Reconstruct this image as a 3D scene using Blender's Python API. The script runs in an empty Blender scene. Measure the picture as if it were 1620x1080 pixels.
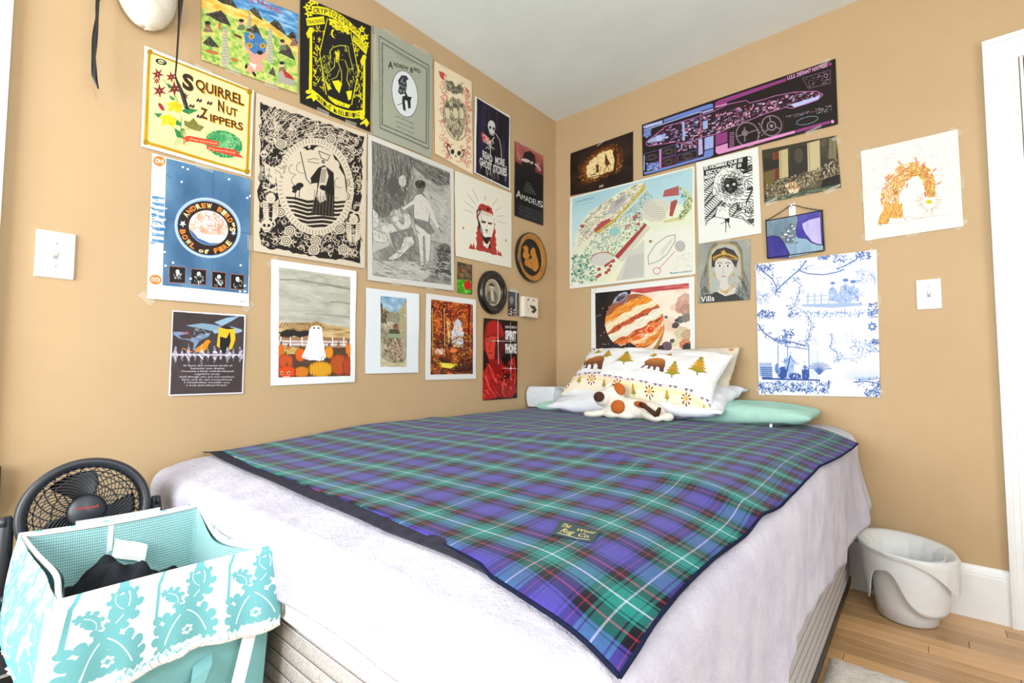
import bpy, bmesh, math, random
import numpy as np
from mathutils import Vector, Matrix, noise as mnoise

# ------------------------------------------------------------------ camera
SC = bpy.context.scene
COL = SC.collection
CAM = (1.7219, -2.4414, 0.8875)
FPX = 766.03
YAW, PITCH, ROLL = 0.7057, 0.0548, 0.0020
F_ = Vector((-math.sin(YAW)*math.cos(PITCH), math.cos(YAW)*math.cos(PITCH), math.sin(PITCH)))
r0 = F_.cross(Vector((0, 0, 1))).normalized()
u0 = r0.cross(F_)
R_ = math.cos(ROLL)*r0 + math.sin(ROLL)*u0
U_ = -math.sin(ROLL)*r0 + math.cos(ROLL)*u0
cd = bpy.data.cameras.new('camera')
cam = bpy.data.objects.new('camera', cd)
COL.objects.link(cam)
cd.sensor_width = 36.0
cd.lens = FPX/1620*36.0
cd.clip_start = 0.02
m = Matrix((R_, U_, -F_)).transposed().to_4x4()
m.translation = Vector(CAM)
cam.matrix_world = m
SC.camera = cam

# ------------------------------------------------------------------ world, lights, exposure
w = bpy.data.worlds.new('world'); SC.world = w
w.use_nodes = True
w.node_tree.nodes['Background'].inputs[0].default_value = (0.80, 0.90, 1.0, 1)
w.node_tree.nodes['Background'].inputs[1].default_value = 1.0
SC.view_settings.view_transform = 'Standard'
SC.view_settings.look = 'None'
SC.view_settings.exposure = 0.14
SC.view_settings.gamma = 1.0
SC.view_settings.use_curve_mapping = False

def area(name, loc, target, sx, sy, power, col):
    l = bpy.data.lights.new(name, 'AREA'); l.shape = 'RECTANGLE'
    l.size = sx; l.size_y = sy; l.energy = power; l.color = col
    o = bpy.data.objects.new(name, l); COL.objects.link(o)
    o.location = loc
    d = Vector(target) - Vector(loc)
    o.rotation_euler = d.to_track_quat('-Z', 'Y').to_euler()
    return o
# daylight coming in through the window in the wall behind the camera plus an added fill from the right
area('window_light_front', (0.95, -3.60, 1.18), (0.95, 0.0, 0.85), 1.5, 1.15, 60, (0.94, 0.985, 1.0))
area('fill_light_right', (3.30, -1.90, 1.25), (0.0, -1.3, 0.9), 1.2, 1.2, 27, (0.90, 0.97, 1.0))
pl = bpy.data.lights.new('ceiling_fill_light', 'POINT'); pl.energy = 34; pl.shadow_soft_size = 0.12; pl.color = (1.0, 0.97, 0.92)  # added point fill with no fitting, lifts the ceiling
plo = bpy.data.objects.new('ceiling_fill_light', pl); COL.objects.link(plo); plo.location = (2.3, -2.6, 2.02)

# ------------------------------------------------------------------ helpers
def srgb(c):
    if isinstance(c, str):
        c = c.lstrip('#'); c = [int(c[i:i+2], 16)/255 for i in (0, 2, 4)]
    return [(x/12.92 if x <= 0.04045 else ((x+0.055)/1.055)**2.4) for x in c]

class NT:
    """small wrapper to build node materials"""
    def __init__(s, name, rough=0.7, col=None, spec=0.3):
        s.m = bpy.data.materials.new(name); s.m.use_nodes = True
        s.t = s.m.node_tree; s.b = s.t.nodes['Principled BSDF']
        s.b.inputs['Roughness'].default_value = rough
        s.b.inputs['Specular IOR Level'].default_value = spec
        if col is not None: s.b.inputs['Base Color'].default_value = (*srgb(col), 1)
    def n(s, typ, **kw):
        x = s.t.nodes.new(typ)
        for k, v in kw.items():
            if k in x.inputs and not hasattr(x, k): x.inputs[k].default_value = v
            else:
                try: setattr(x, k, v)
                except Exception: x.inputs[k].default_value = v
        return x
    def l(s, a, b): s.t.links.new(a, b)
    def coord(s, kind='Object', scale=(1, 1, 1)):
        c = s.n('ShaderNodeTexCoord'); mp = s.n('ShaderNodeMapping')
        mp.inputs['Scale'].default_value = scale
        s.l(c.outputs[kind], mp.inputs['Vector']); return mp.outputs['Vector']
    def noise(s, vec, scale, detail=4, rough=0.6):
        x = s.n('ShaderNodeTexNoise'); x.inputs['Scale'].default_value = scale
        x.inputs['Detail'].default_value = detail; x.inputs['Roughness'].default_value = rough
        s.l(vec, x.inputs['Vector']); return x.outputs['Fac']
    def ramp(s, fac, stops, interp='LINEAR'):
        x = s.n('ShaderNodeValToRGB'); r = x.color_ramp; r.interpolation = interp
        while len(r.elements) < len(stops): r.elements.new(0.5)
        for e, (p, c) in zip(r.elements, stops):
            e.position = p
        for e, (p, c) in zip(r.elements, stops):
            e.color = (*srgb(c), 1)
        s.l(fac, x.inputs['Fac']); return x.outputs['Color']
    def bump(s, h, strength=0.3, dist=0.01):
        x = s.n('ShaderNodeBump'); x.inputs['Strength'].default_value = strength
        x.inputs['Distance'].default_value = dist
        s.l(h, x.inputs['Height']); s.l(x.outputs['Normal'], s.b.inputs['Normal']); return x
    def base(s, c): s.l(c, s.b.inputs['Base Color'])

def plain(name, col, rough=0.6, spec=0.3, var=0.06, scale=8.0, bump=0.0, bscale=200.0, bdist=0.002, metal=0.0):
    """one colour with slight procedural variation and optional fine relief"""
    k = NT(name, rough, None, spec)
    v = k.coord('Object')
    f = k.noise(v, scale, 5)
    c = [int(col.lstrip('#')[i:i+2], 16)/255 for i in (0, 2, 4)]
    lo = [max(0, x*(1-var)) for x in c]; hi = [min(1, x*(1+var)) for x in c]
    k.base(k.ramp(f, [(0.3, lo), (0.7, hi)]))
    if bump: k.bump(k.noise(v, bscale, 3), bump, bdist)
    k.b.inputs['Metallic'].default_value = metal
    return k.m

def mesh_obj(name, verts, faces, mat=None, parent=None, smooth=False, uvs=None, loc=None):
    me = bpy.data.meshes.new(name)
    me.from_pydata([tuple(v) for v in verts], [], faces)
    me.update()
    if uvs is not None:
        uvl = me.uv_layers.new(name='UVMap')
        vi = np.zeros(len(me.loops), dtype=np.int32); me.loops.foreach_get('vertex_index', vi)
        uvl.data.foreach_set('uv', np.asarray(uvs, dtype=np.float32)[vi].ravel())
    if smooth: me.polygons.foreach_set('use_smooth', [True]*len(me.polygons))
    o = bpy.data.objects.new(name, me); COL.objects.link(o)
    if mat: me.materials.append(mat)
    if parent is not None: o.parent = parent
    if loc is not None: o.location = loc
    return o

def bm_obj(name, bm, mat=None, parent=None, smooth=False, loc=None):
    me = bpy.data.meshes.new(name); bm.to_mesh(me); bm.free()
    if smooth: me.polygons.foreach_set('use_smooth', [True]*len(me.polygons))
    o = bpy.data.objects.new(name, me); COL.objects.link(o)
    if mat: me.materials.append(mat)
    if parent is not None: o.parent = parent
    if loc is not None: o.location = loc
    return o

def empty(name, loc=(0, 0, 0), rot=(0, 0, 0)):
    o = bpy.data.objects.new(name, None); COL.objects.link(o)
    o.empty_display_size = 0.05
    o.location = loc; o.rotation_euler = rot
    return o

def tag(o, label=None, cat=None, group=None, kind=None):
    if label: o['label'] = label
    if cat: o['category'] = cat
    if group: o['group'] = group
    if kind: o['kind'] = kind
    return o

def box_bm(bm, x0, x1, y0, y1, z0, z1, bev=0.0, seg=1, M=None):
    vs = [bm.verts.new((x, y, z)) for x in (x0, x1) for y in (y0, y1) for z in (z0, z1)]
    idx = [(0, 1, 3, 2), (4, 6, 7, 5), (0, 4, 5, 1), (2, 3, 7, 6), (0, 2, 6, 4), (1, 5, 7, 3)]
    fs = [bm.faces.new([vs[i] for i in f]) for f in idx]
    if bev > 0:
        es = list({e for f in fs for e in f.edges})
        g = bmesh.ops.bevel(bm, geom=es, offset=bev, segments=seg, affect='EDGES', profile=0.5)
        vs = list({v for f in g['faces'] for v in f.verts} | {v for v in vs if v.is_valid})
    if M is not None:
        bmesh.ops.transform(bm, matrix=M, verts=[v for v in vs if v.is_valid])
    return bm

def box(name, x0, x1, y0, y1, z0, z1, mat, parent=None, bev=0.0, seg=2, M=None, smooth=False):
    bm = bmesh.new(); box_bm(bm, x0, x1, y0, y1, z0, z1, bev, seg, M)
    bmesh.ops.recalc_face_normals(bm, faces=bm.faces[:])
    return bm_obj(name, bm, mat, parent, smooth)

def grid_faces(nu, nv, flip=False, close_u=False):
    fs = []
    for j in range(nv-1):
        for i in range(nu if close_u else nu-1):
            a = j*nu+i; b = j*nu+(i+1) % nu; c = (j+1)*nu+(i+1) % nu; d = (j+1)*nu+i
            fs.append((a, d, c, b) if flip else (a, b, c, d))
    return fs

def tube(name, pts, rad, mat, parent=None, n=8, closed=False, flat=1.0, up=None, caps=True):
    """tube along pts; rad a number or list; flat squashes the cross-section (ribbon)"""
    pts = [Vector(p) for p in pts]; N = len(pts); V = []; Fc = []
    if not hasattr(rad, '__len__'): rad = [rad]*N
    prev = None
    for i, p in enumerate(pts):
        a = pts[(i-1) % N] if (closed or i > 0) else pts[i]
        b = pts[(i+1) % N] if (closed or i < N-1) else pts[i]
        t = (b-a).normalized() if (b-a).length > 1e-9 else Vector((0, 0, 1))
        if up is not None: s = t.cross(Vector(up))
        elif prev is None: s = t.cross(Vector((0, 0, 1)) if abs(t.z) < 0.9 else Vector((1, 0, 0)))
        else: s = prev - t*prev.dot(t)
        s = s.normalized(); prev = s; q = t.cross(s).normalized()
        for k in range(n):
            an = 2*math.pi*k/n
            V.append(p + s*math.cos(an)*rad[i] + q*math.sin(an)*rad[i]*flat)
    M_ = N if closed else N-1
    for i in range(M_):
        for k in range(n):
            a = i*n+k; b = i*n+(k+1) % n; c = ((i+1) % N)*n+(k+1) % n; d = ((i+1) % N)*n+k
            Fc.append((a, b, c, d))
    if not closed and caps:
        Fc.append(tuple(range(n))[::-1]); Fc.append(tuple((N-1)*n+k for k in range(n)))
    return mesh_obj(name, V, Fc, mat, parent, True)

def lathe(name, prof, mat, parent=None, n=32, loc=(0, 0, 0), smooth=True, ax=None, sx=1.0, sy=1.0, cap=False):
    V = []; N = len(prof)
    for r, z in prof:
        for k in range(n):
            a = 2*math.pi*k/n; V.append(Vector((r*math.cos(a)*sx, r*math.sin(a)*sy, z)))
    if ax is not None: V = [ax @ v for v in V]
    fs = grid_faces(n, N, close_u=True)
    if cap: fs += [tuple(range(n))[::-1], tuple((N-1)*n+k for k in range(n))]
    o = mesh_obj(name, V, fs, mat, parent, smooth); o.location = loc
    return o

def fb(x, y=0.0, z=0.0, oct=3):
    s = 0; a = 1.0; f = 1.0
    for _ in range(oct):
        s += a*mnoise.noise(Vector((x*f, y*f, z*f))); a *= 0.5; f *= 2.0
    return s

def shade_auto(o, ang=40):
    me = o.data
    me.polygons.foreach_set('use_smooth', [True]*len(me.polygons))
    try: me.set_sharp_from_angle(angle=math.radians(ang))
    except Exception: pass
    return o
# ------------------------------------------------------------------ room
H = 2.44; RX = 3.4; RY = -3.7
def wall_material():
    k = NT('tan_wall_paint', 0.55, None, 0.25)
    v = k.coord('Object')
    k.base(k.ramp(k.noise(v, 2.2, 6), [(0.3, '#b99e79'), (0.7, '#c0a580')]))
    k.bump(k.noise(v, 140, 3), 0.12, 0.002)
    return k.m
M_WALL = wall_material()
M_CEIL = plain('ceiling_paint', '#e2eaea', 0.8, 0.1, 0.02, 3, 0.08, 120)
M_TRIM = plain('white_trim_paint', '#e8ecf0', 0.35, 0.4, 0.015, 6, 0.04, 60)

def wall_with_hole(name, axis, pos, a0, a1, thick, hole=None):
    """axis 'x': wall in plane x=pos spanning y; thickness goes away from the room by 'thick' (signed)"""
    bm = bmesh.new()
    p0, p1 = sorted((pos, pos+thick))
    def b(u0, u1, z0, z1):
        if u1-u0 < 1e-4 or z1-z0 < 1e-4: return
        if axis == 'x': box_bm(bm, p0, p1, u0, u1, z0, z1)
        else: box_bm(bm, u0, u1, p0, p1, z0, z1)
    if hole:
        h0, h1, z0, z1 = hole
        b(a0, h0, 0, H); b(h1, a1, 0, H); b(h0, h1, 0, z0); b(h0, h1, z1, H)
    else: b(a0, a1, 0, H)
    bmesh.ops.recalc_face_normals(bm, faces=bm.faces[:])
    return tag(bm_obj(name, bm, M_WALL), kind='structure')
tag(wall_with_hole('wall_left', 'x', 0.0, RY-0.12, 0.12, -0.12), 'tan painted wall with the larger group of posters and the switch')
DX0, DX1, DZ = 2.016, 2.82, 1.993       # doorway in the bed-head wall
tag(wall_with_hole('wall_back', 'y', 0.0, 0.0, RX, 0.12, (DX0, DX1, 0.0, DZ)), 'tan painted wall behind the pillows')
wall_with_hole('wall_right', 'x', RX, RY-0.12, 0.12, 0.12, (-2.5, -1.3, 0.85, 2.05))
wall_with_hole('wall_front', 'y', RY, 0.0, RX, -0.12, (0.2, 1.7, 0.55, 2.05))
tag(box('ceiling', -0.12, RX+0.12, RY-0.12, 1.3, H, H+0.1, M_CEIL), kind='structure')

def win(name, axis, pos, a0, a1, z0, z1):
    """frame, sash bars and glass in an opening"""
    fr = bmesh.new(); t = 0.05
    def b(bm, u0, u1, w0, w1, d=0.03):
        if axis == 'x': box_bm(bm, pos+0.03-d, pos+0.03+d, u0, u1, w0, w1)
        else: box_bm(bm, u0, u1, pos-0.06-d, pos-0.06+d, w0, w1)
    b(fr, a0, a0+t, z0, z1); b(fr, a1-t, a1, z0, z1); b(fr, a0, a1, z0, z0+t); b(fr, a0, a1, z1-t, z1)
    zm = (z0+z1)/2; b(fr, a0, a1, zm-0.02, zm+0.02)
    o = tag(bm_obj(name, fr, M_TRIM), kind='structure')
    g = NT('window_glass', 0.02); g.b.inputs['Transmission Weight'].default_value = 1.0
    for (w0, w1) in ((z0+t, zm-0.02), (zm+0.02, z1-t)):
        pb = bmesh.new(); b(pb, a0+t, a1-t, w0, w1, 0.002)
        bm_obj('pane', pb, g.m, o)
win('window_1', 'y', RY, 0.2, 1.7, 0.55, 2.05)
win('window_2', 'x', RX, -2.5, -1.3, 0.85, 2.05)

# baseboards ------------------------------------------------------
def baseboard(name, axis, pos, a0, a1, sgn):
    prof = [(0, 0), (0.016, 0), (0.016, 0.150), (0.0145, 0.156), (0.0145, 0.160), (0.011, 0.172), (0.007, 0.180), (0.004, 0.184), (0, 0.184)]
    V = []; n = len(prof)
    for a in (a0, a1):
        for d, z in prof:
            V.append((pos+sgn*d, a, z) if axis == 'x' else (a, pos+sgn*d, z))
    fs = [(i, (i+1) % n, n+(i+1) % n, n+i) for i in range(n)] + [tuple(range(n)), tuple(range(n, 2*n))[::-1]]
    return tag(mesh_obj(name, V, fs, M_TRIM), kind='structure')
baseboard('baseboard_back', 'y', 0.0, 0.016, 1.9203, -1)
baseboard('baseboard_left', 'x', 0.0, -2.25, 0.0, 1)
baseboard('baseboard_right', 'x', RX, RY, 0.0, -1)
baseboard('baseboard_front', 'y', RY, 0.0, RX, 1)

# door casing (stepped profile) on the back wall -------------------
def casing(name, axis, pos, a_out, a_in, ztop, sgn, side2=None):
    """profile swept: outer edge a_out -> inner edge a_in"""
    w_ = a_in-a_out; s = 1 if w_ > 0 else -1; W = abs(w_)
    prof = [(0, 0), (0, 0.026), (0.010, 0.028), (0.017, 0.026), (0.019, 0.020), (0.034, 0.020), (0.037, 0.015), (0.040, 0.015),
            (W-0.012, 0.014), (W-0.008, 0.017), (W, 0.017), (W, 0)]
    rows = []
    # left leg bottom, left leg top (mitre), head right (mitre), right leg
    L0, L1 = a_out, side2
    paths = []
    for d, h in prof:
        paths.append([(L0+s*d, 0.0, h), (L0+s*d, ztop-d, h), (L1-s*d, ztop-d, h), (L1-s*d, 0.0, h)])
    V = []; n = len(prof)
    for st in range(4):
        for k in range(n):
            a, z, h = paths[k][st]
            V.append((pos+sgn*h, a, z) if axis == 'x' else (a, pos+sgn*h, z))
    fs = []
    for st in range(3):
        for k in range(n):
            a = st*n+k; b = st*n+(k+1) % n; c = (st+1)*n+(k+1) % n; d = (st+1)*n+k
            fs.append((a, b, c, d))
    o = mesh_obj(name, V, fs, M_TRIM)
    bm = bmesh.new(); bm.from_mesh(o.data); bmesh.ops.recalc_face_normals(bm, faces=bm.faces[:]); bm.to_mesh(o.data); bm.free()
    return tag(o, kind='structure')
tag(casing('trim_1', 'y', 0.0, 1.9203, 2.010, 2.083, -1, 2.945), 'white stepped door casing right of the paper with the orange creature')
tag(casing('trim_2', 'x', 0.0, -2.366, -2.47, 2.6, 1, -3.40), 'white casing at the left border of the picture')
# jambs and the hall beyond
jb = bmesh.new()
box_bm(jb, DX0-0.002, DX0+0.006, -0.012, 0.135, 0, DZ+0.0)
box_bm(jb, DX1-0.018, DX1+0.002, -0.012, 0.135, 0, DZ+0.0)
box_bm(jb, DX0+0.018, DX1-0.018, -0.012, 0.135, DZ-0.018, DZ)
tag(bm_obj('trim_3', jb, M_TRIM), kind='structure')
M_HALL = plain('hall_paint', '#d08d5e', 0.7, 0.2, 0.03, 3)
tag(box('wall_hall', 0.9, RX+0.12, 1.2, 1.3, 0, H, M_HALL), kind='structure')
tag(box('wall_hall_side', 0.8, 0.9, 0.12, 1.3, 0, H, M_HALL), kind='structure')
tag(box('wall_hall_end', RX, RX+0.12, 0.12, 1.3, 0, H, M_HALL), kind='structure')

# wooden floor: strips running along x --------------------------------
def wood_material(name, a, b):
    k = NT(name, 0.28, None, 0.5)
    v = k.coord('Object', (1.5, 26, 26))
    n1 = k.noise(v, 3.0, 8, 0.65)
    c1 = k.ramp(n1, [(0.25, a), (0.75, b)])
    oi = k.n('ShaderNodeObjectInfo')
    hs = k.n('ShaderNodeHueSaturation')
    mr = k.n('ShaderNodeMapRange'); mr.inputs['To Min'].default_value = 0.70; mr.inputs['To Max'].default_value = 1.12
    k.l(oi.outputs['Random'], mr.inputs['Value']); k.l(mr.outputs['Result'], hs.inputs['Value'])
    k.l(c1, hs.inputs['Color']); k.base(hs.outputs['Color'])
    k.bump(n1, 0.06, 0.001)
    return k.m
M_WOOD = wood_material('oak_strip', '#c2925f', '#e0b888')
floor = tag(box('floor', -0.12, RX+0.12, RY-0.12, 1.3, -0.08, -0.012, plain('subfloor', '#4a2f1b', 0.8)), kind='structure')
PW = 0.057
random.seed(4)
plank_meshes = {}
def plank_mesh(Ln):
    key = round(Ln, 2)
    if key not in plank_meshes:
        bm = bmesh.new(); box_bm(bm, 0, Ln-0.0012, 0, PW-0.0012, -0.011, 0.0)
        tops = [e for e in bm.edges if all(v.co.z > -0.001 for v in e.verts)]
        bmesh.ops.bevel(bm, geom=tops, offset=0.0012, segments=1, affect='EDGES')
        bmesh.ops.recalc_face_normals(bm, faces=bm.faces[:])
        me = bpy.data.meshes.new('plank'); bm.to_mesh(me); bm.free(); me.materials.append(M_WOOD)
        plank_meshes[key] = me
    return plank_meshes[key]
rest = bmesh.new()
row = 0
y = -0.0
while y > RY:
    x = 0.0
    if y > -1.25:
        xs = [0.0]; 
        while xs[-1] < RX: xs.append(min(RX, round(xs[-1]+random.choice([0.6, 0.8, 0.9, 1.1, 1.3]), 2)))
        for x0, x1 in zip(xs, xs[1:]):
            if x1 < 1.3: 
                box_bm(rest, x0, x1-0.0012, y-PW, y-0.0012, -0.011, 0)
                continue
            if x1-x0 < 0.05: continue
            o = bpy.data.objects.new('plank', plank_mesh(x1-x0)); COL.objects.link(o)
            o.location = (x0, y-PW, 0); o.parent = floor
    else:
        x = -random.random()
        while x < RX:
            x1 = x+random.uniform(0.6, 1.3)
            box_bm(rest, max(0, x), min(RX, x1)-0.0012, y-PW, y-0.0012, -0.011, 0); x = x1
    y -= PW; row += 1
yy = 0.0
while yy < 1.2:
    box_bm(rest, 0.9, RX, yy+0.0012, yy+PW, -0.011, 0); yy += PW
bmesh.ops.recalc_face_normals(rest, faces=rest.faces[:])
tag(bm_obj('plank_field', rest, M_WOOD, floor), kind='stuff')
# ------------------------------------------------------------------ bed
def sm(a, b, x):
    t = max(0.0, min(1.0, (x-a)/(b-a))); return t*t*(3-2*t)
BX0, BX1, BY0, BY1 = 0.03, 1.475, -2.01, -0.03
def top_z(x, y):
    z = 0.612 + 0.037*(1-0.5*min(1, max(0, x)/1.5)**2)*sm(-1.98, -1.3, y) + 0.010*sm(-0.5, 0, y)
    z += 0.005*fb(x*2.1, y*2.1, 3.3, 2)
    # rounded edges
    for d in (BX1-x, y-BY0):
        if d < 0.10: z -= 0.018*((0.10-max(0, d))/0.10)**2
    if x < 0.10: z -= 0.020*((0.10-x)/0.10)**2
    return z

bed = tag(empty('bed', (0.75, -1.0, 0.0)), 'full size bed with grey fabric foundation and white mattress in the corner', 'bed')
def bedpart(o):
    o.parent = bed; o.matrix_parent_inverse = Matrix.Translation((-0.75, 1.0, 0)); return o
def fabric_ribbed():
    k = NT('foundation_fabric', 0.9, None, 0.1)
    v = k.coord('Object')
    n = k.noise(v, 300, 3)
    c = k.ramp(n, [(0.35, '#a19d9b'), (0.65, '#bfbbb8')])
    k.base(c); k.bump(n, 0.5, 0.002)
    return k.m
M_FOUND = fabric_ribbed()
# foundation: loop of quilted bands
def band_box(name, x0, x1, y0, y1, prof, mat, rc=0.03, nseg=5):
    """vertical profile [(out, z)] swept round a rounded rectangle"""
    per = []
    for cx, cy, a0 in ((x1-rc, y1-rc, 0), (x0+rc, y1-rc, 90), (x0+rc, y0+rc, 180), (x1-rc, y0+rc, 270)):
        for i in range(nseg+1):
            a = math.radians(a0+90*i/nseg); per.append((cx+rc*math.cos(a), cy+rc*math.sin(a), math.cos(a), math.sin(a)))
    V = []; n = len(per)
    for out, z in prof:
        for x, y, nx, ny in per: V.append((x+nx*out, y+ny*out, z))
    fs = grid_faces(n, len(prof), close_u=True)
    fs += [tuple(range(n))[::-1], tuple((len(prof)-1)*n+k for k in range(n))]
    return mesh_obj(name, V, fs, mat, None, True)
prof = [(-0.012, 0.055)]
z = 0.06
while z < 0.425:
    prof += [(0.0, z), (0.0018, z+0.008), (0.0018, z+0.022), (0.0, z+0.028), (-0.0025, z+0.0295)]; z += 0.0305
prof += [(-0.006, 0.437)]
bedpart(band_box('foundation', 0.05, 1.464, -2.020, -0.03, prof, M_FOUND, 0.04))
M_STITCH = plain('pale_stitching', '#c9cbd2', 0.8)
z = 0.06+0.0295; k_ = 0
sb = bmesh.new()
def ring_strip(bm, x0, x1, y0, y1, z, h, rc=0.04, nseg=5):
    per = []
    for cx, cy, a0 in ((x1-rc, y1-rc, 0), (x0+rc, y1-rc, 90), (x0+rc, y0+rc, 180), (x1-rc, y0+rc, 270)):
        for i in range(nseg+1):
            a = math.radians(a0+90*i/nseg); per.append((cx+rc*math.cos(a), cy+rc*math.sin(a)))
    lo = [bm.verts.new((x, y, z-h)) for x, y in per]; hi = [bm.verts.new((x, y, z+h)) for x, y in per]
    for i in range(len(per)): bm.faces.new((lo[i], lo[(i+1) % len(per)], hi[(i+1) % len(per)], hi[i]))
while z < 0.43:
    ring_strip(sb, 0.05, 1.4655, -2.0215, -0.03, z, 0.0012); z += 0.0305
bedpart(bm_obj('stitching', sb, M_STITCH))
M_BLK = plain('black_plastic', '#1b1d22', 0.42, 0.5, 0.1, 10)
M_BLKM = plain('black_metal', '#17181b', 0.35, 0.5, 0.1, 10)
fr = bmesh.new()
box_bm(fr, 1.425, 1.466, -2.00, -0.03, 0.022, 0.055, 0.003); box_bm(fr, 0.05, 0.08, -2.00, -0.03, 0.022, 0.055, 0.003)
box_bm(fr, 0.05, 1.455, -2.005, -1.975, 0.022, 0.055, 0.003); box_bm(fr, 0.05, 1.455, -1.05, -1.02, 0.022, 0.055, 0.003)
bedpart(bm_obj('frame_rail', fr, M_BLKM))
for (lx, ly) in ((0.09, -1.95), (1.40, -1.95), (0.09, -0.1), (1.40, -0.1), (0.75, -1.035)):
    bedpart(lathe('leg', [(0.0, 0), (0.022, 0), (0.022, 0.01), (0.016, 0.022), (0.0, 0.022)], M_BLKM, None, 12, (lx, ly, 0)))
mprof = [(-0.012, 0.438), (0.0, 0.446), (0.004, 0.452), (0.0, 0.458), (0.002, 0.50), (0.002, 0.56), (-0.01, 0.585), (-0.04, 0.597), (-0.10, 0.600)]
bedpart(band_box('mattress', 0.045, 1.462, -2.034, -0.025, mprof, plain('mattress_ticking', '#eeeef0', 0.8, 0.1, 0.02, 20, 0.1, 250), 0.06))

# fleece cover: lies over the mattress and hangs down
def fleece_material():
    k = NT('white_fleece', 0.95, None, 0.1)
    v = k.coord('Object')
    n = k.noise(v, 55, 6, 0.75)
    n2 = k.noise(v, 9, 4)
    k.base(k.ramp(n2, [(0.35, '#bbb8cc'), (0.65, '#d2d0de')]))
    mx = k.n('ShaderNodeMath', operation='ADD'); k.l(n, mx.inputs[0]); k.l(n2, mx.inputs[1])
    k.bump(mx.outputs[0], 0.75, 0.012)
    k.b.inputs['Sheen Weight'].default_value = 0.25
    return k.m
M_FLEECE = fleece_material()
def fleece():
    rc = 0.07; per = []
    def seg(a, b, n): return [(a[0]+(b[0]-a[0])*i/n, a[1]+(b[1]-a[1])*i/n) for i in range(n)]
    x0, x1, y0, y1 = BX0, BX1, BY0, BY1
    pts = []
    def arc(cx, cy, a0, n=12):
        return [((cx+rc*math.cos(math.radians(a0+90*i/n)), cy+rc*math.sin(math.radians(a0+90*i/n))), (math.cos(math.radians(a0+90*i/n)), math.sin(math.radians(a0+90*i/n)))) for i in range(n)]
    def st(a, b, nrm, n): return [(p, nrm) for p in seg(a, b, n)]
    pts += arc(x1-rc, y1-rc, 0) + st((x1-rc, y1), (x0+rc, y1), (0, 1), 50)
    pts += arc(x0+rc, y1-rc, 90) + st((x0, y1-rc), (x0, y0+rc), (-1, 0), 90)
    pts += arc(x0+rc, y0+rc, 180) + st((x0+rc, y0), (x1-rc, y0), (0, -1), 110)
    pts += arc(x1-rc, y0+rc, 270) + st((x1, y0+rc), (x1, y1-rc), (1, 0), 170)
    n = len(pts); V = []; rows = 0
    cx, cy = 0.75, -1.02
    for s in [i/26 for i in range(1, 27)]:
        for (px, py), _ in pts:
            x = cx+(px-cx)*s; y = cy+(py-cy)*s
            V.append((x, y, top_z(x, y)+0.004+0.002*fb(x*9, y*9, 1.0, 2)))
        rows += 1
    K = 26
    for k in range(1, K+1):
        t = k/K
        for (px, py), (nx, ny) in pts:
            right = max(0, nx); foot = max(0, -ny); left = max(0, -nx); head = max(0, ny)
            hem = 0.485*foot**2 + 0.345*right**2 + 0.42*left**2 + 0.45*head**2
            if right > 0.01:
                hem = hem + right**2*(-0.055 + 0.03*math.sin(py*5.0+1.0) + 0.02*fb(py*3.5, 4.0, 0, 2) + 0.035*sm(-0.35, -0.10, py))
            if foot > 0.5: hem += 0.006*math.sin(px*7)+0.004*fb(px*6, 2, 0, 2)
            z0 = top_z(px, py)+0.004
            dep = z0-hem
            r = 0.045
            L = t*(dep+0.02)
            if L < r*1.57:
                a = L/r; o_ = r*math.sin(a); dz = r*(1-math.cos(a))
            else:
                o_ = r; dz = r+(L-r*1.57)
            dfr = sm(0.05, 0.35, dz)
            flare = 0.0
            if right > 0.01:
                flare += right*dfr*(-0.006+0.062*sm(-0.40, -0.06, py)+0.02*sm(-1.6, -2.0, py))
                fold = math.sin(py*19+2.2*math.sin(py*3.1)+dz*3)+0.45*math.sin(py*41+3*math.sin(py*5))
                flare += right*dfr*0.009*fold*(0.35+1.9*sm(-1.1, -1.9, py)+0.8*sm(-0.5, -0.1, py))
            if foot > 0.3: flare += 0.004*math.sin(px*11+0.5)*sm(0.03, 0.12, dz)*foot + 0.004*fb(px*4, dz*6, 0, 2)
            if right > 0.2 and foot > 0.2: flare += 0.03*dfr
            lim = 0.26*o_ if left > 0.5 else (0.4*o_ if head > 0.5 else o_*(0.85 if foot > right else 0.62))
            if left > 0.5 or head > 0.5: flare = 0
            V.append((px+nx*(lim+flare), py+ny*(lim+flare), max(z0-dz, hem-0.002)+0.001*fb(px*20, py*20, dz*20, 2)))
        rows += 1
    V.append((cx, cy, top_z(cx, cy)+0.004)); c = len(V)-1
    fs = grid_faces(n, rows, True, True) + [(c, i, (i+1) % n) for i in range(n)]
    fs = [tuple(f) for f in fs]
    o = mesh_obj('fleece_cover', V, fs, M_FLEECE, None, True)
    md = o.modifiers.new('solid', 'SOLIDIFY'); md.thickness = 0.006; md.offset = 1
    return o
fl = tag(fleece(), 'fluffy white fleece cover draped over the mattress, hanging lower on the right side', 'blanket')

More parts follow.
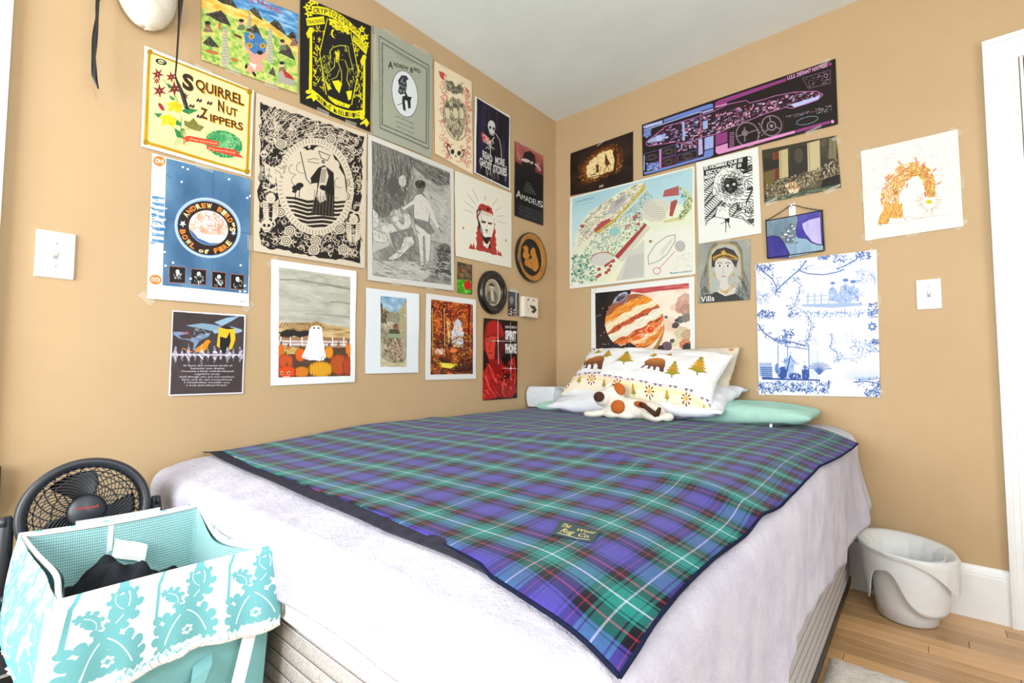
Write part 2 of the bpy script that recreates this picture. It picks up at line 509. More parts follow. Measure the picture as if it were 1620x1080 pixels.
# tartan blanket ----------------------------------------------------
SETT = 0.145
def tartan_material():
    k = NT('tartan_wool', 0.95, None, 0.06)
    uv = k.n('ShaderNodeTexCoord')
    sx = k.n('ShaderNodeSeparateXYZ'); k.l(uv.outputs['UV'], sx.inputs[0])
    G, T, P, B, R, W_, N = '#1b7c76', '#0f3038', '#4a429c', '#12121c', '#8e2a48', '#c4cade', '#221e4c'
    stops = [(0.0, R), (0.007, B), (0.075, G), (0.110, T), (0.130, G), (0.241, W_), (0.259, G), (0.370, T), (0.390, G), (0.425, B),
             (0.493, R), (0.507, B), (0.575, P), (0.610, N), (0.628, P), (0.872, N), (0.890, P), (0.925, B), (0.993, R)]
    cols = []
    rows = [(0.0, R), (0.010, B), (0.095, G), (0.120, T), (0.140, G), (0.242, W_), (0.258, G), (0.360, T), (0.380, G), (0.405, B),
            (0.488, R), (0.512, B), (0.600, P), (0.625, N), (0.640, P), (0.860, N), (0.875, P), (0.900, B), (0.990, R)]
    for ax, wob in ((0, 0.0), (1, 0.35)):
        m1 = k.n('ShaderNodeMath', operation='FRACT')
        k.l(sx.outputs[ax], m1.inputs[0])
        cols.append(k.ramp(m1.outputs[0], rows if ax else stops, 'CONSTANT'))
    # woven twill: threads alternate very finely, so from here they blend
    mx = k.n('ShaderNodeMix'); mx.data_type = 'RGBA'
    wv = k.n('ShaderNodeTexNoise'); wv.inputs['Scale'].default_value = 900
    k.l(uv.outputs['Object'], wv.inputs['Vector'])
    mr = k.n('ShaderNodeMapRange'); mr.inputs['To Min'].default_value = 0.48; mr.inputs['To Max'].default_value = 0.74
    k.l(wv.outputs['Fac'], mr.inputs['Value'])
    k.l(mr.outputs['Result'], mx.inputs[0]); k.l(cols[0], mx.inputs[6]); k.l(cols[1], mx.inputs[7])
    # pills of lint
    vo = k.n('ShaderNodeTexVoronoi'); vo.inputs['Scale'].default_value = 55
    k.l(uv.outputs['Object'], vo.inputs['Vector'])
    hz = k.n('ShaderNodeHueSaturation'); hz.inputs['Saturation'].default_value = 1.0; hz.inputs['Value'].default_value = 1.0
    mot = k.n('ShaderNodeMapRange'); mot.inputs['To Min'].default_value = 0.60; mot.inputs['To Max'].default_value = 1.14
    k.l(k.noise(uv.outputs['Object'], 160, 5, 0.8), mot.inputs['Value']); k.l(mot.outputs['Result'], hz.inputs['Value'])
    k.l(mx.outputs[2], hz.inputs['Color'])
    lt = k.n('ShaderNodeMath', operation='LESS_THAN'); lt.inputs[1].default_value = 0.012
    k.l(vo.outputs['Distance'], lt.inputs[0])
    m2 = k.n('ShaderNodeMix'); m2.data_type = 'RGBA'
    k.l(lt.outputs[0], m2.inputs[0]); k.l(hz.outputs['Color'], m2.inputs[6]); m2.inputs[7].default_value = (0.45, 0.5, 0.6, 1)
    k.base(m2.outputs[2])
    nn = k.noise(uv.outputs['Object'], 260, 4, 0.7)
    k.bump(nn, 0.35, 0.002)
    k.b.inputs['Sheen Weight'].default_value = 0.12
    return k.m
M_TARTAN = tartan_material()
def interp(tab, t):
    for (a, va), (b, vb) in zip(tab, tab[1:]):
        if t <= b: return va+(vb-va)*max(0, (t-a)/(b-a))
    return tab[-1][1]
FOOT = [(0, -1.872), (.245, -1.907), (.464, -1.921), (.658, -1.935), (.77, -1.946), (.842, -1.961), (.863, -1.974), (.93, -1.993), (.97, -1.999), (1.0, -2.006)]
OUTER = [(0, -1.915), (.258, -1.942), (.49, -1.960), (.70, -1.974), (.806, -1.972), (.87, -1.980)]
RIGHT = [(0, 1.488), (.02, 1.490), (.09, 1.485), (.17, 1.484), (.24, 1.492), (.36, 1.503), (.63, 1.498), (.77, 1.512), (1.0, 1.528)]
HEAD = [(0.0, -0.12), (0.6, -0.10), (0.82, -0.12), (0.9, -0.19), (0.96, -0.235), (1.0, -0.285)]
def blanket_pt(u, v, lift=0.0):
    xl = 0.022; xr = interp(RIGHT, v)
    x = xl+(xr-xl)*u
    yf = interp(FOOT, u); yh = interp(HEAD, u)
    y = yf+(yh-yf)*v
    x += 0.003*math.sin(y*9)*sm(0, 0.3, 1-u)
    tz = top_z(min(x, BX1), max(y, BY0))
    if x > BX1: tz -= (x-BX1)*0.30
    z = tz+0.0215+0.0035*fb(x*3.0, y*3.4, 7.7, 3)+lift
    z += 0.006*math.exp(-((x*0.3+y+1.0+0.06*math.sin(x*5))/0.05)**2) - 0.0*u
    z += 0.004*math.exp(-((x*0.5+y+0.75)/0.06)**2)
    return x, y, z
def tartan():
    nu, nv = 110, 140; V = []; UV = []
    for j in range(nv):
        for i in range(nu):
            x, y, z = blanket_pt(i/(nu-1), j/(nv-1))
            V.append((x, y, z))
            U_ = 0.25+(x-1.450)/0.131; V_ = 0.25+(y+1.885+0.042*sm(1.28, 1.46, x))/0.152
            UV.append((U_+20+0.06*math.sin(y*5)+0.04*math.sin(x*7+y*3), V_+20+0.05*math.sin(x*4.2)))
    o = mesh_obj('tartan_blanket', V, grid_faces(nu, nv), M_TARTAN, None, True, UV)
    md = o.modifiers.new('solid', 'SOLIDIFY'); md.thickness = 0.004; md.offset = -1
    return o
tb = tag(tartan(), 'green, blue and violet tartan wool blanket spread over the bed', 'blanket')
# charcoal backing that shows along the foot edge, bound dark edge
M_BACK = plain('charcoal_backing', '#34343f', 0.95, 0.05, 0.12, 60, 0.4, 300)
def strip_backing():
    n = 90; V = []
    for i in range(n):
        u = 0.87*i/(n-1); x0, y0_, z0 = blanket_pt(u, 0.006)
        yo = interp(OUTER, u)
        w_ = max(0.002, (y0_-0.006)-yo)
        for kk, t in enumerate((0, 0.25, 0.6, 0.92, 1.0, 0.9)):
            yy = y0_-w_*t
            z = z0-0.001-0.006*t
            if u < 0.1: z += 0.010*(1-u/0.1)*t
            z = max(z, top_z(x0, yy)+0.0185)
            if kk == 5: z -= 0.0035
            V.append((x0-(0.014*t if i == 0 else 0), yy, z))
    return mesh_obj('backing', V, grid_faces(6, n, True), M_BACK, tb, True)
strip_backing()
def edge_tube(name, f, n, rad, mat, parent):
    return tube(name, [f(i/(n-1)) for i in range(n)], rad, mat, parent, 6)
M_BIND = plain('dark_binding', '#1b2038', 0.9, 0.05, 0.1, 60)
edge_tube('edge_seam', lambda t: blanket_pt(1.0, t, -0.002), 90, 0.0028, M_BIND, tb)
edge_tube('edge_seam', lambda t: blanket_pt(0.78+0.22*t, 0.0, -0.002), 40, 0.0028, M_BIND, tb)
def wool_label():
    c = [(1.262, -1.779), (1.282, -1.833), (1.350, -1.827), (1.338, -1.780)]
    k = NT('label_weave', 0.8); V = []; UV = []
    nu, nv = 8, 6
    for j in range(nv):
        for i in range(nu):
            s, t = i/(nu-1), j/(nv-1)
            x = (c[1][0]*(1-s)+c[2][0]*s)*(1-t)+(c[0][0]*(1-s)+c[3][0]*s)*t
            y = (c[1][1]*(1-s)+c[2][1]*s)*(1-t)+(c[0][1]*(1-s)+c[3][1]*s)*t
            # invert to blanket height
            z = blanket_pt((x-0.022)/(1.49-0.022), (y+2.0)/1.9)[2]
            V.append((x, y, z+0.0022)); UV.append((s, t))
    return mesh_obj('woven_label', V, grid_faces(nu, nv), None, tb, True, UV)
LABEL_OBJ = wool_label()

# ------------------------------------------------------------------ pillows
def cushion(name, w_, d, t, mat, parent=None, nu=44, nv=34, pinch=0.10, wr=0.004, seed=0, p=2.6, sag=0.0, uvflip=False, power=0.5, quad=None):
    """pillow: two bulged sheets joined at a seam; local x = width, y = depth, z = thickness"""
    V = []; UV = []
    def pt(u, v, s):
        au, av = abs(u), abs(v)
        k = (1-au**p)**power*(1-av**p)**power if au < 1 and av < 1 else 0.0
        x = u*w_/2*(1-pinch*(1-av)**1.0*au**3*0.6 - 0.0)
        y = v*d/2*(1-pinch*(1-au)**1.0*av**3*0.6)
        c = fb(u*2.2+seed, v*2.2, s*3.0+seed, 3)
        c2 = fb(u*6+seed, v*3, s*5.0+seed*2, 2)
        z = s*(t/2)*k + wr*c*k*2 + wr*fb(u*6+seed, v*6, seed*2.0, 2)*(1-k)*1.3
        z -= sag*(u*u+v*v)
        return x, y, z
    nn = nu*nv
    for s in (1, -1):
        for j in range(nv):
            for i in range(nu):
                a = -1+2*i/(nu-1); b = -1+2*j/(nv-1)
                # denser near the rim
                u = math.sin(a*math.pi/2)*0.6+a*0.4; v = math.sin(b*math.pi/2)*0.6+b*0.4
                V.append(pt(u, v, s)); UV.append(((u+1)/2, (v+1)/2))
    fs = grid_faces(nu, nv) + [tuple(nn+q for q in f) for f in grid_faces(nu, nv, True)]
    o = mesh_obj(name, V, fs, mat, parent, True, UV)
    bm = bmesh.new(); bm.from_mesh(o.data); bmesh.ops.remove_doubles(bm, verts=bm.verts[:], dist=0.0004)
    bm.to_mesh(o.data); bm.free()
    return o
def frame_from(o_, xax, yax):
    x = Vector(xax).normalized(); z = x.cross(Vector(yax)).normalized(); y = z.cross(x)
    M = Matrix((x, y, z)).transposed().to_4x4(); M.translation = Vector(o_); return M

M_MINT = plain('mint_plush', '#a3cdc0', 0.95, 0.05, 0.04, 14, 0.35, 120, 0.004)
M_WHITE_COTTON = plain('white_cotton', '#dfe2ea', 0.85, 0.1, 0.02, 10, 0.15, 60, 0.004)
# long mint pillow lying across the head of the bed
mint = tag(cushion('body_pillow', 1.27, 0.31, 0.092, M_MINT, None, 80, 34, 0.02, 0.006, 3, 5.0, 0, power=0.42), 'long mint green plush pillow lying under the other pillows', 'pillow')
mint.matrix_world = frame_from((0.752, -0.195, 0.694), (1, 0.03, 0.012), (0, 1, 0.02))
tg = mesh_obj('care_tag', [(1.245, -0.305, 0.672), (1.255, -0.306, 0.672), (1.257, -0.318, 0.652), (1.247, -0.318, 0.651)], [(0, 1, 2, 3)], plain('tag_white', '#f0f0f0'))
tg.parent = mint; tg.matrix_parent_inverse = mint.matrix_world.inverted()
md = tg.modifiers.new('s', 'SOLIDIFY'); md.thickness = 0.001

# contour foam pillow by the corner
def contour_pillow():
    k = NT('quilted_foam_cover', 0.85, None, 0.15)
    v = k.coord('Object', (1, 1, 1))
    vo = k.n('ShaderNodeTexVoronoi'); vo.inputs['Scale'].default_value = 95; k.l(v, vo.inputs['Vector'])
    k.base(k.ramp(vo.outputs['Distance'], [(0.1, '#e2e7ec'), (0.5, '#d5dce2')])); k.bump(vo.outputs['Distance'], 0.5, 0.003)
    # profile along local y (front lobe high, dip, back lobe), z height
    prof = []
    n = 40
    for i in range(n+1):
        t = i/n; y = (-0.17+0.34*t)*0.78
        z = 0.118-0.045*math.exp(-((t-0.50)/0.17)**2)-0.012*t
        e = min(t, 1-t)
        z -= 0.03*max(0, 1-e/0.06)**2
        prof.append((y, z))
    prof += [(y_*0.78, z_) for y_, z_ in ((0.172, 0.05), (0.165, 0.005), (0.10, 0.0), (-0.10, 0.0), (-0.162, 0.005), (-0.172, 0.05))]
    n = len(prof); V = []; xs = [-0.100, -0.097, -0.088, -0.05, 0, 0.05, 0.088, 0.097, 0.100]; sc = [0.80, 0.93, 1, 1, 1, 1, 1, 0.93, 0.80]
    for x, s in zip(xs, sc):
        for y, z in prof: V.append((x, y*(0.97+0.03*s), 0.055+(z-0.055)*s))
    fs = grid_faces(n, len(xs), close_u=True) + [tuple(range(n))[::-1], tuple((len(xs)-1)*n+q for q in range(n))]
    return mesh_obj('contour_pillow', V, fs, k.m, None, True)
cp = tag(contour_pillow(), 'white contoured foam pillow standing in the corner left of the bear pillow', 'pillow')
cp.matrix_world = frame_from((0.125, -0.185, 0.672), (1, -0.10, 0.02), (0.10, 1, 0.02))
shade_auto(cp, 50)

wp = tag(cushion('bed_pillow', 0.86, 0.42, 0.14, M_WHITE_COTTON, None, 56, 40, 0.14, 0.009, 11, 2.4, 0, power=0.5), 'plain white pillow squeezed between the bear pillow and the mint one', 'pillow')
wp.matrix_world = frame_from((0.672, -0.235, 0.742), (1, 0.015, 0.02), (0, 1, 0.22))

def sham_material():
    k = NT('sham_print', 0.85, None, 0.1)
    v = k.coord('UV', (6, 5, 1))
    vo = k.n('ShaderNodeTexVoronoi'); vo.inputs['Scale'].default_value = 1.5; k.l(v, vo.inputs['Vector'])
    k.base(k.ramp(vo.outputs['Distance'], [(0.10, '#6d4a44'), (0.16, '#c9915a'), (0.25, '#d8cdb9'), (0.8, '#c6bfb4')]))
    k.bump(k.noise(v, 8, 3), 0.2, 0.004)
    return k.m
bp2 = tag(cushion('bed_pillow', 0.74, 0.40, 0.11, sham_material(), None, 50, 36, 0.12, 0.008, 17, 2.5, 0), 'beige printed pillow leaning on the wall behind the bear pillow', 'pillow')
bp2.matrix_world = frame_from((0.700, -0.135, 0.812), (1, 0.01, -0.01), (0, 0.40, 0.80))
BEAR = tag(cushion('bed_pillow', 0.75, 0.36, 0.15, None, None, 60, 44, 0.11, 0.008, 23, 2.6, 0), 'white pillow printed with brown bears and green fir trees', 'pillow')
BEAR.matrix_world = frame_from((0.690, -0.275, 0.852), (1, -0.03, -0.055), (0.03, 0.74, 0.66))

# ------------------------------------------------------------------ plush dog
M_PLUSH = plain('cream_plush', '#e6e2d6', 0.95, 0.05, 0.03, 30, 0.4, 200, 0.003)
M_ORANGE = plain('rust_felt', '#b4612d', 0.95, 0.05, 0.08, 60, 0.3, 250)
M_BROWN = plain('brown_felt', '#4a3228', 0.95, 0.05, 0.1, 60, 0.3, 250)
def blob_mesh(name, items, mat, parent=None, vox=0.006):
    """ellipsoids (centre, radii, rotation z / matrix) joined into one smooth skin"""
    bm = bmesh.new()
    for c, r, rot in items:
        Mx = Matrix.Translation(c) @ rot.to_4x4() @ Matrix.Diagonal((*r, 1))
        bmesh.ops.create_uvsphere(bm, u_segments=20, v_segments=12, radius=1.0, matrix=Mx)
    o = bm_obj(name, bm, mat, parent, True)
    rm = o.modifiers.new('remesh', 'REMESH'); rm.mode = 'VOXEL'; rm.voxel_size = vox; rm.use_smooth_shade = True
    s = o.modifiers.new('smooth', 'SMOOTH'); s.iterations = 6; s.factor = 0.6
    return o
from mathutils import Euler
E_ = lambda x=0, y=0, z=0: Euler((math.radians(x), math.radians(y), math.radians(z))).to_matrix()
DS = Vector((0.055, -0.085, 0.012))
dog = tag(empty('plush_dog', (0.66, -0.42, 0.655)), 'cream plush dog with a brown nose and rust patches lying before the pillows', 'stuffed toy')
def dp(o):
    o.parent = dog; o.matrix_parent_inverse = Matrix.Translation((-0.66, 0.42, -0.655)); return o
items = [((0.68, -0.385, 0.700), (0.105, 0.052, 0.046), E_(0, 6, -4)), ((0.765, -0.385, 0.692), (0.072, 0.052, 0.040), E_(0, 12, -8)),
         ((0.60, -0.385, 0.712), (0.055, 0.048, 0.045), E_()), ((0.590, -0.390, 0.752), (0.050, 0.046, 0.046), E_()),
         ((0.565, -0.425, 0.742), (0.040, 0.050, 0.038), E_(0, 0, -15)),
         ((0.535, -0.425, 0.672), (0.055, 0.026, 0.017), E_(0, -10, 20)), ((0.495, -0.435, 0.667), (0.030, 0.024, 0.015), E_()),
         ((0.600, -0.425, 0.672), (0.040, 0.028, 0.018), E_(0, 0, -8)), ((0.665, -0.42, 0.670), (0.050, 0.026, 0.016), E_()),
         ((0.790, -0.425, 0.676), (0.055, 0.030, 0.022), E_(0, 10, -20)), ((0.850, -0.410, 0.675), (0.028, 0.028, 0.020), E_())]
dp(blob_mesh('body', items, M_PLUSH))
def disc_patch(name, c, nrm, rx, ry, th, mat, rot=0):
    z = Vector(nrm).normalized(); x = Vector((0, 0, 1)).cross(z).normalized(); y = z.cross(x)
    Mx = Matrix((x, y, z)).transposed().to_4x4(); Mx.translation = Vector(c)
    bm = bmesh.new()
    bmesh.ops.create_uvsphere(bm, u_segments=20, v_segments=10, radius=1.0, matrix=Mx @ Matrix.Rotation(rot, 4, 'Z') @ Matrix.Diagonal((rx, ry, th, 1)))
    return bm_obj(name, bm, mat, None, True)
dp(disc_patch('nose', (0.566, -0.472, 0.750), (0.15, -1, 0.25), 0.025, 0.023, 0.012, M_BROWN))
dp(disc_patch('ear', (0.632, -0.405, 0.785), (0.4, -1, 0.5), 0.022, 0.032, 0.008, M_ORANGE, 0.6))
dp(disc_patch('ear', (0.560, -0.380, 0.797), (-0.4, -0.8, 0.5), 0.016, 0.022, 0.007, M_PLUSH, -0.6))
dp(disc_patch('spot', (0.640, -0.438, 0.708), (0.1, -1, 0.15), 0.033, 0.030, 0.014, M_ORANGE))
dp(disc_patch('spot', (0.742, -0.430, 0.722), (0.15, -1, 0.45), 0.030, 0.014, 0.012, M_ORANGE, -0.2))
dp(tube('tail', [(0.748, -0.444, 0.726), (0.780, -0.452, 0.712), (0.812, -0.456, 0.692), (0.824, -0.455, 0.682)], [0.009, 0.009, 0.010, 0.009], M_BROWN, None, 10))
dp(tube('tail_tip', [(0.822, -0.452, 0.682), (0.830, -0.450, 0.700), (0.836, -0.447, 0.716)], [0.009, 0.010, 0.006], M_BROWN, None, 10))

dog.location = Vector((0.66, -0.42, 0.655))+DS

def subpart(o, part):
    o.parent = part; o.matrix_parent_inverse = Matrix.Translation(-part.location); return o

# ------------------------------------------------------------------ laundry hamper
RIMZ = 0.570
HC = {'bl': (0.428, -2.331), 'br': (0.447, -2.047), 'fr': (0.838, -2.047), 'fl': (0.826, -2.326)}
HC = {k: Vector((*v, RIMZ)) for k, v in HC.items()}
M_TURQ = plain('turquoise_canvas', '#7ab3b8', 0.85, 0.1, 0.03, 10, 0.2, 300)
def lining_material():
    k = NT('turquoise_mesh_lining', 0.85, None, 0.1)
    v = k.coord('UV', (1, 1, 1))
    ws = []
    for d in ('X', 'Y'):
        w1 = k.n('ShaderNodeTexWave'); w1.bands_direction = d; w1.inputs['Scale'].default_value = 26 if d == 'X' else 20
        k.l(v, w1.inputs['Vector']); ws.append(w1.outputs['Fac'])
    ad = k.n('ShaderNodeMath', operation='MULTIPLY'); k.l(ws[0], ad.inputs[0]); k.l(ws[1], ad.inputs[1])
    k.base(k.ramp(ad.outputs[0], [(0.15, '#a6cdce'), (0.45, '#68a5ab')])); k.bump(ad.outputs[0], 0.4, 0.002)
    return k.m
M_LINE = lining_material()
hamper = tag(empty('laundry_hamper', (0.63, -2.19, 0.0)), 'open turquoise canvas laundry hamper with a white damask print cuff', 'hamper')
def hp(o):
    o.parent = hamper; o.matrix_parent_inverse = Matrix.Translation((-0.63, 2.19, 0)); return o
order = ['fl', 'fr', 'br', 'bl']
def rim_pt(side, t):
    a = HC[order[side]]; b = HC[order[(side+1) % 4]]
    p = a.lerp(b, t)
    c = Vector((0.635, -2.19, RIMZ)); q = 4*t*(1-t)
    sag = [0.000, 0.028, 0.004, 0.020][side]*q
    inw = [0.004, 0.018, 0.004, 0.020][side]*q
    n = (c-p); n.z = 0; n.normalize()
    return p+n*inw+Vector((0, 0, -sag))
N = 26
rim = [rim_pt(s, i/N) for s in range(4) for i in range(N)]
NR = len(rim)
def hamper_loop(off, z_of, taper=0.0):
    c = Vector((0.635, -2.19, 0)); out = []
    for p in rim:
        z = z_of(p); d = Vector((p.x-c.x, p.y-c.y, 0)); dn = d.normalized()
        k = 1-taper*(RIMZ-z)/RIMZ
        q = Vector((c.x+d.x*k, c.y+d.y*k, 0))+dn*off; q.z = z; out.append(q)
    return out
V = []; UV = []
zs = [0, 0.04, 0.1, 0.2, 0.3, 0.4, 0.5, 0.6, 0.7, 0.8, 0.9, 0.97, 1.0]
for t in zs:
    V += hamper_loop(0.0, lambda p: p.z*(1-t)+0.004, 0.16)
fs = grid_faces(NR, len(zs), True, True) + [tuple((len(zs)-1)*NR+k for k in range(NR))]
ho = hp(mesh_obj('canvas_body', V, fs, M_TURQ, None, True)); shade_auto(ho, 50)
V = []; UV = []
for t in zs[:-1]:
    V += hamper_loop(-0.008+0.003*math.sin(t*7)-0.010*t, lambda p: p.z*(1-t)-0.001+0.014*t, 0.16)
    UV += [(i/N, t*1.6) for i in range(NR)]
fs = grid_faces(NR, len(zs)-1, False, True) + [tuple((len(zs)-2)*NR+k for k in range(NR))[::-1]]
ml = hp(mesh_obj('mesh_lining', V, fs, M_LINE, None, True, UV))
M_WHT = plain('white_cloth', '#eef2f2', 0.85, 0.1, 0.02, 30, 0.1, 200)
tube_o = hp(tube('rim_piping', [p+Vector((0, 0, 0.002)) for p in rim], 0.0042, M_WHT, None, 8, True))
# printed cuff folded over the rim and hanging down outside; each side its own panel
cuff_objs = []
def cuff(side):
    nu, nv = 60, 18; V = []; UV = []
    drop = [0.120, 0.11, 0.10, 0.165][side]
    a = HC[order[side]]; b = HC[order[(side+1) % 4]]
    out = Vector((b.y-a.y, -(b.x-a.x), 0)).normalized()
    c = Vector((0.635, -2.19, 0))
    if out.dot(a.lerp(b, 0.5)-c) < 0: out = -out
    for j in range(nv):
        t = j/(nv-1)
        for i in range(nu):
            s = i/(nu-1); p = rim_pt(side, s)
            o_ = 0.004+0.012*math.sin(min(1, t*1.4)*math.pi/2)
            if side == 3: o_ += 0.035*math.sin(math.pi*min(1, s*1.05))*math.sin(math.pi*(t*0.8+0.08)) + 0.004*math.sin(s*40+t*3)*t
            if side == 0: o_ += 0.006*math.sin(s*7+1)*t + 0.0035*math.sin(s*29)*t
            if side == 1: o_ = min(o_, 0.008)
            tg_ = (b-a).normalized(); kk_ = 0.012*math.sin(min(1, t*1.4)*math.pi/2)+0.004
            lat = tg_*(-kk_*max(0, 1-s/0.08) + (0.2 if side == 0 else 1.0)*kk_*max(0, 1-(1-s)/0.08))
            if side == 1: o_ += 0.002*math.sin(s*30)*t
            if side == 2: o_ += 0.004*math.sin(s*20)*t
            z = p.z+0.004*(1-t)-drop*t*(1+0.03*math.sin(s*9)) + (0.004 if t == 0 else 0)
            if t > 0.93: z += 0.002*math.sin(s*120)
            V.append(p+lat+out*o_+Vector((0, 0, z-p.z))); UV.append((s, 1-t))
    o = hp(mesh_obj('printed_cuff', V, grid_faces(nu, nv), None, None, True, UV))
    cuff_objs.append(o); return o
for s_ in range(4): cuff(s_)
# gathered ruffle seam along cuff edge and corner, a stuff of small loops
def ruffle(name, path, amp, n, thick):
    V = []
    for i in range(n):
        t = i/(n-1)*(len(path)-1); k = min(int(t), len(path)-2); p = path[k].lerp(path[k+1], t-k)
        d = (path[k+1]-path[k]).normalized(); out = Vector((d.y, -d.x, 0))
        if out.length < 0.2: out = Vector((1, -1, 0))
        out.normalize()
        if out.dot(p-Vector((0.635, -2.19, p.z))) < 0: out = -out
        w_ = amp*(0.6+0.4*math.sin(i*2.1)+0.25*math.sin(i*5.3))
        sd = d.cross(out)
        V.append(p-sd*thick+out*0.001); V.append(p+out*w_); V.append(p+sd*thick+out*0.001)
    return mesh_obj(name, V, grid_faces(3, n), M_WHT, None, False)
def cuff_pt(side, s, t):
    o = cuff_objs[side].data; nu, nv = 60, 18
    return Vector(o.vertices[int(round(t*(nv-1)))*nu+int(round(s*(nu-1)))].co)
subpart(ruffle('ruffle', [cuff_pt(0, s/20, 1.0) for s in range(21)], 0.007, 150, 0.006), cuff_objs[0])
subpart(ruffle('ruffle', [cuff_pt(3, s/20, 1.0) for s in range(21)], 0.007, 150, 0.006), cuff_objs[3])
subpart(ruffle('ruffle', [cuff_pt(2, s/20, 0.0)+Vector((0, 0, 0.003)) for s in range(5, 16)], 0.006, 60, 0.005), cuff_objs[2])
subpart(ruffle('corner_seam', [HC['fl'].lerp(HC['fl']+Vector((0.006, -0.012, -0.12)), i/8)+Vector((0.011, -0.008, 0.0)) for i in range(9)], 0.006, 60, 0.008), cuff_objs[0])
# handle straps (front), a webbing loop and the inside seam with its white tag
def ribbon(name, pts, wdir, w_, th, mat):
    V = []; wd = Vector(wdir).normalized()
    for i, p in enumerate(pts):
        p = Vector(p); q = Vector(pts[min(i+1, len(pts)-1)])-Vector(pts[max(i-1, 0)]); nn = q.cross(wd).normalized()
        for s1, s2 in ((-1, -1), (1, -1), (1, 1), (-1, 1)): V.append(p+wd*w_/2*s1+nn*th/2*s2)
    n = len(pts); fs = grid_faces(4, n, False, True)+[(0, 1, 2, 3), ((n-1)*4+3, (n-1)*4+2, (n-1)*4+1, (n-1)*4)]
    return mesh_obj(name, V, fs, mat, None, False)
strap = []
for i in range(22):
    t = i/21
    y = -2.085-0.19*t; z = 0.46-0.27*math.sin(math.pi*t)**1.0
    strap.append((0.845+0.012*math.sin(math.pi*t)-0.03*(0.45-z), y, z))
hp(ribbon('handle_strap', strap, (0.0, 0.75, 0.5), 0.030, 0.002, M_WHT))
subpart(ribbon('pull_loop', [(0.822, -2.15, 0.42), (0.834, -2.155, 0.405), (0.836, -2.165, 0.385), (0.822, -2.17, 0.372)], (0, 0.9, 0.35), 0.03, 0.002, M_TURQ), ho)
subpart(ribbon('inner_seam', [(0.4475, -2.205, 0.565), (0.450, -2.206, 0.53), (0.447, -2.208, 0.49), (0.452, -2.210, 0.44)], (0, 1, 0), 0.008, 0.003, M_WHT), ml)
subpart(ribbon('fabric_tag', [(0.452, -2.200, 0.520), (0.462, -2.185, 0.515), (0.468, -2.165, 0.508), (0.474, -2.150, 0.500)], (0, 0.12, 1), 0.036, 0.0012, M_WHT), ml)
def hook_clothes():
    nu, nv = 50, 40; V = []
    for j in range(nv):
        for i in range(nu):
            u = i/(nu-1)*2-1; v = j/(nv-1)*2-1
            r = max(abs(u), abs(v))
            x = 0.635+0.165*u; y = -2.195+0.115*v
            z = 0.478-0.07*r**3+0.030*fb(x*9, y*9, 5, 3)+0.016*abs(fb(x*22, y*20, 2, 2))*2
            z += 0.055*math.exp(-((x-0.53)**2/0.004+(y+2.24)**2/0.003)) + 0.04*math.exp(-((x-0.60)**2/0.0015+(y+2.20)**2/0.0015))
            V.append((x, y, z))
    o = mesh_obj('dark_laundry', V, grid_faces(nu, nv), plain('black_laundry', '#23262b', 0.9, 0.1, 0.3, 25, 0.3, 90), None, True)
    md = o.modifiers.new('s', 'SOLIDIFY'); md.thickness = 0.02
    return o
tag(hook_clothes(), 'crumpled black clothes heaped inside the turquoise hamper', 'clothes')

# ------------------------------------------------------------------ amplifier and fan
AMP = dict(x0=0.03, x1=0.335, y0=-2.86, y1=-2.17, z1=0.395)
amp = tag(empty('amplifier', (0.18, -2.5, 0.0)), 'black amplifier with silver trim and woven grille left of the hamper', 'amplifier')
def ap(o):
    o.parent = amp; o.matrix_parent_inverse = Matrix.Translation((-0.18, 2.5, 0)); return o
M_TOLEX = plain('black_tolex', '#26282d', 0.6, 0.3, 0.2, 80, 0.5, 260)
M_CHROME = plain('brushed_silver', '#c9ccd2', 0.3, 0.5, 0.03, 20, metal=0.8)
V = []
prof = [(AMP['x0'], 0.01), (AMP['x1'], 0.01), (AMP['x1'], 0.285), (AMP['x1']-0.012, 0.300), (AMP['x1']-0.055, 0.385), (AMP['x1']-0.065, AMP['z1']), (AMP['x0'], AMP['z1'])]
for yy in (AMP['y0'], AMP['y1']):
    for x, z in prof: V.append((x, yy, z))
n = len(prof)
fs = [(i, (i+1) % n, n+(i+1) % n, n+i) for i in range(n)] + [tuple(range(n))[::-1], tuple(range(n, 2*n))]
ao = ap(mesh_obj('cabinet', V, fs, M_TOLEX))
bv = ao.modifiers.new('b', 'BEVEL'); bv.width = 0.006; bv.segments = 2
for (x, z) in ((AMP['x1']+0.001, 0.287), (AMP['x1']+0.0015, 0.262), (AMP['x1']-0.054, 0.3895)):
    ap(box('trim_strip', x-0.003, x+0.002, AMP['y0']+0.01, AMP['y1']-0.01, z-0.0028, z+0.0028, M_CHROME, None, 0.001))
def grille_mat():
    k = NT('woven_grille', 0.8, None, 0.2); v = k.coord('Object')
    w1 = k.n('ShaderNodeTexWave'); w1.bands_direction = 'DIAGONAL'; w1.inputs['Scale'].default_value = 60; k.l(v, w1.inputs['Vector'])
    k.base(k.ramp(w1.outputs['Fac'], [(0.2, '#1c1d22'), (0.8, '#5c5f68')])); k.bump(w1.outputs['Fac'], 0.4, 0.002); return k.m
ap(box('grille_cloth', AMP['x1']-0.004, AMP['x1']+0.004, AMP['y0']+0.02, AMP['y1']-0.02, 0.03, 0.235, grille_mat(), None, 0.002))
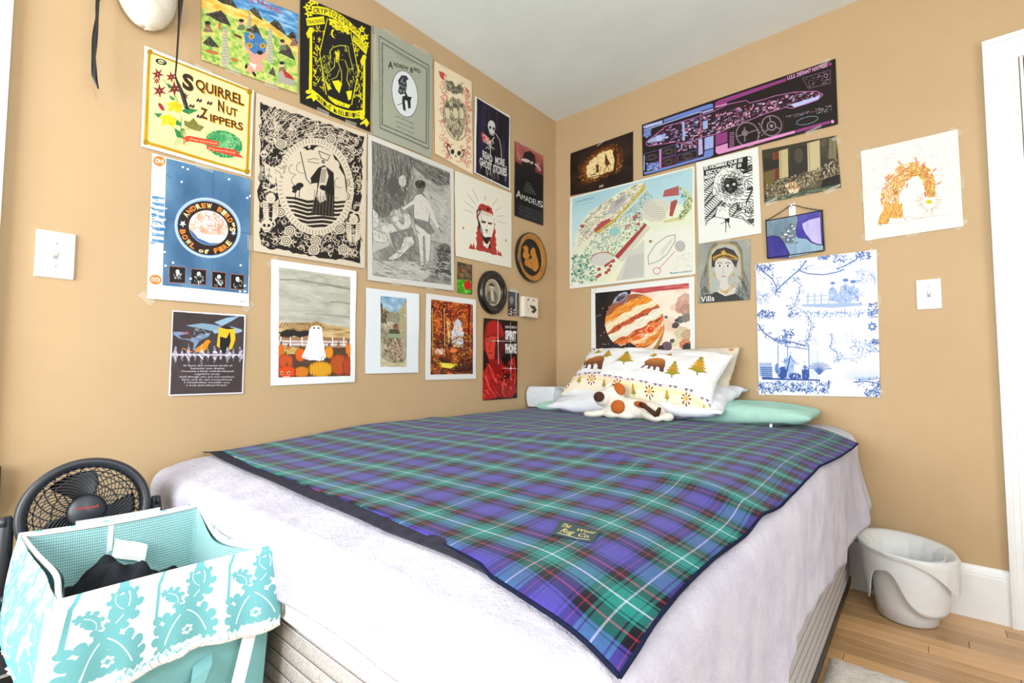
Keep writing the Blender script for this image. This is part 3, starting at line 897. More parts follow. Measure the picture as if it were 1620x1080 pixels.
for i, yy in enumerate((-2.40, -2.46, -2.52, -2.58, -2.64)):
    ax = Matrix.Rotation(math.radians(62), 3, 'Y')
    kn = ap(lathe('knob', [(0.0, 0.018), (0.010, 0.018), (0.013, 0.014), (0.014, 0.0), (0.016, 0.0)], M_CHROME if i == 0 else M_BLK, None, 16, (AMP['x1']-0.030, yy, 0.343), ax=ax))
    mk = ap(box('marker_line', -0.0, 0.003, -0.014, 0.014, -0.003, 0.003, M_WHT))
    mk.location = (AMP['x1']-0.022, yy+0.034, 0.336)
    mk.rotation_euler = (0, math.radians(-28), 0)
# tangle of dark cables on the amplifier top
cb = []
for k in range(3):
    pts = []
    for i in range(40):
        a = i/39*6.28*1.6+k
        pts.append((0.16+0.05*math.cos(a)+0.02*k, -2.42+0.07*math.sin(a)-0.02*k, AMP['z1']+0.008+0.010*k+0.004*math.sin(a*3)))
    c = tag(tube('cable', pts, 0.006, M_BLK, None, 8), None, 'cable')
    cb.append(c)
tag(cb[0], 'black cable loop, lowest in the coil on the amplifier', group='cables on the amplifier')
tag(cb[1], 'black cable loop, middle of the coil on the amplifier', group='cables on the amplifier')
tag(cb[2], 'black cable loop, topmost of the coil on the amplifier', group='cables on the amplifier')

FC = Vector((0.25, -2.214, 0.560)); FR = 0.114
tocam = (Vector(CAM)-FC); fn = Vector((tocam.x, tocam.y*0.9-0.0, tocam.z*1.0)).normalized()
fx = Vector((0, 0, 1)).cross(fn).normalized(); fy = fn.cross(fx)
FM = Matrix((fx, fy, fn)).transposed()
fan = tag(empty('desk_fan', (0.25, -2.215, AMP['z1'])), 'black round desk fan tilted up behind the turquoise hamper', 'fan')
def fp(o, par=None):
    o.parent = par or fan
    o.matrix_parent_inverse = Matrix.Translation(-Vector((0.25, -2.215, AMP['z1']))); return o
def fpt(x, y, z): return FC+FM @ Vector((x, y, z))
M_FAN = plain('fan_plastic', '#2b3038', 0.38, 0.45, 0.08, 12)
prof = [(FR-0.018, 0.032), (FR-0.010, 0.040), (FR-0.002, 0.040), (FR+0.002, 0.030), (FR+0.001, 0.0), (FR-0.006, -0.05), (FR-0.014, -0.055), (FR-0.016, -0.045), (FR-0.016, 0.02), (FR-0.020, 0.034)]
ring = lathe('housing_ring', prof, M_FAN, None, 64, tuple(FC), ax=FM); ring.name = 'housing_ring'; fp(ring)
hub = lathe('front_hub', [(0.0, 0.052), (0.026, 0.050), (0.033, 0.045), (0.035, 0.036), (0.034, 0.026), (0.0, 0.026)], M_FAN, None, 32, tuple(FC), ax=FM); fp(hub)
NSP = 46
spoke_me = None
for i in range(NSP):
    a0 = 2*math.pi*i/NSP
    pts = []
    for j in range(9):
        t = j/8; r = 0.033+(FR-0.018-0.033)*t; a = a0+0.95*t
        pts.append(FM @ Vector((r*math.cos(a), r*math.sin(a), 0.044-0.004*t+0.006*math.sin(math.pi*t))))
    if True:
        o = tube('grille_spoke', [FC+p for p in pts], 0.0012, M_FAN, None, 5)
    fp(o)
for rr in (0.075,):
    fp(tube('grille_ring', [fpt(rr*math.cos(a), rr*math.sin(a), 0.045) for a in [6.2832*k/60 for k in range(60)]], 0.0012, M_FAN, None, 5, True))
for i in range(24):
    a0 = 2*math.pi*i/24
    pts = [fpt((0.03+(FR-0.045)*t)*math.cos(a0-0.7*t), (0.03+(FR-0.045)*t)*math.sin(a0-0.7*t), -0.045) for t in [j/7 for j in range(8)]]
    fp(tube('rear_spoke', pts, 0.0014, M_BLK, None, 5))
for rr in (0.06, 0.09):
    fp(tube('rear_ring', [fpt(rr*math.cos(a), rr*math.sin(a), -0.045) for a in [6.2832*k/48 for k in range(48)]], 0.0014, M_BLK, None, 5, True))
fp(lathe('motor', [(0.0, 0.0), (0.03, 0.0), (0.036, -0.02), (0.036, -0.06), (0.03, -0.075), (0.0, -0.078)], M_BLK, None, 24, tuple(FC), ax=FM))
for i in range(3):
    V = []; nu, nv = 12, 10
    a0 = 2*math.pi*i/3+0.35+math.pi/2-0.25
    for j in range(nv):
        r = 0.03+(FR-0.026-0.03)*j/(nv-1)
        for k in range(nu):
            s = k/(nu-1)-0.5; wd = 0.95+0.15*math.sin(math.pi*j/(nv-1))
            a = a0+s*wd+0.25*j/(nv-1)
            V.append(fpt(r*math.cos(a), r*math.sin(a), 0.005-0.03*s))
    bl = fp(mesh_obj('fan_blade', V, grid_faces(nu, nv), M_BLK, None, True))
    md = bl.modifiers.new('s', 'SOLIDIFY'); md.thickness = 0.0025
# U shaped stand
sx = fx.copy(); sx.z = 0; sx.normalize()
for s in (-1, 1):
    piv = FC+sx*s*(FR+0.013)
    foot = Vector((piv.x, piv.y, AMP['z1']+0.012))+sx*s*0.006+Vector((0.02, 0, 0))
    V = []
    pts = [piv+Vector((0, 0, 0.012)), piv, piv.lerp(foot, 0.5), foot]
    o = fp(tube('stand_arm', pts, [0.007, 0.012, 0.013, 0.016], M_FAN, None, 10, up=(0, 0, 1) if False else tuple(fn), flat=0.55))
    pv = subpart(lathe('pivot_knob', [(0.0, 0.012), (0.010, 0.010), (0.012, 0.0), (0.0, -0.002)], M_FAN, None, 16, tuple(piv), ax=Matrix((fn, sx.cross(fn)*-1, sx*s)).transposed()), o)
base_pts = []
for i in range(21):
    t = i/20*2-1
    base_pts.append(Vector((FC.x+0.02, FC.y, AMP['z1']+0.013))+sx*t*(FR+0.019)+Vector((fn.x, fn.y, 0)).normalized()*(0.05*(1-t*t)))
fp(tube('stand_base', base_pts, 0.013, M_FAN, None, 10, flat=0.8))

# ------------------------------------------------------------------ waste bin with bag
BC = Vector((1.643, -0.165, 0.0))
wb = tag(empty('waste_bin', tuple(BC)), 'white plastic waste bin with an arched shell standing by the baseboard', 'bin')
def wp_(o):
    o.parent = wb; o.matrix_parent_inverse = Matrix.Translation(-BC); return o
M_BIN = plain('white_bin_plastic', '#dfe4ea', 0.4, 0.4, 0.02, 8)
wp_(lathe('inner_bucket', [(0.0, 0.004), (0.080, 0.002), (0.086, 0.006), (0.092, 0.06), (0.104, 0.18), (0.112, 0.236), (0.109, 0.236), (0.098, 0.15), (0.083, 0.02), (0.0, 0.016)], M_BIN, None, 48, tuple(BC)))
def shell():
    nu, nv = 96, 16; V = []
    tocam = Vector(CAM)-BC; ac = math.atan2(tocam.y, tocam.x)
    for j in range(nv):
        t = j/(nv-1)
        for i in range(nu):
            a = 2*math.pi*i/nu
            d = (a-(ac-0.18)+math.pi) % (2*math.pi)-math.pi
            # lower rim: high arch on the camera side left of centre, dipping on either side
            cut = 0.125*math.exp(-(abs(d+0.40)/0.46)**3.2)+0.035*math.exp(-((d-0.10)/0.35)**2)
            d2 = (d-math.pi+math.pi) % (2*math.pi)-math.pi
            lo = 0.050+cut
            zt = 0.250+0.012*math.cos(a-2.6)
            z = lo+(zt-lo)*t
            r = 0.108+0.028*(z/0.25)
            V.append((r*math.cos(a), r*math.sin(a), z))
    o = mesh_obj('outer_shell', V, grid_faces(nu, nv, False, True), M_BIN, None, True)
    md = o.modifiers.new('s', 'SOLIDIFY'); md.thickness = 0.003; o.location = BC
    return o
wp_(shell())
def liner():
    k = NT('bin_bag_film', 0.35, '#eceff0', 0.5)
    k.b.inputs['Alpha'].default_value = 0.8
    k.bump(k.noise(k.coord('Object'), 45, 4), 0.3, 0.006)
    nu = 90; V = []; prof = [(0.088, 0.10), (0.098, 0.17), (0.106, 0.232), (0.130, 0.250), (0.1395, 0.258), (0.1430, 0.248), (0.1430, 0.225), (0.1420, 0.195), (0.1400, 0.165)]
    for j, (r, z) in enumerate(prof):
        for i in range(nu):
            a = 2*math.pi*i/nu
            w_ = 0.004*fb(math.cos(a)*5, math.sin(a)*5, j*0.7, 3) + 0.0025*math.sin(a*17+j)
            hang = 0.5+0.5*math.cos(a+0.15)      # bag folds lower on the right side
            zz = z+0.012*math.cos(a-2.6)*min(1, j/3)
            if j > 4: zz = 0.254-(0.254-z)*(0.12+1.25*hang**7)+0.012*math.cos(a-2.6)
            rr = r+(w_ if j < 3 else abs(w_)*0.9+0.003*hang*(j > 4))
            V.append((rr*math.cos(a), rr*math.sin(a), zz))
    o = mesh_obj('bin_bag', V, grid_faces(nu, len(prof), False, True), k.m, None, True); o.location = BC
    return o
tag(liner(), 'translucent white bag lining the bin, its edge folded over the rim', 'bin bag')

# ------------------------------------------------------------------ rug
def rug():
    k = NT('rug_pile', 0.98, None, 0.05); v = k.coord('Object')
    n = k.noise(v, 40, 5, 0.7)
    k.base(k.ramp(n, [(0.3, '#cfc8c0'), (0.7, '#ece8e2')])); k.bump(n, 0.8, 0.01)
    nu, nv = 90, 70; V = []
    for j in range(nv):
        for i in range(nu):
            u = i/(nu-1); vv = j/(nv-1)
            x = 1.470+1.25*u; y = -2.2+1.568*vv
            e = min(u, 1-u, vv, 1-vv)
            z = 0.016*min(1, e/0.02)**0.5+0.003*fb(x*30, y*30, 0, 2)*min(1, e/0.02)+0.001
            y += 0.004*fb(x*20, 1, 1, 2)*(vv > 0.98)
            V.append((x, y, z))
    return mesh_obj('rug', V, grid_faces(nu, nv), k.m, None, True)
tag(rug(), 'pale shaggy rug on the wood floor along the right side of the bed', 'rug')

# ------------------------------------------------------------------ switches
M_PLATE = plain('white_switch_plate', '#f0f0ec', 0.3, 0.5, 0.01, 8)
def switch(axis, a, z, label, w_=0.078, h_=0.124):
    """local: x along wall, z up, y = out of the wall (+)"""
    s = tag(empty('light_switch', (0.0005, a, z) if axis == 'x' else (a, -0.0005, z), (0, 0, math.pi/2 if axis == 'x' else math.pi)), label, 'light switch')
    # +y of local must point into the room
    if axis == 'x': s.rotation_euler = (0, 0, -math.pi/2)
    bm = bmesh.new()
    box_bm(bm, -w_/2, w_/2, 0, 0.0065, -h_/2, h_/2)
    top = [v for v in bm.verts if v.co.y > 0.003]
    for v in top: v.co.x *= 0.93; v.co.z *= 0.955
    bmesh.ops.recalc_face_normals(bm, faces=bm.faces[:])
    p = bm_obj('plate', bm, M_PLATE, s); b = p.modifiers.new('b', 'BEVEL'); b.width = 0.0012; b.segments = 2
    box('toggle_slot', -0.005, 0.005, 0.0058, 0.0072, -0.012, 0.012, plain('slot_grey', '#9a9a98', 0.5), p)
    bm = bmesh.new(); box_bm(bm, -0.0038, 0.0038, 0.004, 0.018, -0.005, 0.005)
    for v in bm.verts:
        if v.co.y > 0.01: v.co.z += 0.006; v.co.x *= 0.8
    bmesh.ops.recalc_face_normals(bm, faces=bm.faces[:])
    bm_obj('toggle', bm, M_PLATE, p)
    for sz in (-1, 1):
        sc = lathe('screw', [(0.0, 0.0016), (0.0022, 0.0012), (0.003, 0.0)], M_CHROME, p, 12, (0, 0.0064, sz*0.030), ax=Matrix.Rotation(-math.pi/2, 3, 'X'))
    return s
switch('x', -2.263, 1.180, 'white toggle switch plate on the wall left of the blue music poster')
switch('y', 1.742, 1.173, 'white toggle switch plate between the blue toile paper and the door casing', 0.075, 0.117)

# ------------------------------------------------------------------ mask with ribbons hanging above
MK = Vector((0.012, -2.103, 1.985))
mask = tag(empty('wall_mask', tuple(MK)), 'white carnival face mask at the top border, only its chin in view', 'mask')
def mp(o):
    o.parent = mask; o.matrix_parent_inverse = Matrix.Translation(-MK); return o
def mask_mesh():
    nu, nv = 40, 44; V = []
    for j in range(nv):
        for i in range(nu):
            u = i/(nu-1)*2-1; v = j/(nv-1)*2-1
            hw = 0.076*math.sqrt(max(0.0, 1-(abs(v)**2.2)))*(1.0 if v > 0 else 1-0.10*abs(v))
            y = u*hw; z = v*0.112
            d = 0.070*math.sqrt(max(0, 1-u*u*0.96))*math.sqrt(max(0, 1-v*v*0.9))
            d += 0.022*math.exp(-(y/0.011)**2-((z+0.005)/0.026)**2)
            d += 0.006*math.exp(-(y/0.022)**2-((z+0.052)/0.010)**2)
            for sy in (-1, 1): d -= 0.010*math.exp(-((y-sy*0.030)/0.014)**2-((z-0.022)/0.011)**2)
            V.append((0.012+d, MK.y+y, MK.z+z))
    o = mesh_obj('mask_face', V, grid_faces(nu, nv), plain('mask_white', '#e9e4d6', 0.5, 0.3, 0.06, 20, 0.3, 60), None, True)
    md = o.modifiers.new('s', 'SOLIDIFY'); md.thickness = 0.003
    return o
mp(mask_mesh())
for sy in (-1, 1):
    mp(disc_patch('eye_hole', (0.066, MK.y+sy*0.030, MK.z+0.022), (1, 0, 0), 0.014, 0.008, 0.006, M_BLK))
M_RIB = plain('black_ribbon', '#15161a', 0.4, 0.5, 0.1, 30)
def hang(name, pts, ws, tw):
    V = []; n = len(pts)
    for i, p in enumerate(pts):
        a = tw[i]; d = Vector((math.sin(a), math.cos(a), 0))
        V.append(Vector(p)-d*ws[i]/2); V.append(Vector(p)+d*ws[i]/2)
    o = mesh_obj(name, V, grid_faces(2, n), M_RIB, None, True)
    md = o.modifiers.new('s', 'SOLIDIFY'); md.thickness = 0.0008
    return mp(o)
def dense(k, n=24):
    out = []
    for i in range(n):
        t = i/(n-1)*(len(k)-1); a = min(int(t), len(k)-2); f = t-a
        out.append([x+(y-x)*f for x, y in zip(k[a], k[a+1])])
    return out
# keys: x, y, z, width, twist
L1 = dense([(0.045, -2.185, 2.02, 0.012, 0.2), (0.055, -2.213, 1.874, 0.008, 0.3), (0.055, -2.212, 1.83, 0.010, 1.1), (0.058, -2.215, 1.77, 0.012, 0.2), (0.062, -2.216, 1.71, 0.012, 1.0), (0.060, -2.212, 1.66, 0.012, 0.1), (0.060, -2.203, 1.632, 0.003, 0.2)])
hang('ribbon', [p[:3] for p in L1], [p[3] for p in L1], [p[4] for p in L1])
L2 = dense([(0.045, -2.022, 2.04, 0.014, 0.2), (0.050, -2.024, 1.990, 0.013, 0.4), (0.045, -2.024, 1.92, 0.006, 1.0), (0.045, -2.026, 1.80, 0.0055, 0.9), (0.045, -2.028, 1.755, 0.006, 1.2), (0.050, -2.010, 1.71, 0.012, 0.2), (0.055, -1.998, 1.665, 0.012, 0.3)])
hang('ribbon', [p[:3] for p in L2], [p[3] for p in L2], [p[4] for p in L2])

# black bag hanging at the left border
def bag():
    bm = bmesh.new()
    box_bm(bm, 0.30, 0.36, -2.56, -2.37, 0.57, 0.72, 0.028, 4)
    bmesh.ops.recalc_face_normals(bm, faces=bm.faces[:])
    o = bm_obj('black_pouch', bm, M_BLK, None, True); return o
PX={
 'talking': ([(318, -35), (471, 22), (470, 149), (318, 95)], [(-1.9591, 2.1319), (-1.6464, 2.1931), (-1.6406, 1.8897), (-1.9503, 1.8642)], 0.3112, 0.2855),
 'squirrel': ([(228, 73), (401, 144), (396, 280), (222, 232)], [(-2.097, 1.8331), (-1.7909, 1.8341), (-1.7922, 1.5328), (-2.0952, 1.5301)], 0.3045, 0.3022),
 'crypto': ([(474, -7), (586, 42), (585, 209), (474, 163)], [(-1.6412, 2.2669), (-1.3401, 2.3153), (-1.3338, 1.8637), (-1.6304, 1.8606)], 0.2988, 0.4289),
 'bird': ([(590, 40), (683, 88), (682, 251), (588, 213)], [(-1.3282, 2.3275), (-1.0088, 2.3577), (-1.0055, 1.8617), (-1.3246, 1.8564)], 0.3192, 0.4836),
 'skullred': ([(686, 97), (745, 130), (747, 276), (687, 243)], [(-0.9969, 2.3359), (-0.7494, 2.3488), (-0.7359, 1.8703), (-0.9868, 1.8923)], 0.2492, 0.4610),
 'ghoststories': ([(750, 152), (806, 184), (806, 302), (749, 273)], [(-0.726, 2.2858), (-0.4464, 2.2925), (-0.4449, 1.8678), (-0.7269, 1.883)], 0.2808, 0.4137),
 'amadeus': ([(814, 223), (859, 247), (858, 357), (813, 341)], [(-0.4022, 2.1674), (-0.1343, 2.1711), (-0.1417, 1.7412), (-0.4065, 1.7383)], 0.2663, 0.4295),
 'bowl': ([(240, 243), (396, 284), (393, 485), (232, 472)], [(-2.0674, 1.5189), (-1.7919, 1.5241), (-1.785, 1.0912), (-2.0644, 1.0878)], 0.2775, 0.4320),
 'plague': ([(404, 148), (579, 212), (576, 425), (400, 397)], [(-1.7846, 1.828), (-1.3514, 1.849), (-1.3484, 1.289), (-1.7766, 1.2816)], 0.4307, 0.5532),
 'engrave': ([(581, 212), (717, 268), (716, 460), (580, 443)], [(-1.3455, 1.8512), (-0.866, 1.855), (-0.8632, 1.2582), (-1.3357, 1.2441)], 0.4760, 0.6020),
 'redman': ([(718, 270), (808, 306), (808, 424), (720, 405)], [(-0.8618, 1.8501), (-0.4341, 1.8566), (-0.4327, 1.4378), (-0.8486, 1.4303)], 0.4218, 0.4193),
 'spot': ([(272, 491), (388, 498), (384, 622), (266, 626)], [(-2.001, 1.0585), (-1.7941, 1.0627), (-1.7941, 0.8021), (-2.0018, 0.8025)], 0.2073, 0.2582),
 'ghost': ([(428, 410), (563, 429), (560, 604), (427, 610)], [(-1.7177, 1.2637), (-1.3854, 1.2729), (-1.384, 0.8313), (-1.7073, 0.8248)], 0.3277, 0.4402),
 'town': ([(578, 455), (662, 465), (661, 589), (577, 591)], [(-1.3409, 1.2123), (-1.0695, 1.2185), (-1.0674, 0.8669), (-1.3364, 0.8634)], 0.2702, 0.3502),
 'forest': ([(673, 464), (752, 474), (752, 599), (672, 601)], [(-1.0298, 1.2261), (-0.7075, 1.2323), (-0.704, 0.8332), (-1.0275, 0.8325)], 0.3228, 0.3963),
 'bugred': ([(723, 414), (746, 419), (746, 466), (723, 463)], [(-0.8358, 1.4046), (-0.7361, 1.4054), (-0.7347, 1.2549), (-0.8341, 1.2525)], 0.0995, 0.1513),
 'spirit': ([(764, 503), (817, 508), (817, 629), (763, 633)], [(-0.6515, 1.1435), (-0.383, 1.1474), (-0.382, 0.7239), (-0.6529, 0.7233)], 0.2697, 0.4219),
 'smallphoto': ([(804, 457), (820, 461), (820, 501), (803, 499)], [(-0.4535, 1.3191), (-0.3669, 1.3158), (-0.3666, 1.1734), (-0.4582, 1.1728)], 0.0892, 0.1443),
 'whitebox': ([(828, 468), (851, 470), (851, 502), (828, 501)], [(-0.3219, 1.296), (-0.1861, 1.3042), (-0.1863, 1.1845), (-0.3217, 1.1771)], 0.1356, 0.1193),
 'treewitch': ([(903, 243), (1002, 208), (1002, 289), (903, 310)], [(0.1122, 2.2005), (0.5278, 2.2056), (0.5242, 1.9152), (0.1107, 1.9364)], 0.4145, 0.2773),
 'defiant': ([(1016, 198), (1322, 93), (1326, 197), (1018, 279)], [(0.5809, 2.2242), (1.4732, 2.2222), (1.4739, 1.9308), (0.5843, 1.9354)], 0.8909, 0.2901),
 'acropolis': ([(902, 313), (1099, 263), (1101, 434), (902, 457)], [(0.1061, 1.9257), (0.8626, 1.9157), (0.8587, 1.3602), (0.103, 1.3656)], 0.7561, 0.5578),
 'jupiter': ([(936, 457), (1099, 437), (1101, 580), (936, 590)], [(0.2528, 1.3499), (0.8522, 1.3513), (0.85, 0.8957), (0.2489, 0.8592)], 0.6003, 0.4732),
 'hombre': ([(1102, 258), (1200, 233), (1205, 369), (1106, 386)], [(0.8724, 1.9294), (1.1611, 1.925), (1.1649, 1.5147), (0.8773, 1.5119)], 0.2882, 0.4139),
 'coronation': ([(1206, 238), (1323, 215), (1331, 297), (1210, 322)], [(1.1769, 1.9051), (1.4657, 1.8834), (1.477, 1.6541), (1.1816, 1.6515)], 0.2921, 0.2414),
 'villa': ([(1105, 386), (1188, 378), (1187, 474), (1105, 480)], [(0.8741, 1.5124), (1.1182, 1.496), (1.1089, 1.2093), (0.8685, 1.2119)], 0.2423, 0.2936),
 'glass': ([(1212, 350), (1301, 334), (1304, 397), (1215, 408)], [(1.1848, 1.5674), (1.4062, 1.5682), (1.4082, 1.3933), (1.1886, 1.3954)], 0.2205, 0.1735),
 'dragon': ([(1362, 240), (1515, 205), (1524, 358), (1369, 381)], [(1.5489, 1.7896), (1.8457, 1.7875), (1.8481, 1.4173), (1.5523, 1.4129)], 0.2963, 0.3735),
 'toile': ([(1196, 418), (1387, 395), (1393, 628), (1201, 624)], [(1.1372, 1.3731), (1.5885, 1.3703), (1.5819, 0.7742), (1.1364, 0.7678)], 0.4484, 0.6007),
}
# ------------------------------------------------------------------ flat print: a small rasteriser
def hexc(c):
    if isinstance(c, str):
        c = c.lstrip('#'); return np.array([int(c[i:i+2], 16)/255 for i in (0, 2, 4)], dtype=np.float32)
    return np.array(c, dtype=np.float32)
def homog(src, dst):
    A = []; b = []
    for (x, y), (u, v) in zip(src, dst):
        A.append([x, y, 1, 0, 0, 0, -u*x, -u*y]); b.append(u)
        A.append([0, 0, 0, x, y, 1, -v*x, -v*y]); b.append(v)
    h = np.linalg.solve(np.array(A, float), np.array(b, float))
    return np.append(h, 1).reshape(3, 3)
_tc = {}
def glyph_tris(s, bold=0.0, space=1.0):
    """triangles of a line of text in the built-in font; returns (n,3,2), width, cap height 1"""
    key = (s, bold, space)
    if key in _tc: return _tc[key]
    cu = bpy.data.curves.new('t', 'FONT'); cu.body = s; cu.size = 1.0; cu.offset = bold; cu.resolution_u = 3
    cu.space_character = space
    o = bpy.data.objects.new('t', cu); COL.objects.link(o)
    dg = bpy.context.evaluated_depsgraph_get(); dg.update()
    me = o.evaluated_get(dg).to_mesh()
    me.calc_loop_triangles()
    co = np.zeros(len(me.vertices)*3); me.vertices.foreach_get('co', co); co = co.reshape(-1, 3)[:, :2]
    tr = np.zeros(len(me.loop_triangles)*3, dtype=np.int32); me.loop_triangles.foreach_get('vertices', tr)
    T = co[tr].reshape(-1, 3, 2)
    bpy.data.objects.remove(o); bpy.data.curves.remove(cu)
    if len(T):
        mn = T[..., 0].min(); T = T-np.array([mn, 0]); wd = T[..., 0].max()
    else: wd = 1
    T = T/0.729; wd = wd/0.729
    _tc[key] = (T, wd); return _tc[key]

def vnoise(h, w, sx, sy, seed, octv=4):
    """value noise field 0..1"""
    rs = np.random.RandomState(seed); out = np.zeros((h, w), np.float32); amp = 1; tot = 0
    for o in range(octv):
        gx = max(2, int(sx*2**o)+2); gy = max(2, int(sy*2**o)+2)
        g = rs.rand(gy, gx).astype(np.float32)
        yy = np.linspace(0, gy-1.001, h); xx = np.linspace(0, gx-1.001, w)
        yi = yy.astype(int); xi = xx.astype(int); fy = yy-yi; fx_ = xx-xi
        fy = (fy*fy*(3-2*fy))[:, None]; fx_ = (fx_*fx_*(3-2*fx_))[None]
        a = g[yi][:, xi]; b = g[yi][:, xi+1]; c = g[yi+1][:, xi]; d = g[yi+1][:, xi+1]
        out += amp*((a*(1-fx_)+b*fx_)*(1-fy)+(c*(1-fx_)+d*fx_)*fy); tot += amp; amp *= 0.5
    return out/tot

class Art:
    def __init__(s, quad, wm, hm, bg='#ffffff', ppm=1500, seed=1):
        s.W = int(wm*ppm); s.Hh = int(hm*ppm)
        s.c = np.empty((s.Hh, s.W, 3), np.float32); s.c[:] = hexc(bg)
        s.Hm = homog(quad, [(0, 0), (s.W, 0), (s.W, s.Hh), (0, s.Hh)])
        s.o = (0, 0); s.k = 1.0; s.rs = np.random.RandomState(seed); s.clip = None
        s.unitm = False
    def crop(s, x0, y0, k): s.o = (x0, y0); s.k = k; s.unitm = False; return s
    def unit(s): s.unitm = True; return s      # coordinates 0..1 across, 0..1 down
    def M(s, p):
        p = np.asarray(p, float)
        if s.unitm: return p*np.array([s.W, s.Hh])
        q = p/s.k+np.array(s.o)
        h = np.concatenate([q, np.ones(q.shape[:-1]+(1,))], -1) @ s.Hm.T
        return h[..., :2]/h[..., 2:3]
    def mask(s, polys):
        """polys: list of (n,2) arrays in canvas px, nonzero winding; returns bbox and bool mask"""
        E = []
        for P in polys:
            x, y = P[:, 0], P[:, 1]
            ar = np.sum(x*np.roll(y, -1)-np.roll(x, -1)*y)
            if ar < 0: P = P[::-1]
            E.append(np.concatenate([P, np.roll(P, -1, 0)], 1))
        if not E: return None
        return s.mask_edges(np.concatenate(E))
    def mask_edges(s, E):
        x0 = int(max(0, np.floor(min(E[:, 0].min(), E[:, 2].min())))); x1 = int(min(s.W, np.ceil(max(E[:, 0].max(), E[:, 2].max()))+1))
        y0 = int(max(0, np.floor(min(E[:, 1].min(), E[:, 3].min())))); y1 = int(min(s.Hh, np.ceil(max(E[:, 1].max(), E[:, 3].max()))+1))
        if x1 <= x0 or y1 <= y0: return None
        d = np.zeros((y1-y0, x1-x0+1), np.int32)
        up = E[:, 1] > E[:, 3]
        ya = np.where(up, E[:, 3], E[:, 1]); yb = np.where(up, E[:, 1], E[:, 3])
        xa = np.where(up, E[:, 2], E[:, 0]); xb = np.where(up, E[:, 0], E[:, 2])
        r0_ = np.clip(np.ceil(ya-0.5), y0, y1).astype(int); r1_ = np.clip(np.ceil(yb-0.5), y0, y1).astype(int)
        n = np.maximum(0, r1_-r0_); tot = n.sum()
        if tot == 0: return None
        ei = np.repeat(np.arange(len(E)), n)
        rows = np.arange(tot)-np.repeat(np.cumsum(n)-n, n)+r0_[ei]
        t = (rows+0.5-ya[ei])/(yb[ei]-ya[ei])
        xs = xa[ei]+(xb[ei]-xa[ei])*t
        ci = np.clip(np.ceil(xs-0.5)-x0, 0, x1-x0).astype(int)
        np.add.at(d, (rows-y0, ci), np.where(up[ei], -1, 1))
        return (x0, y0, x1, y1, (np.cumsum(d, 1)[:, :-1] != 0))
    def put(s, mk, col, a=1.0):
        if mk is None: return s
        x0, y0, x1, y1, m = mk
        if s.clip is not None: m = m & s.clip[y0:y1, x0:x1]
        sub = s.c[y0:y1, x0:x1]
        if callable(col):
            yy, xx = np.mgrid[y0:y1, x0:x1]; cc = col(xx/s.W, yy/s.Hh); sub[m] = sub[m]*(1-a)+cc[m]*a
        else: sub[m] = sub[m]*(1-a)+hexc(col)*a
        return s
    def poly(s, pts, col, a=1.0): return s.put(s.mask([s.M(pts)]), col, a)
    def polys(s, L, col, a=1.0): return s.put(s.mask([s.M(p) for p in L]), col, a) if len(L) else s
    def ellp(s, cx, cy, rx, ry, rot=0, n=36, a0=0, a1=6.28319):
        t = np.linspace(a0, a1, n, endpoint=(a1-a0 < 6.28)); r = math.radians(rot)
        x = rx*np.cos(t); y = ry*np.sin(t)
        return np.stack([cx+x*math.cos(r)-y*math.sin(r), cy+x*math.sin(r)+y*math.cos(r)], -1)
    def ell(s, cx, cy, rx, ry, col, rot=0, a=1.0): return s.poly(s.ellp(cx, cy, rx, ry, rot), col, a)
    def ring(s, cx, cy, rx, ry, w, col, rot=0):
        return s.line(np.concatenate([s.ellp(cx, cy, rx, ry, rot, 48), s.ellp(cx, cy, rx, ry, rot, 48)[:1]]), w, col)
    def quads(s, A, B, w0, w1=None):
        """tapered strokes from A to B in crop coordinates"""
        A = np.asarray(A, float); B = np.asarray(B, float); w1 = w0 if w1 is None else w1
        d = B-A; L = np.linalg.norm(d, axis=-1, keepdims=True)+1e-9; n = np.stack([-d[:, 1], d[:, 0]], -1)/L
        w0 = np.broadcast_to(np.asarray(w0, float).reshape(-1, 1), (len(A), 1)); w1 = np.broadcast_to(np.asarray(w1, float).reshape(-1, 1), (len(A), 1))
        return np.stack([A+n*w0/2, B+n*w1/2, B-n*w1/2, A-n*w0/2], 1)
    def strokes(s, A, B, w0, col, w1=None, a=1.0):
        if len(A) == 0: return s
        Q = s.M(s.quads(A, B, w0, w1))
        return s.put(s.mask(list(Q)), col, a)
    def line(s, pts, w, col, a=1.0):
        p = np.asarray(pts, float); 
        if len(p) < 2: return s
        s_ = s.quads(p[:-1], p[1:], w)
        L = [s.M(q) for q in s_]
        if len(p) > 2:
            for q in p[1:-1]: L.append(s.M(s.ellp(q[0], q[1], w/2, w/2, n=8)))
        return s.put(s.mask(L), col, a)
    def rect(s, x0, y0, x1, y1, col, a=1.0): return s.poly([(x0, y0), (x1, y0), (x1, y1), (x0, y1)], col, a)
    def border(s, q, w, col):
        q = [np.array(p, float) for p in q]
        for i in range(4): s.line([q[i], q[(i+1) % 4]], w, col)
        return s
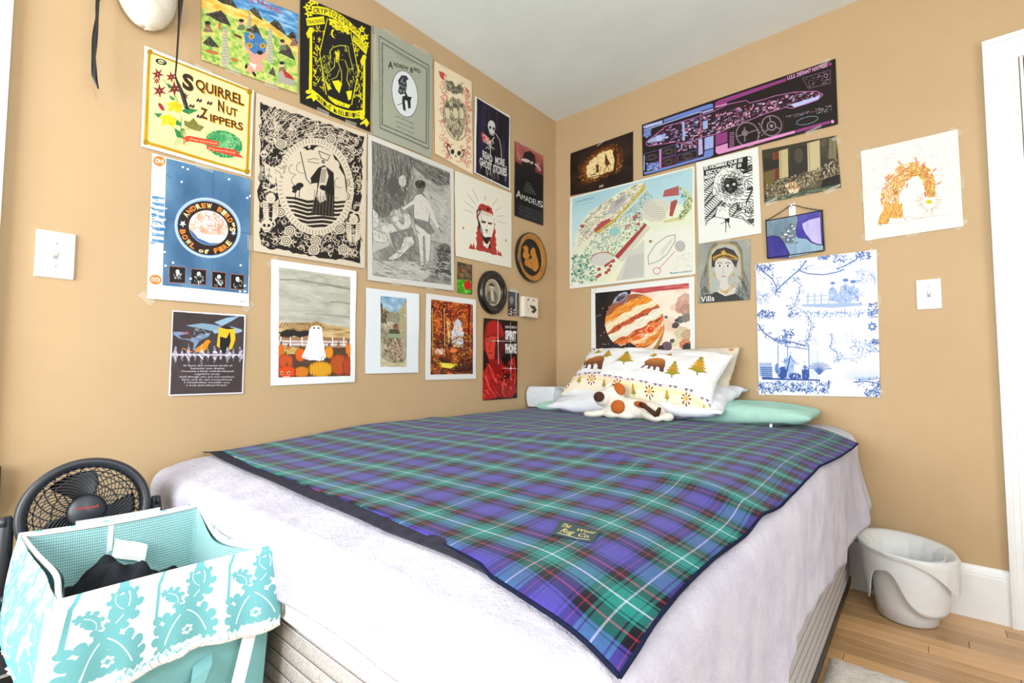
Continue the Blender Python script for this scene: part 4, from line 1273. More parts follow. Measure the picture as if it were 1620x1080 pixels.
    def text(s, txt, p0, p1, h, col, bold=0.0, a=1.0, up=None, fit=True, lean=0.0, serif=False):
        """baseline from p0 to p1 (text is stretched to it), cap height h (crop units, upwards)"""
        T, wd = glyph_tris(txt, bold)
        if not len(T): return s
        p0 = np.array(p0, float); p1 = np.array(p1, float); upv = np.array((0.0, -1.0) if up is None else up)
        u = T[..., 0:1]/wd; v = T[..., 1:2]
        P = p0+(p1-p0)*u+upv*h*v+(p1-p0)/np.linalg.norm(p1-p0)*lean*h*v
        P = s.M(P)
        E = []
        ar = (P[:, 1, 0]-P[:, 0, 0])*(P[:, 2, 1]-P[:, 0, 1])-(P[:, 2, 0]-P[:, 0, 0])*(P[:, 1, 1]-P[:, 0, 1])
        P = np.where((ar < 0)[:, None, None], P[:, ::-1], P)
        E = np.concatenate([P, np.roll(P, -1, 1)], -1).reshape(-1, 4)
        return s.put(s.mask_edges(E), col, a)
    def arctext(s, txt, cx, cy, rx, ry, a0, a1, h, col, bold=0.0, inward=False, rot=0):
        """text along an ellipse arc (degrees, image sense: y down); h = cap height outward (or inward)"""
        T, wd = glyph_tris(txt, bold)
        t = np.radians(a0+(a1-a0)*T[..., 0]/wd); sg = -1 if inward else 1
        kx = rx+sg*h*T[..., 1]; ky = ry+sg*h*T[..., 1]*ry/rx
        x = kx*np.cos(t); y = ky*np.sin(t); r = math.radians(rot)
        P = s.M(np.stack([cx+x*math.cos(r)-y*math.sin(r), cy+x*math.sin(r)+y*math.cos(r)], -1))
        ar = (P[:, 1, 0]-P[:, 0, 0])*(P[:, 2, 1]-P[:, 0, 1])-(P[:, 2, 0]-P[:, 0, 0])*(P[:, 1, 1]-P[:, 0, 1])
        P = np.where((ar < 0)[:, None, None], P[:, ::-1], P)
        return s.put(s.mask_edges(np.concatenate([P, np.roll(P, -1, 1)], -1).reshape(-1, 4)), col)
    def rnd(s, n, reg):
        """random points inside a crop-space polygon or box"""
        if len(reg) == 4 and not hasattr(reg[0], '__len__'):
            x0, y0, x1, y1 = reg; return np.stack([s.rs.uniform(x0, x1, n), s.rs.uniform(y0, y1, n)], -1)
        R = np.array(reg, float); mn = R.min(0); mx = R.max(0); out = []
        while sum(map(len, out)) < n:
            p = mn+(mx-mn)*s.rs.rand(n*2, 2); ins = np.zeros(len(p), bool)
            for (xa, ya), (xb, yb) in zip(R, np.roll(R, -1, 0)):
                c = ((ya > p[:, 1]) != (yb > p[:, 1])); xx = (xb-xa)*(p[:, 1]-ya)/(yb-ya+1e-12)+xa
                ins ^= c & (p[:, 0] < xx)
            out.append(p[ins])
            if len(out) > 60: break
        return np.concatenate(out)[:n]
    def dabs(s, n, reg, cols, lmin, lmax, w, ang=0, spread=180, a=1.0, taper=1.0):
        """brush dabs of several colours"""
        for ci, c in enumerate(cols):
            p = s.rnd(max(1, n//len(cols)), reg); m = len(p)
            t = np.radians(ang+s.rs.uniform(-spread, spread, m)); L = s.rs.uniform(lmin, lmax, m)[:, None]
            d = np.stack([np.cos(t), np.sin(t)], -1)*L
            s.strokes(p-d/2, p+d/2, w*s.rs.uniform(0.6, 1.3, m), c, w*taper*s.rs.uniform(0.3, 1.2, m), a)
        return s
    def squig(s, n, reg, col, size, w, k=7, a=1.0):
        """little curls"""
        A = []; B = []
        P = s.rnd(n, reg)
        for p in P:
            a0 = s.rs.uniform(0, 6.28); dirn = s.rs.choice([-1, 1]); r = size*s.rs.uniform(0.4, 1.0)
            t = np.linspace(0, 1, k); rr = r*(1-t*0.8); an = a0+dirn*t*4.5
            q = p+np.stack([rr*np.cos(an), rr*np.sin(an)], -1); A.append(q[:-1]); B.append(q[1:])
        return s.strokes(np.concatenate(A), np.concatenate(B), w, col, None, a)
    def clipto(s, pts):
        if pts is None: s.clip = None; return s
        mk = s.mask([s.M(pts)]); s.clip = np.zeros((s.Hh, s.W), bool)
        if mk: s.clip[mk[1]:mk[3], mk[0]:mk[2]] = mk[4]
        return s
    def field(s, pts, stops, sx=4, sy=4, seed=0, a=1.0, grad=None):
        """fill polygon with noise coloured through a ramp; grad=(gx,gy,weight) adds a gradient"""
        mk = s.mask([s.M(pts)])
        if mk is None: return s
        x0, y0, x1, y1, m = mk; h, w = m.shape
        f = vnoise(h, w, sx, sy, seed)
        f = np.clip((f-0.5)*1.7+0.5, 0, 1)
        if grad:
            yy, xx = np.mgrid[0:h, 0:w]; g = grad[0]*xx/w+grad[1]*yy/h
            g = g-min(0, grad[0])-min(0, grad[1]); f = f*(1-grad[2])+g*grad[2]
        xs = [p for p, _ in stops]; C = np.array([hexc(c) for _, c in stops])
        col = np.stack([np.interp(f, xs, C[:, i]) for i in range(3)], -1)
        if s.clip is not None: m = m & s.clip[y0:y1, x0:x1]
        sub = s.c[y0:y1, x0:x1]; sub[m] = sub[m]*(1-a)+col[m]*a
        return s
    def image(s, name):
        im = bpy.data.images.new(name, s.W, s.Hh)
        buf = np.ones((s.Hh, s.W, 4), np.float32); buf[..., :3] = np.clip(s.c[::-1], 0, 1)
        im.pixels.foreach_set(buf.ravel()); im.update(); im.pack()
        return im

def print_material(name, im, rough=0.5, spec=0.25):
    k = NT(name, rough, None, spec)
    uv = k.n('ShaderNodeTexCoord'); t = k.n('ShaderNodeTexImage'); t.image = im; t.extension = 'EXTEND'
    k.l(uv.outputs['UV'], t.inputs['Vector']); k.base(t.outputs['Color'])
    n = k.noise(uv.outputs['Object'], 14, 3); k.bump(n, 0.12, 0.01)
    return k.m

M_TAPE = NT('clear_tape', 0.25, '#e9e4d2', 0.5)
M_TAPE.b.inputs['Alpha'].default_value = 0.30
M_TAPE = M_TAPE.m
def sheet(name, wall, corners, label, cat, mat, wave=0.003, seed=0, tapes=(), group=None, off=0.0025, th=0.0007, curl=0.0):
    """a sheet of paper on a wall; corners TL,TR,BR,BL as (along, z)"""
    nu, nv = 13, 15; V = []; UV = []
    c = [np.array(p, float) for p in corners]
    def pt(u, v, extra=0.0):
        p = (c[0]*(1-u)+c[1]*u)*(1-v)+(c[3]*(1-u)+c[2]*u)*v
        d = off+wave*(0.5+0.5*math.sin(u*5.3+seed)*math.cos(v*4.1+seed*1.7))+wave*0.6*(0.5+0.5*math.sin(v*9+seed*2))
        d += curl*max(0, v-0.75)**2*16 + extra
        return (d, p[0], p[1]) if wall == 'L' else (p[0], -d, p[1])
    for j in range(nv):
        for i in range(nu):
            u, v = i/(nu-1), j/(nv-1)
            V.append(pt(u, v)); UV.append((u, 1-v))
    n0 = len(V); flip = wall == 'L'
    fs = grid_faces(nu, nv, flip)
    bk = lambda p: (p[0]-th, p[1], p[2]) if flip else (p[0], p[1]+th, p[2])
    V += [bk(p) for p in V[:n0]]; UV += UV[:n0]
    fs += [tuple(n0+q for q in f) for f in grid_faces(nu, nv, not flip)]
    per = [i for i in range(nu)]+[j*nu+nu-1 for j in range(1, nv)]+[(nv-1)*nu+i for i in range(nu-2, -1, -1)]+[j*nu for j in range(nv-2, 0, -1)]
    m0 = len(V)
    for i in per: V.append(V[i]); UV.append(UV[i])
    for i in per: V.append(V[n0+i]); UV.append(UV[i])
    P_ = len(per)
    for i in range(P_):
        f = (m0+i, m0+(i+1) % P_, m0+P_+(i+1) % P_, m0+P_+i); fs.append(f if flip else f[::-1])
    o = mesh_obj(name, V, fs, mat, None, True, UV)
    w_ = np.linalg.norm(c[1]-c[0]); h_ = np.linalg.norm(c[3]-c[0])
    for (u, v, ang, L) in tapes:
        q = []; a = math.radians(ang); tw = 0.019
        for (sx_, sy_) in ((-1, -1), (1, -1), (1, 1), (-1, 1)):
            dx = sx_*L/2*math.cos(a)-sy_*tw/2*math.sin(a); dy = sx_*L/2*math.sin(a)+sy_*tw/2*math.cos(a)
            x, y, z = pt(u+dx/w_, v+dy/h_)
            k = 0.0012 if (0 <= u+dx/w_ <= 1 and 0 <= v+dy/h_ <= 1) else -off*0.6
            q.append((x+k, y, z) if wall == 'L' else (x, y-k, z))
        mesh_obj('tape', q, [(0, 1, 2, 3)], M_TAPE, o)
    return tag(o, label, cat, group)
TT = [(0.25, 0.0, 5, 0.05), (0.75, 0.0, -4, 0.05)]
TC = [(0.02, 0.02, -45, 0.045), (0.98, 0.02, 45, 0.045), (0.02, 0.98, 45, 0.045), (0.98, 0.98, -45, 0.045)]
TB = [(0.3, 1.0, 3, 0.05), (0.7, 1.0, -3, 0.05)]
# ------------------------------------------------------------------ the prints on the walls
def A(name, bg, crop, ppm=1500, seed=1):
    q, wc, w_, h_ = PX[name]
    a = Art(q, w_, h_, bg, ppm, seed); a.crop(*crop); return a
def post(name, art, obj, label, cat='poster', wall=None, rough=0.5, **kw):
    q, wc, w_, h_ = PX[name]
    wall = wall or ('L' if wc[0][0] < 0 else 'B')
    mat = print_material('print_'+obj, art.image('print_'+name), rough)
    return sheet(obj, wall, wc, label, cat, mat, seed=len(name)*1.3, **kw)
def jag(a, pts, amp, n=6):
    """rough outline"""
    out = []
    for p, q in zip(pts, pts[1:]+pts[:1]):
        for i in range(n):
            t = i/n; out.append((p[0]+(q[0]-p[0])*t+a.rs.uniform(-amp, amp), p[1]+(q[1]-p[1])*t+a.rs.uniform(-amp, amp)))
    return out

# 1 seed-packet style music poster ----------------------------------------------
a = A('squirrel', '#d9e8e0', (200, 60, 4.5))
a.poly([(150, 92), (888, 378), (868, 968), (118, 755)], '#c79a1c')
a.poly([(172, 115), (868, 388), (845, 945), (150, 738)], '#f6e6a0')
a.border([(163, 104), (878, 383), (857, 957), (135, 747)], 3, '#7a5a10')
for cx, cy in ((165, 105), (873, 388), (857, 953), (135, 745)):
    a.ell(cx, cy, 20, 22, '#b98f1b'); a.ring(cx, cy, 12, 14, 3, '#6e5310'); a.ring(cx, cy, 5, 6, 2, '#6e5310')
a.text('S', (396, 355), (478, 388), 108, '#3a2412', 0.05)
a.poly([(400, 330), (425, 362), (470, 372), (480, 352), (440, 350), (415, 330)], '#d79a20', 0.55)
a.text('S', (400, 352), (474, 382), 100, '#3a2412', 0.04)
a.text('QUIRREL', (494, 368), (838, 492), 72, '#d79a20', 0.05); a.text('QUIRREL', (490, 362), (832, 486), 72, '#4a2d16', 0.02)
a.text('N', (652, 524), (697, 542), 80, '#d79a20', 0.05); a.text('N', (648, 520), (692, 537), 80, '#4a2d16', 0.03)
a.text('UT', (712, 548), (790, 574), 58, '#d79a20', 0.05); a.text('UT', (708, 544), (786, 570), 58, '#4a2d16', 0.02)
a.text('Z', (528, 572), (578, 590), 74, '#d79a20', 0.05); a.text('Z', (524, 568), (574, 586), 74, '#4a2d16', 0.03)
a.text('IPPERS', (596, 602), (830, 668), 54, '#d79a20', 0.05); a.text('IPPERS', (592, 598), (826, 663), 54, '#4a2d16', 0.02)
a.ell(245, 175, 42, 20, '#2c2a20', 18); a.ell(245, 175, 24, 13, '#f2e6b0', 18); a.text('1996', (222, 176), (266, 190), 14, '#2c2a20', 0.03)
def star(a, cx, cy, r, col, n=6, rot=0, thin=0.35):
    P = []
    for i in range(n*2):
        rr = r if i % 2 == 0 else r*thin; t = rot+math.pi*i/n; P.append((cx+rr*math.cos(t), cy+rr*math.sin(t)))
    a.poly(P, col)
a.line([(390, 560), (385, 640), (410, 760)], 5, '#3f6a2c'); a.line([(260, 300), (330, 380), (380, 500)], 4, '#3f6a2c')
for i in range(9): a.line([(385+i*3, 650), (340+i*13, 770)], 3, '#4d7a35')
for cx, cy, r in ((222, 262, 50), (318, 282, 46), (235, 380, 56), (340, 365, 60), (415, 420, 34), (215, 310, 30)):
    star(a, cx, cy, r, '#8d3038', 6, cx*0.1, 0.36); star(a, cx, cy, r*0.6, '#5d1a28', 6, cx*0.1, 0.3); a.ell(cx, cy, 6, 6, '#c98a4a')
a.ell(246, 496, 14, 34, '#9c3038', -35)
for p, c in (([(300, 410), (340, 430), (345, 450), (315, 445)], '#3f8a4a'), ([(190, 540), (255, 545), (225, 575)], '#2f8048'), ([(390, 525), (430, 500), (510, 520), (440, 550)], '#2f8048'),
             ([(340, 570), (385, 610), (390, 635), (350, 625)], '#2f8048'), ([(335, 645), (380, 670), (400, 720), (355, 710)], '#2f8048'), ([(280, 325), (310, 335), (330, 370), (300, 360)], '#3f6a3c')): a.poly(p, c)
for (cx, cy, r) in ((340, 488, 62), (295, 585, 66)):
    a.poly([(cx-r*1.0, cy-r*.3), (cx-r*.3, cy-r*.4), (cx+r*.1, cy-r*.6), (cx+r*.45, cy-r*.25), (cx+r*.95, cy), (cx+r*.6, cy+r*.9), (cx-r*.1, cy+r*.5), (cx-r*.8, cy+r*.7), (cx-r*.6, cy+r*.1)], '#ecc81e')
    a.dabs(30, (cx-r*.6, cy-r*.3, cx+r*.6, cy+r*.5), ['#c99a10', '#f6e04a'], 8, 26, 3, 60, 40)
a.poly([(405, 590), (440, 605), (475, 575), (510, 620), (552, 640), (520, 672), (440, 650), (410, 625)], '#7c7a3c')
a.dabs(30, (415, 595, 540, 665), ['#5d5c28', '#98944e'], 10, 30, 3, 30, 40)
for cx, cy in ((515, 450), (588, 470), (462, 490), (515, 565)):
    a.poly([(cx-20, cy-5), (cx-2, cy-18), (cx+2, cy), (cx+18, cy-16), (cx+22, cy+8), (cx+4, cy+16), (cx-4, cy+4), (cx-14, cy+14)], '#4a3038')
a.ell(690, 760, 135, 92, '#2f8a4e', 18); a.ell(700, 745, 80, 62, '#6cb478', 18)
a.dabs(160, a.ellp(690, 760, 140, 95, 18), ['#1d6b38', '#7cc488', '#3f9a5c', '#a7d8a8'], 12, 46, 4, 20, 60)
a.ell(655, 715, 60, 26, '#3f9a5c', 10); a.dabs(60, a.ellp(640, 700, 80, 30, 10), ['#1d6b38', '#6cb478'], 10, 30, 3)
a.poly([(390, 718), (440, 700), (655, 742), (648, 775), (440, 740), (405, 748), (418, 732)], '#d8452a')
a.poly([(568, 768), (770, 800), (832, 860), (790, 852), (600, 805), (570, 795)], '#d8452a')
a.text('Perennial', (450, 730), (640, 762), 15, '#f4b48a', 0.02); a.text('Favorites', (585, 795), (770, 828), 15, '#f4b48a', 0.02)
for i, (x0, y0, x1, y1) in enumerate(((195, 645, 300, 672), (185, 660, 330, 695), (175, 702, 305, 735), (175, 715, 320, 755), (175, 732, 300, 768))):
    a.text(['A Treasury of', 'Seasonal Garden', 'Mammoth Records', 'Perennial Favorites', 'from the south'][i], (x0, y0), (x1, y1), 7, '#9a8a50')
post('squirrel', a, 'seed_packet_poster', 'yellow seed packet style music poster lettered SQUIRREL NUT ZIPPERS', tapes=[(0.5, 0, 3, 0.05)])

# 2 folk painting poster with heads, hills and towers ---------------------------------
a = A('talking', '#a8bf6a', (300, 0, 6.75), seed=3)
a.field([(100, -250), (1200, -50), (1180, 1060), (100, 650)], [(0, '#5f9a3e'), (0.35, '#9cc05a'), (0.7, '#c5cf74'), (1, '#e0d078')], 26, 26, 2)
a.field([(100, -300), (300, 0), (450, 80), (600, 130), (800, 230), (1000, 400), (1150, 470), (1160, 620), (950, 420), (750, 300), (560, 250), (300, 130), (100, 90)], [(0, '#e0a030'), (0.5, '#f0c45a'), (1, '#f5d98a')], 14, 14, 5)
a.field([(250, -300), (1200, -50), (1150, 480), (1010, 385), (820, 245), (650, 125), (480, 90), (340, -60)], [(0, '#2f6db0'), (0.5, '#5f9cd0'), (1, '#a5cbe6')], 8, 14, 7)
for p in ([(260, 0), (330, -60), (400, -40), (480, 100), (400, 60), (320, 40)], [(600, 110), (650, 75), (690, 110), (745, 225), (660, 170)], [(820, 250), (880, 210), (930, 240), (1020, 385), (900, 310)], [(1020, 390), (1085, 340), (1120, 380), (1145, 480), (1100, 450)],
          [(150, 160), (310, 115), (350, 160), (410, 275), (300, 240), (200, 180)], [(560, 320), (670, 260), (700, 320), (745, 415), (640, 350)], [(920, 560), (1020, 475), (1060, 520), (1120, 655), (1010, 600)], [(130, 470), (200, 390), (240, 440), (300, 510), (200, 500)], [(805, 780), (860, 715), (890, 820)]):
    a.poly(p, '#3a3632'); a.dabs(40, p, ['#5d564e', '#211f20', '#7a7066'], 14, 34, 4, 65, 20)
for (x, y0, y1, w_) in ((355, 300, 700, 42), (600, 140, 300, 22), (830, 300, 670, 36)):
    P = [(x-w_*.55, y0), (x+w_*.3, y0), (x+w_, y1), (x-w_, y1)]
    a.poly(P, '#b9b6a6'); 
    for i in range(12): t = i/12; yy = y0+(y1-y0)*t; ww = w_*(0.5+0.5*t); a.line([(x-ww, yy), (x+ww, yy+8)], 2.5, '#5d5a55'); a.line([(x-ww+20+(i % 3)*12, yy), (x-ww+20+(i % 3)*12, yy+(y1-y0)/12)], 2, '#5d5a55')
P = [(545, 345), (690, 350), (790, 450), (770, 600), (620, 600), (560, 470)]
a.poly(P, '#3f77b5'); a.dabs(60, P, ['#2a5a98', '#6aa0d4'], 12, 40, 4)
for cx, cy in ((625, 385), (605, 480), (745, 485)): a.ell(cx, cy, 32, 30, '#c9a040', 20); a.ell(cx, cy, 16, 18, '#8a6a2c')
sk = '#dca08e'
a.poly([(490, 420), (520, 440), (640, 560), (700, 590), (770, 560), (800, 500), (790, 600), (720, 660), (760, 720), (740, 760), (660, 755), (620, 790), (570, 750), (610, 650), (600, 570), (520, 460)], sk)
a.ell(710, 580, 32, 30, sk); a.ell(715, 558, 34, 22, '#2a2320', 10); a.poly([(595, 655), (680, 690), (660, 740), (620, 700)], '#eee6d8'); a.ell(568, 705, 14, 26, '#26211f', 10); a.ell(652, 785, 14, 32, '#26211f', -35)
for cx, cy, c in ((180, 265, '#7a5348'), (515, 235, sk), (968, 455, sk), (960, 690, '#e6c0a6'), (1095, 415, '#b06a50')):
    a.poly([(cx-45, cy+80), (cx-20, cy+25), (cx+25, cy+25), (cx+55, cy+85)], ['#8a6a5a', '#e8e4d8', '#6a7a5a'][int(cx) % 3]); a.ell(cx, cy, 26, 30, c, 10); a.ell(cx, cy-16, 28, 18, '#2d2622', 10)
a.poly([(910, 770), (970, 750), (1110, 860), (1110, 935), (920, 880)], '#a8a498'); a.poly([(965, 750), (1045, 790), (1110, 862), (1000, 830)], '#b8302c')
a.poly([(440, 350), (520, 385), (525, 415), (445, 380)], '#6a3a2c'); a.ell(220, 560, 70, 20, '#b87040', 12); a.ell(450, 635, 40, 18, '#b87040', 25); a.ell(297, 280, 14, 40, '#c07048')
a.dabs(260, (110, 100, 1160, 1000), ['#3f6a2c', '#6f9a3f', '#2c3a24', '#d4d48a'], 8, 24, 3.5, 80, 25)
a.text('Talking Heads', (330, -120), (955, 150), 62, '#b8405a', 0.01)
a.dabs(40, (480, 0, 1140, 280), ['#24405c', '#e8eef2'], 6, 16, 4)
post('talking', a, 'folk_art_poster', 'colourful folk painting poster of hills, towers and small figures at the top border', tapes=TB)

# 3 black and yellow poster --------------------------------------------------------
Y = '#e6dc1e'
a = A('crypto', '#1d1b1a', (460, 0, 4.909), seed=5)
def band(a, pts, h, col):
    P = [(x, y) for x, y in pts]+[(x, y+h) for x, y in pts[::-1]]; a.poly(P, col)
top = [(150+i*400/14, 50+190*(i/14)**1.9+6*math.sin(i)) for i in range(15)]
top = [(150, 50), (200, 48), (260, 58), (320, 82), (380, 118), (440, 165), (500, 222), (555, 285)]
band(a, top, 62, Y)
for i, ch in enumerate('CRYPTOZOOLOGY'):
    t = i/13*6.6; k = int(t); f = t-k; x = top[k][0]+(top[k+1][0]-top[k][0])*f+12; y = top[k][1]+(top[k+1][1]-top[k][1])*f
    sl = (top[k+1][1]-top[k][1])/(top[k+1][0]-top[k][0])
    a.text(ch, (x, y+54), (x+24, y+54+24*sl), 42, '#1d1b1a', 0.015)
a.poly([(110, 145), (240, 125), (248, 185), (118, 205)], Y); a.text('TRACKING', (120, 192), (238, 172), 30, '#1d1b1a')
a.poly([(470, 270), (590, 375), (578, 430), (468, 320)], Y); a.text('SOCIETY', (478, 310), (575, 405), 30, '#1d1b1a')
bot = [(150, 690), (200, 730), (260, 785), (330, 825), (400, 850), (470, 862), (550, 855)]
band(a, bot, 58, Y)
def bt(txt, t0, t1):
    n = len(txt)
    for i, ch in enumerate(txt):
        if ch == ' ': continue
        t = t0+(t1-t0)*i/n; k = min(int(t), 5); f = t-k; x = bot[k][0]+(bot[k+1][0]-bot[k][0])*f; y = bot[k][1]+(bot[k+1][1]-bot[k][1])*f
        sl = (bot[k+1][1]-bot[k][1])/(bot[k+1][0]-bot[k][0]); a.text(ch, (x, y+48), (x+17, y+48+17*sl), 36, '#1d1b1a', 0.012)
bt('SEEING', 0.75, 2.5); bt('is', 2.75, 3.1); bt('BELIEVING', 3.3, 5.7)
a.line([(268, 140), (208, 415), (258, 735)], 6, Y); a.line([(450, 245), (508, 560), (455, 815)], 6, Y)
for x in (0, 1):
    X = [145, 560][x]; Y0 = [215, 430][x]; Y1 = [700, 900][x]
    a.poly([(X-8, Y0), (X+10, Y0), (X+8, Y1), (X-14, Y1)], Y); a.poly([(X-35, Y0+50), (X-10, Y0), (X+20, Y0+10), (X+10, Y0+50), (X-20, Y0+90)], Y)
    a.poly([(X-35, Y1+70), (X-30, Y1+55), (X+20, Y1+20), (X+45, Y1+60), (X+20, Y1+90), (X+5, Y1+60)], Y)
    a.ell(X-15, Y1+15, 22, 16, Y); 
for cx, cy in ((150, 20), (120, 60), (190, 10), (540, 230), (570, 290), (575, 350), (130, 110)):
    star(a, cx, cy, 34, Y, 5, cx, 0.5); a.ell(cx, cy, 6, 6, '#1d1b1a')
a.clipto([(160, 200), (262, 160), (210, 415), (258, 720), (160, 660)]); a.dabs(90, (150, 200, 260, 720), [Y], 14, 50, 6, 75, 60); a.dabs(40, (150, 200, 260, 720), ['#1d1b1a'], 10, 40, 4); a.clipto(None)
a.clipto([(455, 300), (545, 420), (545, 860), (460, 810), (508, 560)]); a.dabs(80, (450, 300, 550, 860), [Y], 14, 40, 6, 70, 50); a.clipto(None)
a.poly(jag(a, [(275, 140), (330, 150), (430, 215), (440, 262), (380, 245), (330, 225), (290, 200)], 8), Y); a.dabs(30, (275, 150, 430, 250), ['#1d1b1a'], 8, 26, 4)
a.poly([(322, 225), (300, 232), (292, 258), (302, 285), (328, 302), (312, 280), (306, 255)], Y)
for i in range(16): p = a.rnd(1, (250, 250, 460, 500))[0]; a.ell(p[0], p[1], 3, 3, Y)
L = '#b8b838'
a.line([(290, 460), (285, 400), (310, 368), (370, 352), (405, 360), (418, 400), (400, 395)], 7, L); a.line([(400, 350), (430, 365), (435, 420), (455, 500), (465, 550)], 5, L)
a.dabs(60, [(318, 410), (360, 395), (355, 470), (330, 480)], [Y], 16, 40, 3, 85, 10)
a.line([(320, 450), (318, 520), (270, 570), (262, 620)], 6, L); a.line([(345, 480), (372, 560), (375, 620), (355, 720)], 6, L); a.line([(400, 470), (425, 540), (415, 620), (440, 680)], 6, L); a.line([(355, 545), (335, 600), (290, 620)], 5, L)
a.poly([(300, 630), (350, 625), (378, 650), (358, 725), (330, 690)], Y); a.poly([(410, 710), (460, 705), (450, 770), (430, 780)], Y); a.poly([(250, 620), (300, 690), (270, 700)], Y)
a.dabs(70, (225, 430, 290, 700), [L], 10, 26, 5, 80, 30); a.dabs(40, (430, 500, 500, 700), [L], 10, 26, 4, 80, 30)
a.poly([(270, 740), (320, 765), (400, 800), (450, 815), (430, 840), (330, 810), (280, 770)], Y); a.dabs(40, (280, 750, 440, 830), ['#1d1b1a'], 8, 20, 3)
post('crypto', a, 'banner_poster', 'black and yellow cryptozoology society poster with banners round a walking creature', tapes=TB)

# 4 grey-green concert poster --------------------------------------------------------
a = A('bird', '#9fa494', (580, 30, 4.32), seed=6)
D = '#2f322d'
ou = [(78, 118), (420, 322), (418, 888), (85, 745)]
for i in range(4):
    p, q = np.array(ou[i], float), np.array(ou[(i+1) % 4], float); n = 40
    for j in range(n): 
        t = (j+0.5)/n; c = p+(q-p)*t; a.poly([(c[0]-4, c[1]), (c[0]+1, c[1]-7), (c[0]+5, c[1]+2), (c[0], c[1]+7)], '#4c5048')
a.border([(98, 162), (406, 340), (404, 855), (98, 722)], 4, D); a.border([(104, 172), (400, 346), (398, 845), (104, 718)], 1.5, D)
a.text('THE MYSTERIOUS PRODUCTION', (185, 235), (315, 305), 9, '#5a5e55'); a.text('presents an evening with', (195, 255), (300, 310), 7, '#5a5e55')
a.text('A', (138, 332), (172, 342), 46, D, 0.03); a.text('NDREW', (176, 322), (278, 352), 27, D, 0.03); a.text('B', (290, 362), (310, 370), 34, D, 0.03); a.text('IRD', (314, 352), (362, 374), 24, D, 0.03)
a.ell(252, 512, 88, 162, '#2f322d', -8); a.ell(252, 512, 85, 158, '#d3dade', -8)
a.poly([(205, 420), (230, 385), (262, 388), (278, 412), (262, 418), (265, 460), (258, 500), (272, 530), (300, 535), (290, 560), (292, 610), (275, 612), (268, 560), (250, 555), (255, 600), (258, 632), (240, 620), (232, 560), (235, 530), (205, 500), (212, 460)], '#24262a')
a.dabs(30, [(210, 430), (255, 400), (260, 500), (215, 500)], ['#8a9096', '#c3cacf'], 10, 24, 2.5, 60, 40); a.line([(200, 590), (235, 575), (250, 560)], 4, '#24262a'); a.ell(240, 520, 14, 8, '#d3dade')
for i, (t, y) in enumerate((('with Dosh & Haley', 690), ('September 26, 2007', 722), ('Murat Centre, Indianapolis', 752))): a.text(t, (190+i*3, y-22+i*4), (312+i*2, y+30+i*3), 11, '#4c5048', 0.01)
a.text('letterpress', (360, 880), (405, 900), 6, '#5a5e55')
post('bird', a, 'concert_poster', 'grey green concert poster with a bird figure in a white oval', tapes=[(0.3, 0.0, 5, 0.1), (0.8, 0.0, 5, 0.09), (0.02, 0.3, 88, 0.2)])

# 5 cream print with skull and red scrolls -----------------------------------------------
a = A('skullred', '#e2d4b4', (580, 30, 4.32), seed=7)
a.squig(130, [(500, 360), (540, 380), (540, 600), (520, 780), (560, 860), (600, 860), (680, 870), (700, 960), (690, 1010), (630, 960), (520, 960), (500, 700), (505, 500)], '#c4796a', 24, 4)
a.squig(80, [(645, 480), (700, 500), (700, 900), (650, 820), (660, 640)], '#c4796a', 22, 4)
a.poly([(485, 355), (525, 370), (520, 420), (500, 400)], '#b84a3c'); a.poly([(655, 455), (698, 500), (680, 500)], '#b84a3c')
a.poly(jag(a, [(530, 560), (580, 530), (640, 560), (675, 620), (665, 740), (620, 830), (560, 780), (525, 680)], 6), '#8f8870')
a.dabs(260, [(530, 560), (580, 530), (640, 560), (675, 620), (665, 740), (620, 830), (560, 780), (525, 680)], ['#3c3a32', '#55523f', '#c8bfa0', '#d8cfae'], 8, 34, 4, 85, 30)
for cx in (545, 597, 640): a.ell(cx, 640, 15, 40, '#d0c6a4', -5); a.ell(cx, 590, 14, 16, '#5d594a')
a.poly(jag(a, [(530, 420), (580, 430), (600, 460), (640, 440), (650, 500), (600, 510), (545, 490)], 6), '#6e6a5a'); a.dabs(60, (530, 430, 650, 510), ['#3c3a32', '#b8b092'], 10, 30, 3, 25, 40)
a.ring(597, 690, 76, 138, 5, '#6e6a5a', -12)
a.ell(600, 905, 40, 52, '#ddd6bc', -10); a.poly([(572, 940), (635, 950), (625, 970), (580, 962)], '#ddd6bc'); a.ell(578, 905, 13, 17, '#2c2a26'); a.ell(624, 915, 13, 17, '#2c2a26'); a.poly([(600, 922), (608, 942), (596, 940)], '#2c2a26')
a.line([(565, 880), (545, 850), (540, 880), (560, 930)], 7, '#2c2a26'); a.line([(640, 900), (660, 890), (655, 930), (635, 940)], 6, '#2c2a26')
post('skullred', a, 'shield_print', 'narrow cream print with a skull below a grey shield and red scrolls', tapes=TT[:1])

